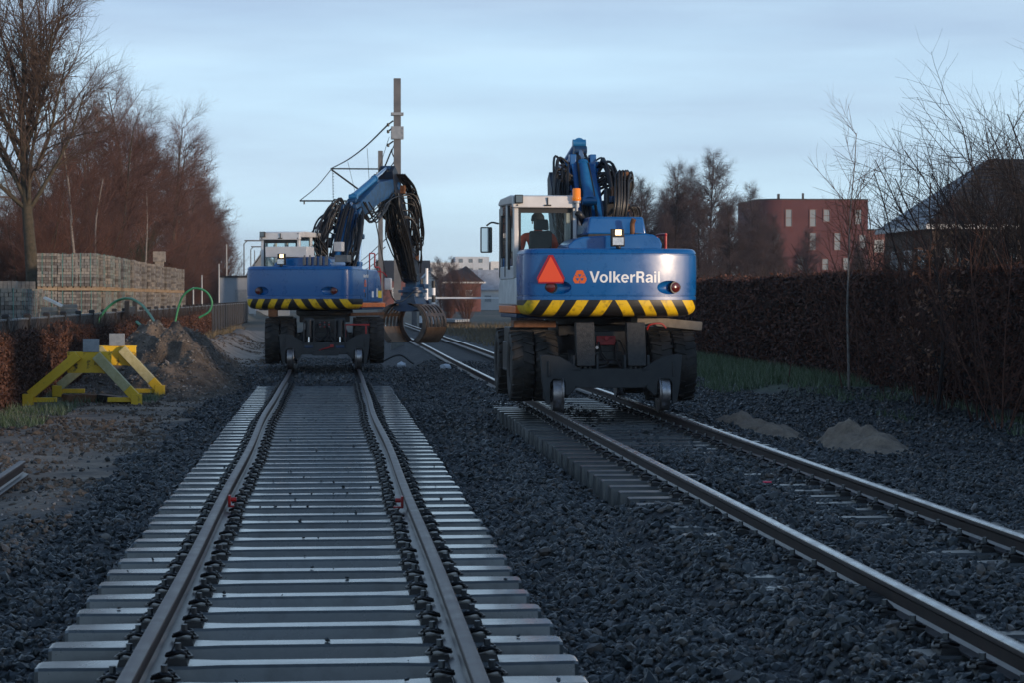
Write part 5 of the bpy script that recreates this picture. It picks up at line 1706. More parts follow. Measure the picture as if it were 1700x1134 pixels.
# ------------------------------------------------------------------ fence along the yard
def fence():
    root = empty('fence', (-6.15, 30, -0.3))
    tag(root, 'dark board fence with pale top edge running along the paver yard', 'fence')
    mb = MB(); mb.box((0, 0, 0.77), (0.13, 0.13, 1.54)); mb.box((0, 0, 1.56), (0.17, 0.17, 0.05), top=(0.7, 0.7))
    post = mb.build('post', 'fence_dark', root, bevel=0.01)
    mb = MB(); mb.box((0.0, 1.5, 0.77), (0.035, 2.86, 1.36))
    for k in range(4): mb.box((0.022, 1.5, 0.2 + 0.36 * k), (0.012, 2.86, 0.03))
    panel = mb.build('panel', 'fence_board', root)
    mb = MB(); mb.box((0.0, 1.5, 1.475), (0.075, 2.86, 0.04))
    cap = mb.build('top_rail', 'fence_top', root, bevel=0.006)
    for k in range(1, 45):
        y = k * 3.0
        if 32.5 < y + 30 - 30 < 33.2: pass
        for src in (post, panel, cap):
            c = src.copy(); COL.objects.link(c); c.parent = root; c.location = (0, y, 0)
mat('fence_board', (0.016, 0.012, 0.010), 0.7, col2=(0.04, 0.029, 0.024), scale=2.5, bump=0.2, bscale=20)
fence()
def gate():
    root = empty('fence_gate', (-5.95, 66.0, -0.3))
    tag(root, 'dark solid gate panel standing in the fence behind the mound', 'gate')
    mb = MB(); mb.box((0, 0, 0.85), (0.06, 2.6, 1.55)); mb.build('leaf', 'fence_dark', root, bevel=0.01)
    for y in (-1.3, 1.3):
        mb = MB(); mb.box((0, y, 0.9), (0.14, 0.14, 1.8)); mb.build('post', 'fence_dark', root, bevel=0.01)
    mb = MB(); mb.box((0.05, 0.3, 1.15), (0.04, 0.14, 0.05)); mb.build('latch', 'bolt_steel', root)
gate()

# ------------------------------------------------------------------ packs of pavers in the yard
mat('paver_dark', (0.09, 0.08, 0.072), 0.85, col2=(0.15, 0.13, 0.115), scale=3)
def pack_meshes():
    rng = random.Random(3)
    out = []
    for var in range(3):
        mb = MB()
        nx, ny, nz = 7, 9, 11
        W_, D_, H_ = 0.73, 1.06, 1.22
        lay = [rng.choice((0, 0, 1, 1, 2)) for _ in range(nz)]
        for iz in range(nz):
            for ix in range(nx):
                for iy in range(ny):
                    if 0 < ix < nx - 1 and 0 < iy < ny - 1 and iz < nz - 1: continue
                    if iy == ny - 1 and 0 < ix < nx - 1 and iz < nz - 1: continue
                    j = rng.uniform(-0.014, 0.014)
                    mb.box((-W_ / 2 + (ix + 0.5) * W_ / nx + j, -D_ / 2 + (iy + 0.5) * D_ / ny + rng.uniform(-.006, .006), (iz + 0.5) * H_ / nz),
                           (W_ / nx - 0.010, D_ / ny - 0.010, H_ / nz - 0.012), mi=lay[iz] if rng.random() < 0.8 else rng.choice((0, 1, 2)))
        o = mb.build('paver_blocks', ['paver', 'paver_grey', 'paver_dark'], smooth=0, fix=False)
        out.append(o.data); bpy.data.objects.remove(o)
    mb = MB()
    for y in (-0.45, 0, 0.45): mb.box((0, y, 0.055), (0.72, 0.12, 0.10))
    for x in (-0.3, -0.1, 0.1, 0.3): mb.box((x, 0, 0.13), (0.14, 1.06, 0.035))
    o = mb.build('pallet', 'pallet_wood', smooth=0); pal = o.data; bpy.data.objects.remove(o)
    mb = MB()
    for x in (-0.18, 0.18): mb.box((x, -0.535, 0.61), (0.02, 0.006, 1.235)); mb.box((x, 0, 1.226), (0.02, 1.08, 0.006))
    mb.box((0.368, 0.2, 0.61), (0.006, 0.02, 1.235)); mb.box((0.368, -0.2, 0.61), (0.006, 0.02, 1.235))
    o = mb.build('strap', 'strap_green', smooth=0); st = o.data; bpy.data.objects.remove(o)
    return out, pal, st
PACK, PALLET, STRAP = pack_meshes()
pk_rng = random.Random(8)
def pack(x, y, z, label, group, strap=True):
    root = empty('paver_pack', (x, y, z), pk_rng.uniform(-0.02, 0.02))
    tag(root, label, 'paver pack', group)
    mesh_obj('pallet', PALLET, None, root)
    b = mesh_obj('paver_blocks', pk_rng.choice(PACK), None, root)
    b['kind'] = 'stuff'
    b.location = (0, 0, 0.155); b.scale = (1, 1, pk_rng.uniform(0.97, 1.01))
    if strap:
        s = mesh_obj('strap', STRAP, None, root); s.location = (0, 0, 0.155)
ZB = 0.47
for lev in (0, 1):
    nm = ('lower', 'upper')[lev]
    for k in range(41):
        y = 81.6 + k * 1.16
        if lev == 1 and k in (17, 33): continue
        pack(-8.87 + pk_rng.uniform(-0.13, 0.10), y, ZB + lev * 1.385, 'strapped pack of grey brown pavers in the %s row of the long stack' % nm, 'paver packs, %s row of the long stack' % nm, strap=k < 12)
    for i in (1, 2):
        pack(-8.87 - i * 0.75, 81.6, ZB + lev * 1.385, 'paver pack at the near end of the long stack, %s row, %s from the corner' % (nm, ('', 'second', 'third')[i]), 'paver packs at the near end of the long stack')
for k in range(5):
    for i in range(3):
        if i and k: continue
        pack(-8.38 - i * 0.75, 57.9 + k * 1.15, ZB - 0.01, 'paver pack in the low stack just behind the fence at the left edge', 'paver packs in the low left stack')
pack(-10.3, 58.6, ZB + 1.375, 'single paver pack on top of the low stack at the left edge', None)
# loose blocks on top of the stacks
for i, (x, y, z) in enumerate(((-8.3, 60.5, ZB + 1.37), (-8.6, 59.2, ZB + 1.37), (-8.75, 113.2, ZB + 2.76))):
    mb = MB()
    for a in range(4):
        for c in range(2):
            mb.box((a * 0.11 - 0.16, 0, 0.05 + c * 0.105), (0.10, 0.42, 0.10))
    if i == 2:
        for c in range(2, 7): mb.box((0, 0, 0.05 + c * 0.105), (0.6, 0.6, 0.10))
    o = mb.build('loose_pavers', 'paver', smooth=0)
    o['kind'] = 'stuff'
    o.location = (x, y, z)
    tag(o, ('loose pavers on the low left stack, farther pile', 'loose pavers on the low left stack, nearer pile', 'small pile of pavers topping the far part of the long stack')[i], 'pavers')
for i, (x, y, zt) in enumerate(((-7.25, 57.2, 1.36), (-6.82, 57.6, 1.43))):
    root = empty('paver_pile', (x, y, gz(x, y)))
    tag(root, 'small open pile of brown kerb pavers behind the fence, %s' % ('with a tilted slab on it' if i == 0 else 'right of the tilted slab'), 'paver pile')
    h = zt - gz(x, y)
    n = int(h / 0.105)
    for k in range(n):
        mb = MB(); mb.box((pk_rng.uniform(-.02, .02), 0, (k + 0.5) * h / n), (0.40, 0.5, h / n - 0.012)); mb.build('paver', 'paver', root, bevel=0.006)
    if i == 0:
        mb = MB(); mb.box((0.10, 0, h + 0.13), (0.52, 0.4, 0.06), Matrix.Rotation(R(26), 3, 'Y')); mb.build('slab', 'white_dirty', root, bevel=0.006)

# green pipes
def pipe(label, pts, r):
    mb = MB(); mb.tube(catmull(pts, 8), r, 10)
    o = mb.build('pipe', 'hose_green', smooth=60); tag(o, label, 'pipe', 'green plastic pipes by the fence')
pipe('green plastic pipe arching over the fence and down onto the dirt mound', [(-6.3, 58.5, 0.6), (-6.05, 58.6, 1.15), (-5.72, 58.6, 1.48), (-5.3, 58.2, 1.58), (-4.85, 57.0, 1.40), (-4.35, 54.5, 1.02), (-3.95, 51.5, 0.70), (-3.7, 49.8, 0.45)], 0.034)
pipe('short green pipe end poking up from behind the dirt mound', [(-4.6, 52.5, 1.02), (-4.25, 51.5, 0.80), (-3.9, 50.2, 0.62)], 0.035)
pipe('green plastic pipe looping above the fence far behind the mound', [(-5.35, 76, 0.7), (-5.2, 76, 1.35), (-5.0, 75.8, 1.72), (-4.65, 75.7, 1.92), (-4.25, 75.6, 1.80), (-4.05, 75.6, 1.45), (-4.15, 75.6, 1.12), (-4.5, 75.6, 0.9)], 0.036)

# ------------------------------------------------------------------ catenary masts and wires
def mast(x, y, top, label, bands):
    root = empty('catenary_mast', (x, y, -0.35))
    tag(root, label, 'catenary mast', 'catenary masts between the tracks')
    h = top + 0.35
    mb = MB()
    w = 0.26
    mb.box((0, -w / 2 + 0.012, h / 2), (w, 0.022, h)); mb.box((0, w / 2 - 0.012, h / 2), (w, 0.022, h)); mb.box((0, 0, h / 2), (0.018, w - 0.05, h))
    mb.box((-w / 2 + 0.01, 0, h / 2 + 0.01), (0.015, w - 0.06, h - 0.05)); mb.box((w / 2 - 0.01, 0, h / 2 + 0.01), (0.015, w - 0.06, h - 0.05))
    mb.build('column', 'mast_grey', root)
    mb = MB(); mb.box((0, 0, 0.16), (0.5, 0.5, 0.5), top=(0.85, 0.85)); mb.build('foundation', 'concrete_old', root, bevel=0.02)
    for zb, hh in bands:
        mb = MB()
        z = zb + 0.35
        mb.box((0, -0.17, z), (0.46, 0.05, hh)); mb.box((0, 0.17, z), (0.46, 0.05, hh))
        for s in (-1, 1): mb.cyl((s * 0.2, -0.24, z), (s * 0.2, 0.24, z), 0.018, n=8)
        mb.build('clamp', 'galvanised', root, bevel=0.004)
    return root
m1 = mast(2.5, 80.1, 9.66, 'tall grey catenary mast with clamp bands rising behind the raised boom', ((8.35, 0.10), (7.82, 0.14), (7.66, 0.18), (7.50, 0.14)))
m2 = mast(2.82, 120.2, 9.69, 'shorter looking grey catenary mast farther back carrying a bracket', ((8.45, 0.1),))
mb = MB()
mb.tube([(-0.12, 0, 9.04), (-2.75, 0.1, 9.05)], 0.04, 8); mb.tube([(-2.7, 0.1, 9.0), (-0.1, 0, 7.1)], 0.05, 8)
mb.tube([(-4.45, 0.2, 7.27), (-0.1, 0, 7.27)], 0.045, 8)
mb.build('bracket', 'wire_dark', m2, smooth=60)
mb = MB()
for k in range(10): mb.lathe([(0.0, 0), (0.05, 0.02), (0.02, 0.06)], (-2.6, 0.1, 8.9 - 0.16 * k), 'z', 8)
mb.tube([(-2.65, 0.1, 9.0), (-2.6, 0.1, 7.3)], 0.012, 5)
mb.build('insulator', 'wire_dark', m2)
mb = MB(); mb.cyl((-4.2, 0.2, 7.27), (-4.2, 0.2, 7.08), 0.04, n=8); mb.build('clamp', 'wire_dark', m2)
mb = MB()
for dz in (0, 0.25, 0.75):
    mb.tube([(-0.35, -0.1, 8.3 - dz), (-0.15, -0.1, 8.45 - dz)], 0.03, 6); mb.lathe([(0.0, -0.07), (0.05, -0.05), (0.05, 0.05), (0.0, 0.07)], (-0.34, -0.1, 8.3 - dz), 'z', 8)
mb.tube(catmull([(-0.1, -0.1, 7.6), (-0.2, -0.1, 7.3), (-0.1, -0.1, 7.0), (-0.3, -0.1, 6.7)], 4), 0.02, 6)
mb.build('insulator', 'wire_dark', m1)
def wire(label, pts, r=0.018):
    m_ = MB(); m_.tube(catmull(pts, 8), r, 5)
    o = m_.build('wire', 'wire_dark', smooth=60); tag(o, label, 'wire', 'overhead wires at the masts')
wire('dark wire sagging from the tall mast to the bracket of the farther mast', [(2.15, 80.0, 7.95), (1.55, 93, 8.05), (0.9, 107, 8.35), (0.1, 120.3, 8.7)], 0.032)
wire('lower dark wire slanting down from the tall mast behind the boom', [(2.3, 80.0, 7.05), (2.0, 86, 6.4), (1.4, 95, 5.7), (0.6, 105, 5.3)], 0.03)
wire('thin dark wire from the bracket tip down to the lower arm', [(0.1, 120.3, 8.65), (-0.7, 120.4, 7.7), (-1.6, 120.4, 6.95)], 0.025)
for i, (a, b, s) in enumerate((((2.2, 80.0, 7.5), (1.2, 104, 6.2), 0.9), ((1.6, 92, 7.9), (2.4, 118, 6.6), 1.1), ((0.9, 106, 8.2), (1.9, 112, 5.6), 0.4))):
    mid = tuple((a[k] + b[k]) / 2 - (s if k == 2 else 0) for k in range(3))
    wire('thin loose wire hanging slack between the two masts', [a, mid, b], 0.010)
for k in range(3):
    y0 = 90 + 12 * k
    wire('taut overhead wire running away low behind the boom', [(3.3 - 0.2 * k, 121, 5.0 - 0.6 * k), (3.0, 180, 4.9 - 0.5 * k), (2.5, 260, 5.0 - 0.5 * k)], 0.03)

# ------------------------------------------------------------------ small things on the ballast
for i, (x, y, s, m, lb) in enumerate(((2.83, 52.9, 0.14, 'pale_litter', 'white lump of concrete lying between the tracks'), (2.0, 60.5, 0.13, 'pale_litter', 'white plastic drum end beyond the grab, on the ballast'),
                                      (0.42 - 2.2, 17.5, 0.045, 'paver', 'pale brown stone on the left ballast slope'))):
    bm = bmesh.new(); bmesh.ops.create_icosphere(bm, subdivisions=2, radius=s)
    for v_ in bm.verts: v_.co *= 1 + 0.25 * (math.sin(v_.co.x * 40 + i) * math.cos(v_.co.y * 37)); v_.co.z *= 0.7
    me = bpy.data.meshes.new('rubble_lump'); bm.to_mesh(me); bm.free()
    o = mesh_obj('rubble_lump', me, m); o.location = (x, y, gz(x, y) + s * 0.5); tag(o, lb, 'rubble')
mb = MB()
mb.tube(catmull([(-0.9, -0.6, 0.03), (-0.4, 0.1, 0.12), (0.1, 0.2, 0.3), (0.5, 0.1, 0.05), (0.9, 0.6, 0.02)], 6), 0.025, 6)
o = mb.build('cable', 'hose_black'); o.location = (1.9, 62.0, gz(1.9, 62)); tag(o, 'black cable curled on the ballast below the grab', 'cable')
mb = MB(); mb.box((0, 0, 0.0), (0.07, 0.06, 0.012)); o = mb.build('paint_mark', 'pink_mark'); o.location = (4.0, 19.6, gz(4.0, 19.6) + 0.06); tag(o, 'tiny bright pink mark on the ballast of the old track', 'paint mark')
# stack of rails on the bank in the distance
root = empty('rail_stack', (9.0, 143, gz(9, 143))); tag(root, 'pale stack of long rails lying on the bank before the bush', 'rail stack')
for k in range(6):
    mb = MB(); mb.bar((-0.9 + 0.16 * k, -4, 0.45 + 0.01 * k), (-2.0 + 0.16 * k, 6, 0.45), 0.13, 0.16); mb.build('rail', 'galvanised', root)
for y in (-3, 3):
    mb = MB(); mb.box((-0.7, y, 0.18), (1.6, 0.25, 0.36)); mb.build('bearer', 'fence_board', root)
mat('render_blue', (0.42, 0.46, 0.5), 0.8, col2=(0.5, 0.53, 0.57), scale=0.5)
mat('shed_grey', (0.33, 0.36, 0.40), 0.5, col2=(0.38, 0.41, 0.45), scale=0.8)
# ------------------------------------------------------------------ bare trees and shrubs
def seg_mesh(name, S, sides):
    A = np.array(S, np.float64)
    p0, p1, r0, r1 = A[:, 0:3], A[:, 3:6], A[:, 6], A[:, 7]
    d = p1 - p0; d /= np.maximum(np.linalg.norm(d, axis=1, keepdims=True), 1e-9)
    ref = np.where(np.abs(d[:, 2:3]) < 0.9, np.array([[0, 0, 1.0]]), np.array([[1.0, 0, 0]]))
    u = np.cross(d, ref); u /= np.linalg.norm(u, axis=1, keepdims=True)
    w = np.cross(d, u)
    t = np.arange(sides) * 2 * np.pi / sides
    ring = np.cos(t)[None, :, None] * u[:, None, :] + np.sin(t)[None, :, None] * w[:, None, :]
    a = p0[:, None, :] + ring * r0[:, None, None]
    b = p1[:, None, :] + ring * r1[:, None, None]
    V = np.concatenate([a, b], 1)
    n = len(A)
    k = np.arange(sides)
    f = np.stack([k, (k + 1) % sides, (k + 1) % sides + sides, k + sides], 1)
    F = (f[None] + (np.arange(n) * 2 * sides)[:, None, None]).reshape(-1, 4)
    return bulk_mesh(name, V.reshape(-1, 3), F, smooth=True)

def grow(S, p, d, Ln, r, lev, cfg, rng, leafs=None):
    c = cfg[lev]
    n = c['n']
    for i in range(n):
        t = (i + 1) / n
        d = (d + Vector((rng.gauss(0, 1), rng.gauss(0, 1), rng.gauss(0, 1))) * c['wob'] + Vector((0, 0, c['up']))).normalized()
        q = p + d * (Ln / n)
        ra = r * (1 - (1 - c['tip']) * i / n); rb = r * (1 - (1 - c['tip']) * (i + 1) / n)
        S.append((lev, p.x, p.y, p.z, q.x, q.y, q.z, ra, rb))
        if lev + 1 < len(cfg):
            if t > c['bare']:
                k = c['kids'] / max(1, n * (1 - c['bare']))
                k = int(k) + (rng.random() < k - int(k))
                for _ in range(k):
                    az = rng.uniform(0, 2 * math.pi); an = R(rng.gauss(c['ang'], c['ang'] * 0.22))
                    o = d.orthogonal().normalized(); o2 = d.cross(o)
                    dd = d * math.cos(an) + (o * math.cos(az) + o2 * math.sin(az)) * math.sin(an)
                    ln = c['len'] * rng.uniform(0.65, 1.15) * (1 - c.get('fall', 0.55) * max(0, (t - c['bare']) / (1 - c['bare'])))
                    ln = min(ln, Ln * 0.62)
                    grow(S, p.lerp(q, rng.random()), dd, ln, min(rb * 0.75, c['kr']), lev + 1, cfg, rng, leafs)
        elif leafs is not None:
            leafs.append((q.x, q.y, q.z))
        p = q

def make_tree(name, seed, H, r, cfg, bark, twig, d0=(0, 0, 1), split=1, stems=1, spread=0.0, leafs=None):
    rng = random.Random(seed)
    S = []
    for k in range(stems):
        if stems > 1:
            a = 2 * math.pi * k / stems + rng.uniform(-0.3, 0.3)
            d = Vector((math.cos(a) * spread * rng.uniform(0.3, 1), math.sin(a) * spread * rng.uniform(0.3, 1), 1)).normalized()
            grow(S, Vector((math.cos(a) * 0.1, math.sin(a) * 0.1, 0)), d, H * rng.uniform(0.7, 1.05), r * rng.uniform(0.6, 1), 0, cfg, rng, leafs)
        else:
            grow(S, Vector((0, 0, 0)), Vector(d0).normalized(), H, r, 0, cfg, rng, leafs)
    big = [s[1:] for s in S if s[0] < split]; small = [s[1:] for s in S if s[0] >= split]
    bt = seg_mesh(name + '_trunk', big, 9); bt.materials.append(MAT[bark])
    bc = seg_mesh(name + '_crown', small, 3); bc.materials.append(MAT[twig])
    return bt, bc

def plant(name, meshes, loc, rz, sc, label, cat, group=None, parts=('trunk', 'crown')):
    root = empty(name, loc, rz)
    root.scale = (sc if isinstance(sc, tuple) else (sc, sc, sc))
    tag(root, label, cat, group)
    for pn, me in zip(parts, meshes):
        link(bpy.data.objects.new(pn, me), root)
    return root

# tall airy willow-like tree at the left, upswept limbs
big_cfg = [dict(n=9, wob=0.03, up=0.02, tip=0.4, bare=0.55, kids=12, ang=30, len=11.0, kr=0.10, fall=0.15),
           dict(n=9, wob=0.07, up=0.05, tip=0.2, bare=0.12, kids=14, ang=36, len=4.4, kr=0.04, fall=0.5),
           dict(n=6, wob=0.09, up=0.045, tip=0.3, bare=0.1, kids=8, ang=36, len=1.8, kr=0.014, fall=0.4),
           dict(n=4, wob=0.11, up=0.02, tip=0.4, bare=0.1, kids=5, ang=36, len=0.75, kr=0.009, fall=0.3),
           dict(n=2, wob=0.13, up=0.0, tip=0.5, bare=1, kids=0, ang=30, len=0, kr=0)]
BIG = make_tree('willow', 12, 9.0, 0.31, big_cfg, 'bark_olive', 'twig_brown', d0=(0.03, 0, 1), split=2)
# dense reddish broadleaf trees of the belt
def belt_cfg(k, up=0.04):
    return [dict(n=9, wob=0.05, up=0.02, tip=0.15, bare=0.14, kids=30, ang=46, len=6.0, kr=0.07, fall=0.62),
            dict(n=7, wob=0.09, up=up, tip=0.25, bare=0.15, kids=11, ang=38, len=2.3, kr=0.02, fall=0.45),
            dict(n=5, wob=0.12, up=up * 0.7, tip=0.3, bare=0.1, kids=k, ang=38, len=1.15, kr=0.013, fall=0.3),
            dict(n=3, wob=0.14, up=0.0, tip=0.5, bare=1, kids=0, ang=30, len=0, kr=0)]
RED = [make_tree('red_tree', 20 + i, 13.0, 0.17, belt_cfg(11), 'bark_olive', 'twig_red') for i in range(3)]
def shrubby(k):
    return [dict(n=7, wob=0.07, up=0.03, tip=0.2, bare=0.05, kids=15, ang=36, len=2.6, kr=0.03, fall=0.4),
            dict(n=5, wob=0.11, up=0.05, tip=0.3, bare=0.1, kids=10, ang=36, len=1.25, kr=0.013, fall=0.4),
            dict(n=4, wob=0.14, up=0.02, tip=0.4, bare=0.1, kids=k, ang=36, len=0.6, kr=0.008, fall=0.3),
            dict(n=2, wob=0.15, up=0.0, tip=0.5, bare=1, kids=0, ang=30, len=0, kr=0)]
UNDER = [make_tree('under', 40 + i, 6.0, 0.07, shrubby(7), 'bark_olive', 'twig_red', stems=5, spread=0.45) for i in range(2)]
UNDER_G = (UNDER[0][0].copy(), UNDER[0][1].copy())
UNDER_G[1].materials.clear(); UNDER_G[1].materials.append(MAT['twig_green'])
ALDER = [make_tree('alder', 60 + i, 13.5, 0.17, [dict(n=12, wob=0.025, up=0.02, tip=0.08, bare=0.12, kids=56, ang=52, len=5.4, kr=0.055, fall=0.82),
            dict(n=7, wob=0.07, up=0.05, tip=0.25, bare=0.12, kids=14, ang=40, len=1.9, kr=0.02, fall=0.5),
            dict(n=4, wob=0.12, up=0.02, tip=0.4, bare=0.1, kids=10, ang=40, len=0.85, kr=0.014, fall=0.3),
            dict(n=2, wob=0.15, up=0.0, tip=0.5, bare=1, kids=0, ang=30, len=0, kr=0)], 'twig_dark', 'twig_violet') for i in range(2)]
print('tree tris', sum(len(m.polygons) * 2 for grp in ([BIG] + RED + UNDER + ALDER) for m in grp))

plant('tree', BIG, (-11.95, 89.3, 0.4), 0.4, 1.0, 'tall bare tree with upswept limbs behind the near end of the paver stack', 'tree')
tr = random.Random(77)
belt = []
for k in range(24):
    Y = 104 + k * 7.6 + tr.uniform(-3, 3)
    hgt = 1.02 if Y < 190 else (1.02 - (Y - 190) / 150 * 0.42)
    if Y < 132: hgt = 0.62 + 0.3 * (Y - 104) / 28
    belt.append((-13.4 + tr.uniform(-1.2, 0.8), Y, max(0.5, hgt) * tr.uniform(0.95, 1.15), 0))
for k in range(13):
    Y = 100 + k * 9 + tr.uniform(-3, 3)
    belt.append((-19.5 + tr.uniform(-2, 1.5), Y, (0.5 + 0.4 * min(1, max(0, (Y - 115) / 50))) * tr.uniform(0.85, 1.1), 0))
for k in range(7):
    belt.append((-24 - k * 2.6 + tr.uniform(-1, 1), 114 + tr.uniform(-8, 14), tr.uniform(0.45, 0.62), 0))
for i, (x, y, s, _) in enumerate(belt):
    plant('tree', RED[i % 3], (x, y, gz(x, y) - 0.1), tr.uniform(0, 6.28), (s * tr.uniform(0.8, 1.0), s * 0.9, s), 'bare reddish brown tree in the dense belt behind the paver stacks', 'tree', 'bare trees in the belt behind the paver yard')
for k in range(26):
    Y = 96 + k * 8.5 + tr.uniform(-3, 3)
    x = -12.2 + tr.uniform(-1.6, 1.0)
    s = tr.uniform(0.75, 1.15) if Y < 230 else tr.uniform(0.6, 0.9)
    g = k in (4, 6)
    plant('shrub', UNDER_G if g else UNDER[k % 2], (x, Y, gz(x, Y) - 0.1), tr.uniform(0, 6.28), s, 'greenish shrub under the tree belt behind the paver stack' if g else 'bare reddish shrub along the foot of the tree belt', 'shrub', 'greenish shrubs under the tree belt' if g else 'bare shrubs under the tree belt')
for k in range(9):
    x = -24 + k * 1.35 + tr.uniform(-.5, .5); Y = 100 + tr.uniform(-6, 6)
    plant('shrub', UNDER[k % 2], (x, Y, 0.4), tr.uniform(0, 6.28), tr.uniform(0.8, 1.1), 'bare shrub in the dark thicket left of the tall tree', 'shrub', 'bare shrubs in the left thicket')
birch_cfg = [dict(n=11, wob=0.03, up=0.03, tip=0.25, bare=0.35, kids=16, ang=38, len=2.6, kr=0.03, fall=0.5),
             dict(n=5, wob=0.1, up=0.03, tip=0.3, bare=0.15, kids=8, ang=38, len=1.1, kr=0.012, fall=0.4),
             dict(n=4, wob=0.13, up=0.0, tip=0.4, bare=1, kids=0, ang=30, len=0, kr=0)]
BIRCH = make_tree('birch', 90, 9.5, 0.10, birch_cfg, 'birch_bark', 'twig_red')
for i, (x, y, s) in enumerate(((-11.3, 99, 0.95), (-11.1, 104, 0.72), (-11.0, 130, 0.8))):
    plant('birch_tree', BIRCH, (x, y, 0.4), i * 2.0, s, 'slender birch with pale trunk before the tree belt, %s' % ('nearest of three', 'second of three', 'farthest of three')[i], 'birch tree', 'birches before the tree belt')

# alders behind the hedge, right of the near machine
for i, (x, y, s, w) in enumerate(((30.8, 175, 1.03, 1.0), (27.6, 172, 0.93, 0.95), (35.0, 176, 0.83, 0.9), (33.2, 180, 0.72, 1.0), (24.2, 178, 0.74, 1.0), (21.8, 182, 0.72, 0.9), (29.2, 184, 0.80, 1.0), (37.3, 182, 0.66, 0.8), (26.0, 185, 0.7, 1.0), (19.5, 190, 0.62, 0.9), (28.8, 168, 0.72, 1.0), (25.6, 166, 0.62, 1.0), (31.8, 170, 0.7, 1.05), (34.2, 171, 0.6, 1.0), (22.8, 172, 0.6, 1.0), (30.0, 191, 0.86, 1.1), (36.2, 173, 0.55, 1.0), (20.8, 176, 0.55, 1.0), (23.2, 169, 0.8, 1.0), (21.3, 173, 0.72, 0.9), (25.4, 174, 0.86, 1.0), (29.6, 180, 0.95, 1.0))):
    plant('alder_tree', ALDER[i % 2], (x, y, -0.4), i * 1.3, (s * w, s * w, s), 'bare violet grey tree in the clump between right machine and red building', 'tree', 'bare trees left of the red building')
for i, (x, y, s) in enumerate(((8.5, 215, 0.42), (11.5, 225, 0.45), (24.5, 235, 0.46), (27, 250, 0.5), (5.5, 240, 0.45), (15, 260, 0.5), (21.5, 225, 0.38), (42, 190, 0.6), (46, 186, 0.5), (40, 200, 0.55), (52, 210, 0.5), (57, 205, 0.55))):
    plant('alder_tree', ALDER[(i + 1) % 2], (x, y, -0.4), i * 1.7, s, 'hazy bare tree among the far houses or gardens', 'tree', 'far bare trees around the houses')
BUSH = make_tree('bush', 95, 3.6, 0.03, [dict(n=7, wob=0.05, up=0.04, tip=0.3, bare=0.05, kids=11, ang=22, len=1.7, kr=0.014, fall=0.4),
            dict(n=5, wob=0.08, up=0.08, tip=0.4, bare=0.1, kids=5, ang=26, len=0.8, kr=0.009, fall=0.3),
            dict(n=3, wob=0.1, up=0.05, tip=0.5, bare=1, kids=0, ang=30, len=0, kr=0)], 'twig_red', 'twig_red', stems=16, spread=0.33)
plant('shrub', BUSH, (10.7, 169.7, -0.4), 0, (1.25, 1.25, 1.1), 'upright reddish brown bush in front of the dark gabled house', 'shrub')
plant('shrub', BUSH, (9.5, 172, -0.4), 2, (0.8, 0.8, 0.8), 'smaller brown bush left of the upright bush by the far house', 'shrub')

# ------------------------------------------------------------------ leaves, hedges, grass
def leaf_quads(P, size, seed, flat=0.0):
    rng = np.random.default_rng(seed)
    n = len(P)
    a = rng.normal(0, 1, (n, 3)); a /= np.linalg.norm(a, axis=1, keepdims=True)
    b = rng.normal(0, 1, (n, 3)); b -= a * (a * b).sum(1, keepdims=True); b /= np.linalg.norm(b, axis=1, keepdims=True)
    s = size[:, None]
    V = np.stack([P - a * s, P + b * s * 0.45, P + a * s, P - b * s * 0.45], 1).reshape(-1, 3)
    F = np.arange(n * 4).reshape(-1, 4)
    return V, F, np.repeat(rng.random(n), 4)

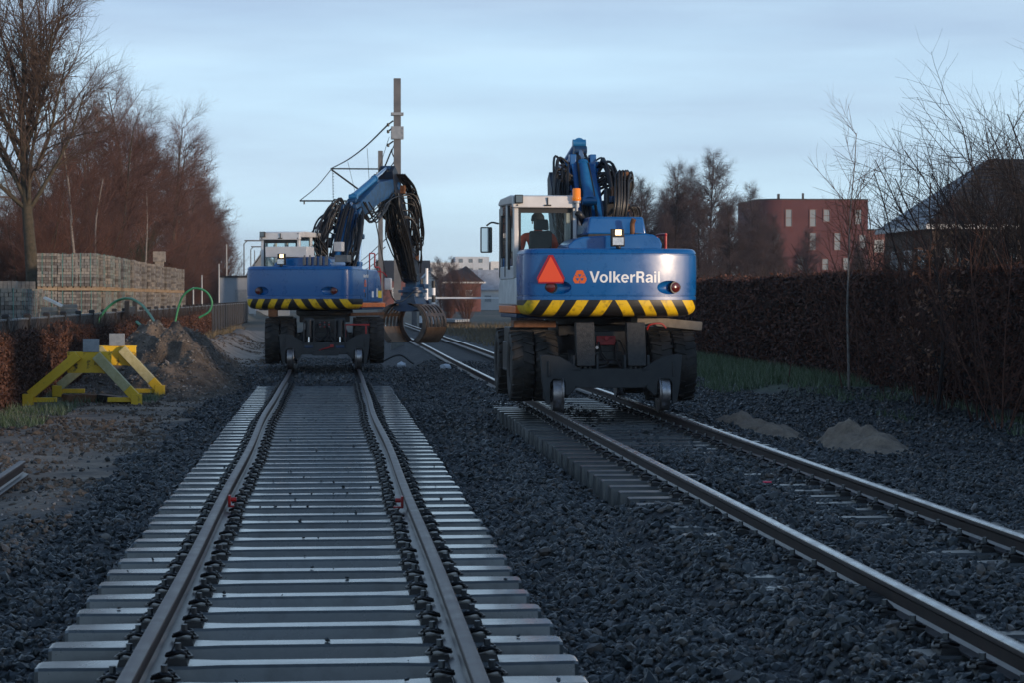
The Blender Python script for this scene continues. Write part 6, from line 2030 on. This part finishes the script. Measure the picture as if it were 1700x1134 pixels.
def hedge(name, label, x0, x1, ya, yb, zt, zones, leaf, core, seed, topvar=0.08, face=-1):
    root = empty(name, ((x0 + x1) / 2, ya, gz((x0 + x1) / 2, 40)))
    base = root.location.copy()
    tag(root, label, 'hedge')
    ys = np.arange(ya, yb + 0.01, 0.5)
    prof = [(0.0, 0.0), (0.0, 0.35), (0.0, 0.7), (0.03, 0.93), (0.15, 1.0), (0.85, 1.0), (0.97, 0.93), (1.0, 0.5), (1.0, 0.0)]
    V = []
    for y in ys:
        top = zt + topvar * (float(fbm(np.array([y * 0.35]), np.array([seed * 1.0]), seed)[0]) - 0.45) * 2
        for u, v in prof:
            V.append((x0 + 0.13 + (x1 - x0 - 0.26) * u, y, base.z - 0.1 + (top - 0.06 - base.z + 0.1) * v))
    m = len(prof)
    F = [(i * m + k, i * m + k + 1, (i + 1) * m + k + 1, (i + 1) * m + k) for i in range(len(ys) - 1) for k in range(m - 1)]
    V = np.array(V) + np.random.default_rng(seed).normal(0, 0.03, (len(V), 3)) - np.array(base)
    mesh_obj('branch_core', bulk_mesh('branch_core', V, F, smooth=True), core, root)
    rng = np.random.default_rng(seed + 1)
    P = []; S = []
    for a, b, dens, s0, s1 in zones:
        n = int((b - a) * (zt - base.z) * dens)
        y = rng.uniform(a, b, n); z = base.z + (zt - base.z) * rng.random(n) ** 0.9
        P.append(np.stack([(x1 if face > 0 else x0) - face * (np.abs(rng.normal(0, 0.06, n)) - 0.03 + 0.10 * (fbm(y * 1.6, z * 2.2, seed + 7) - 0.40)), y, z], 1)); S.append(rng.uniform(s0, s1, n))
        n = int((b - a) * (x1 - x0) * dens * 0.9)
        y = rng.uniform(a, b, n)
        top = zt + topvar * (fbm(y * 0.35, np.full(n, seed * 1.0), seed) - 0.45) * 2
        P.append(np.stack([rng.uniform(x0, x1, n), y, top + np.abs(rng.normal(0, 0.05, n)) - 0.05], 1)); S.append(rng.uniform(s0, s1, n))
    P = np.concatenate(P); S = np.concatenate(S)
    V, F, T = leaf_quads(P - np.array(base), S, seed + 2)
    o = mesh_obj('leaves', bulk_mesh('leaves', V, F, T), leaf, root); o['kind'] = 'stuff'
    rr = random.Random(seed)
    Sg = []
    for _ in range(2600):
        y = rr.uniform(zones[0][0], zones[-1][1])
        p = Vector((rr.uniform(x0, x1), y, zt - 0.1)) if rr.random() < 0.6 else Vector(((x1 - 0.03 if face > 0 else x0 + 0.03), y, rr.uniform(base.z + 0.2, zt)))
        d = Vector((rr.gauss(0.25 * face, 0.3), rr.gauss(0, 0.35), 1.0)).normalized()
        q = p + d * rr.uniform(0.12, 0.5)
        Sg.append((*(p - base), *(q - base), 0.005, 0.003))
    o = mesh_obj('shoots', seg_mesh('shoots', Sg, 3), 'twig_dark', root); o['kind'] = 'stuff'
    return root
hedge('hedge', 'long clipped dark red brown beech hedge along the right side', 10.8, 11.9, -60, 130, 2.10,
      ((26, 48, 620, 0.035, 0.062), (48, 75, 380, 0.045, 0.075), (75, 125, 200, 0.06, 0.09)), 'leaf_beech', 'twig_dark', 5, 0.16)
hedge('hedge', 'low rusty brown hedge growing along the yard fence at left', -6.0, -5.62, 31, 104, 0.86,
      ((31, 52, 900, 0.03, 0.055), (52, 104, 300, 0.04, 0.075)), 'leaf_brown', 'twig_dark', 15, 0.30, 1)

def blades(name, label, cat, pts, hmin, hmax, m, seed, w=0.006):
    rng = np.random.default_rng(seed)
    n = len(pts)
    h = rng.uniform(hmin, hmax, n); a = rng.uniform(0, 6.28, n)
    lean = rng.normal(0, 0.35, (n, 2)) * h[:, None]
    dx = np.stack([np.cos(a), np.sin(a), np.zeros(n)], 1) * w
    top = pts + np.concatenate([lean, h[:, None]], 1)
    V = np.stack([pts - dx, pts + dx, top], 1).reshape(-1, 3)
    o = mesh_obj(name, bulk_mesh(name, V, np.arange(n * 3).reshape(-1, 3), np.repeat(rng.random(n), 3)), m)
    tag(o, label, cat, kind='stuff')
def field_pts(n, x0, x1, y0, y1, seed, thr):
    rng = np.random.default_rng(seed)
    x = rng.uniform(x0, x1, n); y = rng.uniform(y0, y1, n)
    k = fbm(x * 0.9, y * 0.5, seed) + 0.15 * sstep(x0, x0 + 1.5, x) > thr
    x, y = x[k], y[k]
    return np.stack([x, y, ground_z(x, y) - 0.01], 1)
blades('grass', 'frosty green grass strip between old track and right hedge', 'grass', np.concatenate([field_pts(26000, 7.9, 10.8, 43, 68, 3, 0.42), field_pts(5000, 9.0, 10.8, 28, 43, 4, 0.60)]), 0.08, 0.26, 'grass', 5, 0.009)
blades('grass', 'green grass tufts under the buffer stop and left hedge', 'grass', np.concatenate([field_pts(5000, -5.6, -3.2, 40.5, 43.5, 6, 0.45), field_pts(3000, -6, -4.4, 33, 39.5, 7, 0.5)]), 0.06, 0.2, 'grass', 8, 0.008)
blades('dry_grass', 'dry straw coloured grass along the fence and far bank', 'grass', np.concatenate([field_pts(7000, -5.4, -4.2, 55, 110, 9, 0.42), field_pts(9000, 6.0, 14, 85, 150, 10, 0.42)]), 0.15, 0.45, 'dry_grass', 11, 0.015)

# young trees in front of and behind the right hedge
sap_cfg = [dict(n=9, wob=0.05, up=0.04, tip=0.25, bare=0.38, kids=15, ang=42, len=1.9, kr=0.014, fall=0.45),
           dict(n=6, wob=0.08, up=0.07, tip=0.35, bare=0.15, kids=7, ang=36, len=0.8, kr=0.006, fall=0.4),
           dict(n=3, wob=0.10, up=0.04, tip=0.5, bare=1, kids=0, ang=30, len=0, kr=0)]
SAP = make_tree('sapling', 101, 4.9, 0.028, sap_cfg, 'birch_bark', 'twig_red')
plant('birch_sapling', SAP, (9.79, 40.3, gz(9.79, 40.3) - 0.03), 0.0, 1.0, 'slender young birch with pale trunk before the right hedge', 'birch sapling')
SAP2 = make_tree('whip', 103, 3.0, 0.016, [dict(n=8, wob=0.05, up=0.03, tip=0.3, bare=0.25, kids=8, ang=30, len=1.0, kr=0.006, fall=0.4), dict(n=4, wob=0.1, up=0.05, tip=0.4, bare=1, kids=0, ang=30, len=0, kr=0)], 'twig_red', 'twig_red', d0=(-0.28, 0, 1))
plant('sapling', SAP2, (9.66, 40.25, gz(9.7, 40.3) - 0.02), 0.0, 1.0, 'thin reddish whip leaning left beside the young birch', 'sapling')
plant('sapling', SAP2, (9.3, 43.5, gz(9.3, 43.5) - 0.02), 2.0, 0.8, 'thin reddish whip among the grass left of the young birch', 'sapling')
lf = []
OAK = make_tree('oak', 104, 3.9, 0.035, [dict(n=9, wob=0.06, up=0.03, tip=0.3, bare=0.12, kids=15, ang=55, len=1.2, kr=0.014, fall=0.45),
           dict(n=5, wob=0.10, up=0.05, tip=0.35, bare=0.1, kids=6, ang=42, len=0.55, kr=0.006, fall=0.4),
           dict(n=3, wob=0.14, up=0.0, tip=0.5, bare=1, kids=0, ang=30, len=0, kr=0)], 'twig_dark', 'twig_dark', leafs=lf)
lr = np.random.default_rng(6)
LP = np.array(lf); LP = LP[(LP[:, 2] < 2.75) & (lr.random(len(LP)) < 0.95)]
LP = np.repeat(LP, 3, 0)
V_, F_, T_ = leaf_quads(LP + lr.normal(0, 0.05, LP.shape), lr.uniform(0.03, 0.06, len(LP)), 61)
OAKL = bulk_mesh('oak_leaves', V_, F_, T_); OAKL.materials.append(MAT['leaf_oak'])
oak = plant('oak_sapling', OAK, (10.0, 35.1, gz(10, 35.1) - 0.03), 0.3, 1.0, 'young oak keeping withered brown leaves before the right hedge', 'oak sapling')
lo_ = link(bpy.data.objects.new('leaves', OAKL), oak); lo_['kind'] = 'stuff'
arch_cfg = [dict(n=9, wob=0.07, up=-0.01, tip=0.3, bare=0.2, kids=11, ang=36, len=2.0, kr=0.016, fall=0.4),
            dict(n=6, wob=0.09, up=0.03, tip=0.4, bare=0.1, kids=8, ang=40, len=0.95, kr=0.010, fall=0.4),
            dict(n=4, wob=0.12, up=0.03, tip=0.5, bare=1, kids=0, ang=30, len=0, kr=0)]
ARCH = [make_tree('arching', 110 + i, 5.4, 0.034, arch_cfg, 'twig_dark', 'twig_dark', stems=8, spread=0.5, split=1) for i in range(2)]
for i, (x, y, s) in enumerate(((12.3, 38.5, 1.0), (12.6, 35.2, 1.12), (13.0, 42.5, 0.95), (12.4, 46.5, 0.8), (12.9, 33.2, 1.0), (13.2, 39.8, 1.1), (12.5, 36.8, 0.95), (12.2, 40.8, 0.85), (12.2, 33.9, 0.9), (13.4, 36.0, 1.15), (12.8, 44.0, 0.7))):
    plant('shrub', ARCH[i % 2], (x, y, -0.35), i * 1.9, s, 'tall bare shrub with long arching shoots behind the right hedge', 'shrub', 'arching shrubs behind the right hedge')

# reddish whips growing before the hedge
WHIPS = make_tree('whips', 131, 2.4, 0.012, [dict(n=7, wob=0.06, up=0.03, tip=0.35, bare=0.15, kids=8, ang=34, len=1.0, kr=0.007, fall=0.4), dict(n=4, wob=0.1, up=0.06, tip=0.4, bare=0.1, kids=4, ang=34, len=0.5, kr=0.005, fall=0.4), dict(n=3, wob=0.1, up=0.03, tip=0.5, bare=1, kids=0, ang=30, len=0, kr=0)], 'twig_red', 'twig_red', stems=6, spread=0.5)
for i, (x, y, s) in enumerate(((10.1, 38.6, 1.0), (10.3, 37.0, 1.25), (10.2, 33.4, 1.2), (10.4, 42.5, 0.9), (10.35, 35.9, 1.35), (10.0, 31.6, 1.1))):
    plant('shrub', WHIPS, (x, y, gz(x, y) - 0.03), i * 1.1, s, 'tangle of thin reddish shoots growing at the foot of the right hedge', 'shrub', 'reddish shoots before the right hedge')

# ------------------------------------------------------------------ buildings
def window(parent, o, u, w, h, nrm, frame='white_dirty', pane='pane_pale', mull=1):
    """window centred at o on a wall with unit along u, outward nrm"""
    o, u, nrm = Vector(o), Vector(u).normalized(), Vector(nrm).normalized()
    rot = Matrix((u, nrm, Vector((0, 0, 1)))).transposed()
    mb = MB()
    t = 0.09
    for s in (-1, 1):
        mb.box(o + u * s * (w / 2 - t / 2) + nrm * 0.05, (t, 0.10, h), rot)
        mb.box(o + Vector((0, 0, s * (h / 2 - t / 2))) + nrm * 0.05, (w - 2 * t, 0.10, t), rot)
    for k in range(mull): mb.box(o + Vector((0, 0, (k + 1) * h / (mull + 1) - h / 2)) + nrm * 0.04, (w - 2 * t, 0.06, 0.07), rot)
    wo = mb.build('window', frame, parent, smooth=0)
    mb = MB(); mb.box(o + nrm * 0.012, (w - 2 * t, 0.02, h - 2 * t), rot); mb.build('pane', pane, wo, smooth=0)
    return wo

def red_building():
    X0, X1, Y0, top = 54.5, 68.7, 273.0, 14.0
    root = empty('apartment_building', (X0, Y0, -0.4)); tag(root, 'dark red brick apartment building with tall windows and rounded corner behind hedge', 'building')
    c = 3.0
    pts = [(c, 0), (X1 - X0, 0), (X1 - X0, 14), (0, 14)]
    for k in range(7):
        a = math.pi - math.pi / 2 * k / 6 * -1
        t = math.pi / 2 * k / 6
        pts.append((c - c * math.cos(t), c - c * math.sin(t)))
    mb = MB(); mb.prism(pts, 'z', 0, top + 0.4); w = mb.build('wall', 'brick_red', root, smooth=30)
    mb = MB(); mb.prism([(x * 1.004 - 0.05, y * 1.004 - 0.05) for x, y in pts], 'z', top + 0.4, top + 0.55); mb.build('roof_edge', 'roof_dark', root, smooth=30)
    mb = MB(); mb.box((3.2, 3, top + 0.9), (0.3, 0.3, 0.8)); mb.box((6.4, 3, top + 0.95), (0.25, 0.25, 0.9)); mb.build('vent', 'roof_dark', root)
    for (px, y0, y1) in ((1309, 346, 376), (1349, 346, 376), (1372, 346, 368), (1425, 346, 372), (1289, 386, 410), (1349, 385, 415), (1390, 385, 415), (1432, 388, 412), (1329, 424, 448), (1370, 428, 448), (1405, 426, 448)):
        x = (px - 1260) / 12.85 + 0.1; zc = 1.62 + 0.4 - ((y0 + y1) / 2 - 492) / 13.0; h = (y1 - y0) / 13.0
        if x < c + 0.5:
            t = math.acos(max(-1, min(1, (c - x) / c))); n = Vector((-math.cos(t), -math.sin(t), 0)); o = Vector((c, c, zc)) + n * c; o.z = zc
            window(root, o, (n.y, -n.x, 0), 0.9, h, n, 'brick_dark')
        else:
            window(root, (x, 0, zc), (1, 0, 0), 0.95, h, (0, -1, 0), 'brick_dark')
red_building()
def wing():
    root = empty('brick_wing', (69.5, 276, -0.4)); tag(root, 'lower dark brick wing right of the red apartment building', 'building')
    mb = MB(); mb.box((4.0, 5, 5.3), (8, 10, 10.6)); mb.build('wall', 'brick_dark', root)
    mb = MB(); mb.box((4.0, 5, 10.7), (8.2, 10.2, 0.2)); mb.build('roof_edge', 'roof_dark', root)
    for k in range(3): window(root, (1.4 + 2.4 * k, 0, 8.6), (1, 0, 0), 1.2, 1.6, (0, -1, 0), 'white_dirty')
wing()

def hip_house():
    root = empty('house', (33.0, 118, -0.4)); tag(root, 'house with big dark hipped tile roof rising above the right hedge', 'house')
    Wd, D, ez, rz_ = 17.0, 11.0, 5.9, 9.9
    mb = MB(); mb.box((Wd / 2, D / 2, ez / 2), (Wd - 0.8, D - 0.8, ez)); mb.build('wall', 'brick_tan', root)
    mb = MB(); mb.box((Wd / 2, -0.02, ez + 0.02), (Wd + 0.1, 0.16, 0.26)); mb.box((-0.02, D / 2, ez + 0.02), (0.16, D + 0.1, 0.26)); mb.build('gutter', 'white_dirty', root)
    # roof in courses of tiles: each course a strip, slightly proud of the next
    n = 15
    ridge0, ridge1 = 5.2, Wd - 5.2
    mbf = MB(); mbl = MB(); mbo = MB()
    for k in range(n):
        a, b = k / n, (k + 1) / n
        def P(t, side):
            z = ez + 0.15 + (rz_ - ez) * t
            return (ridge0 * t, (D / 2) * t, z), (Wd - (Wd - ridge1) * t, (D / 2) * t, z), (Wd - (Wd - ridge1) * t, D - (D / 2) * t, z), (ridge0 * t, D - (D / 2) * t, z)
        A, B = P(a, 0), P(b, 0)
        up = 0.05
        def strip(m_, i, j):
            p, q, r_, s_ = Vector(A[i]), Vector(A[j]), Vector(B[j]), Vector(B[i])
            p2, q2 = p + Vector((0, 0, up)), q + Vector((0, 0, up))
            m_.add([p, q, q2, p2, r_, s_], [(0, 1, 2, 3), (3, 2, 4, 5)])
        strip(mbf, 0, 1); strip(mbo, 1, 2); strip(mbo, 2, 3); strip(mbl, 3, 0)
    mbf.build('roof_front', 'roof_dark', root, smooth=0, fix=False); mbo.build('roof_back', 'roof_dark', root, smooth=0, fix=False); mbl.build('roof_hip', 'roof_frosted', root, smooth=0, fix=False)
    for k in range(6): window(root, (1.8 + 2.7 * k, 0.4, 3.9), (1, 0, 0), 1.5, 1.7, (0, -1, 0), 'shed_grey', 'pane_dark', 0)
    for k in range(3): window(root, (0.4, 2.2 + 3 * k, 3.9), (0, 1, 0), 1.3, 1.6, (-1, 0, 0), 'white_dirty', 'pane_dark', 0)
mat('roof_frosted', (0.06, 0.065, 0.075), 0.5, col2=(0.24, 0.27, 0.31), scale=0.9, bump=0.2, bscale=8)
hip_house()

def gable_house(name, label, x, y, w, d, ez, rz_, wallm, roofm, rot=0.0, wins=2, front=True, verge=True, chim=False, sgn=1):
    root = empty(name, (x, y, -0.4), rot); tag(root, label, 'house' if 'house' in name else 'building')
    if front:                                   # gable towards the viewer
        mb = MB(); mb.prism([(-w / 2, 0), (w / 2, 0), (w / 2, ez), (0, rz_), (-w / 2, ez)], 'y', 0, d)
        mb.build('wall', wallm, root)
        for s in (-1, 1):
            mb = MB(); a = Vector((s * (w / 2 + 0.35), 0, ez - 0.25)); b = Vector((0, 0, rz_ + 0.12))
            mb.add([a + Vector((0, -0.3, 0)), b + Vector((0, -0.3, 0)), b + Vector((0, d + 0.3, 0)), a + Vector((0, d + 0.3, 0)),
                    a + Vector((0, -0.3, 0.16)), b + Vector((0, -0.3, 0.16)), b + Vector((0, d + 0.3, 0.16)), a + Vector((0, d + 0.3, 0.16))],
                   [(0, 1, 2, 3), (4, 7, 6, 5), (0, 4, 5, 1), (1, 5, 6, 2), (2, 6, 7, 3), (3, 7, 4, 0)])
            mb.build('roof', roofm, root)
    else:
        mb = MB(); mb.prism([(0, 0), (d, 0), (d, ez), (d / 2, rz_), (0, ez)], 'x', -w / 2, w / 2)
        mb.build('wall', wallm, root)
        for (ya, yb) in ((-0.35, d / 2), (d + 0.35, d / 2)):
            mb = MB(); a = Vector((0, ya, ez - 0.2)); b = Vector((0, yb, rz_ + 0.12)); W2 = Vector((w / 2 + 0.3, 0, 0)); T_z = Vector((0, 0, 0.16))
            mb.add([a - W2, a + W2, b + W2, b - W2, a - W2 + T_z, a + W2 + T_z, b + W2 + T_z, b - W2 + T_z], [(0, 1, 2, 3), (4, 7, 6, 5), (0, 4, 5, 1), (1, 5, 6, 2), (2, 6, 7, 3), (3, 7, 4, 0)])
            mb.build('roof', roofm, root)
    if chim:
        mb = MB(); mb.box((w * 0.2, d / 2, rz_ + 0.2), (0.7, 0.7, 1.3)); mb.build('chimney', 'brick_dark', root)
    for k in range(wins):
        window(root, (-w / 2 + w * (k + 1) / (wins + 1), 0, ez * 0.55), (1, 0, 0), min(1.2, w / (wins + 1) * 0.6), ez * 0.35, (0, -1, 0))
    return root
h = gable_house('house', 'dark brick house with steep hipped dark roof in the far centre', 18.4, 299, 4.9, 6, 4.1, 4.3, 'brick_dark', 'roof_dark', wins=2)
mb = MB()
mb.add([(-3.4, -0.4, 4.0), (3.0, -0.4, 4.0), (3.0, 6.4, 4.0), (-3.4, 6.4, 4.0), (-1.4, 3, 5.8), (0.6, 3, 6.35), (0.2, 3, 5.8)], [(0, 1, 5, 6, 4), (1, 2, 5), (2, 3, 4, 6, 5), (3, 0, 4)])
mb.build('hip_roof', 'roof_dark', h, smooth=0)
mb = MB(); mb.box((0, -0.45, 4.0), (6.2, 0.12, 0.22)); mb.build('gutter', 'render_pale', h)
gable_house('house', 'pale gabled house left of the dark far house', 14.6, 318, 5.6, 8, 2.6, 5.6, 'render_pale', 'roof_frost', wins=1)
gable_house('house', 'long low house with frosted pale roof right of the dark far house', 26.5, 329, 10, 7, 3.2, 5.9, 'render_pale', 'roof_frost', front=False, wins=3)
gable_house('house', 'grey barn with broad dull roof behind the pale gabled house', 13.0, 380, 9, 9, 5.0, 8.2, 'brick_dark', 'roof_dark', front=False, wins=2)
gable_house('house', 'red brick house among garden trees beside the right machine', 29.5, 260, 8, 8, 3.4, 7.0, 'brick_dark', 'roof_frost', wins=2, chim=True)
gable_house('house', 'distant house with frosted roof behind the alder clump', 36, 235, 10, 8, 4.0, 7.4, 'brick_tan', 'roof_frost', front=False, wins=3)
gable_house('house', 'grey gable wall with tiny window seen over the left machine', -6.9, 231.5, 5.2, 7, 3.0, 6.9, 'gable_grey', 'gable_grey', wins=1)
def flats(x, y, w, hgt, label, m):
    root = empty('apartment_block', (x, y, -0.4)); tag(root, label, 'building', 'far apartment blocks on the skyline')
    mb = MB(); mb.box((0, 6, hgt / 2), (w, 12, hgt)); mb.build('wall', m, root)
    for fl in range(int(hgt / 3)):
        for k in range(int(w / 3.2)):
            window(root, (-w / 2 + 1.8 + 3.2 * k, 0, 1.7 + 3 * fl), (1, 0, 0), 1.6, 1.5, (0, -1, 0), 'render_pale', 'pane_dark', 0)
flats(34, 690, 14, 13, 'far pale apartment block on the skyline, left of three', 'render_pale')
flats(46, 700, 11, 15, 'far pale apartment block on the skyline, middle of three', 'render_blue')
flats(62, 700, 20, 13.5, 'far pale apartment block on the skyline, right of three', 'render_pale')
def shed():
    root = empty('shed', (-7.45, 171.2, 0.35)); tag(root, 'pale grey flat roofed shed beyond the fence left of the machine', 'shed')
    mb = MB(); mb.box((0, 1.5, 1.4), (2.3, 3.0, 2.8)); mb.build('wall', 'shed_grey', root)
    mb = MB(); mb.box((0, 1.5, 2.86), (2.45, 3.2, 0.14)); mb.build('roof', 'roof_dark', root)
    mb = MB(); mb.box((0.55, -0.03, 0.95), (0.9, 0.05, 1.8)); mb.build('door', 'galvanised', root)
    r2 = empty('pallet_tower', (-5.95, 169.5, 0.3)); tag(r2, 'tall white stack of blocks beside the pale shed', 'block stack')
    for k in range(9):
        mb = MB(); mb.box((0, 0, 0.2 + 0.4 * k), (0.5, 0.6, 0.37)); mb.build('block', 'render_pale', r2)
shed()
# thin poles, street lamps and level crossing
for i, (x, y, top) in enumerate(((-7.6, 151, 3.9), (-8.6, 148, 3.1), (-8.9, 190, 6.2), (-7.0, 205, 6.0), (-9.3, 150, 2.3))):
    mb = MB(); mb.tube([(0, 0, 0), (0, 0, top - gz(x, y))], [0.06, 0.045], 8)
    o = mb.build('pole', 'galvanised'); o.location = (x, y, gz(x, y)); tag(o, 'thin pale pole standing beyond the yard fence', 'pole', 'thin poles beyond the yard')
for i, (x, y, top) in enumerate(((-9.4, 262, 7.6), (-8.8, 226, 7.4), (-9.6, 305, 8.3))):
    root = empty('street_lamp', (x, y, gz(x, y))); tag(root, 'street lamp with flat head reaching out before the far sky at left, %s' % ('middle', 'nearest', 'farthest')[i], 'street lamp', 'street lamps along the far left road')
    h_ = top - gz(x, y)
    mb = MB(); mb.tube([(0, 0, 0), (0, 0, h_ - 0.3), (0.3, 0, h_)], [0.09, 0.06, 0.05], 8); mb.build('post', 'mast_grey', root)
    mb = MB(); mb.box((1.0, 0, h_ + 0.04), (1.9, 0.3, 0.14)); mb.build('lamp_head', 'mast_grey', root, bevel=0.03)
root = empty('crossing_barrier', (5.0, 128.5, gz(5, 128.5))); tag(root, 'long white level crossing barrier across the far centre', 'barrier')
mb = MB(); mb.bar((0.2, 0, 1.75), (9.8, 0, 1.75), 0.06, 0.10); mb.build('boom', 'letter_white', root)
mb = MB(); mb.box((0, 0, 0.9), (0.3, 0.3, 1.9)); mb.build('post', 'mast_grey', root)
for i, (x, y) in enumerate(((5.05, 119.8), (5.75, 120.2))):
    root = empty('striped_post', (x, y, gz(x, y))); tag(root, 'black and white banded post beside the grab, %s of the pair' % ('left', 'right')[i], 'post', 'banded posts at the crossing')
    for k in range(7):
        mb = MB(); mb.cyl((0, 0, 0.4 * k), (0, 0, 0.4 * k + 0.398), 0.11, n=10); mb.build('band', 'letter_white' if k % 2 else 'black_metal', root)
mb = MB(); mb.tube([(0, 0, 0), (0, 0, 3.6)], 0.08, 8); o = mb.build('pole', 'letter_white'); o.location = (5.35, 119.6, -0.4); tag(o, 'white pole between the two banded posts', 'pole')

# ------------------------------------------------------------------ morning haze
hz = MB(); hz.box((0, 590, 12.5), (700, 1260, 28))
ho = hz.build('haze', 'ground', smooth=0)
hm = bpy.data.materials.new('haze'); hm.use_nodes = True
hm.node_tree.nodes.clear()
h_o = hm.node_tree.nodes.new("ShaderNodeOutputMaterial"); h_v = hm.node_tree.nodes.new("ShaderNodeVolumePrincipled")
h_v.inputs['Color'].default_value = (0.86, 0.92, 1.0, 1); h_v.inputs['Density'].default_value = 0.00022; h_v.inputs['Anisotropy'].default_value = 0.2
hm.node_tree.links.new(h_v.outputs[0], h_o.inputs['Volume'])
ho.data.materials.clear(); ho.data.materials.append(hm)
tag(ho, 'thin pale morning haze over the whole place', kind='stuff')
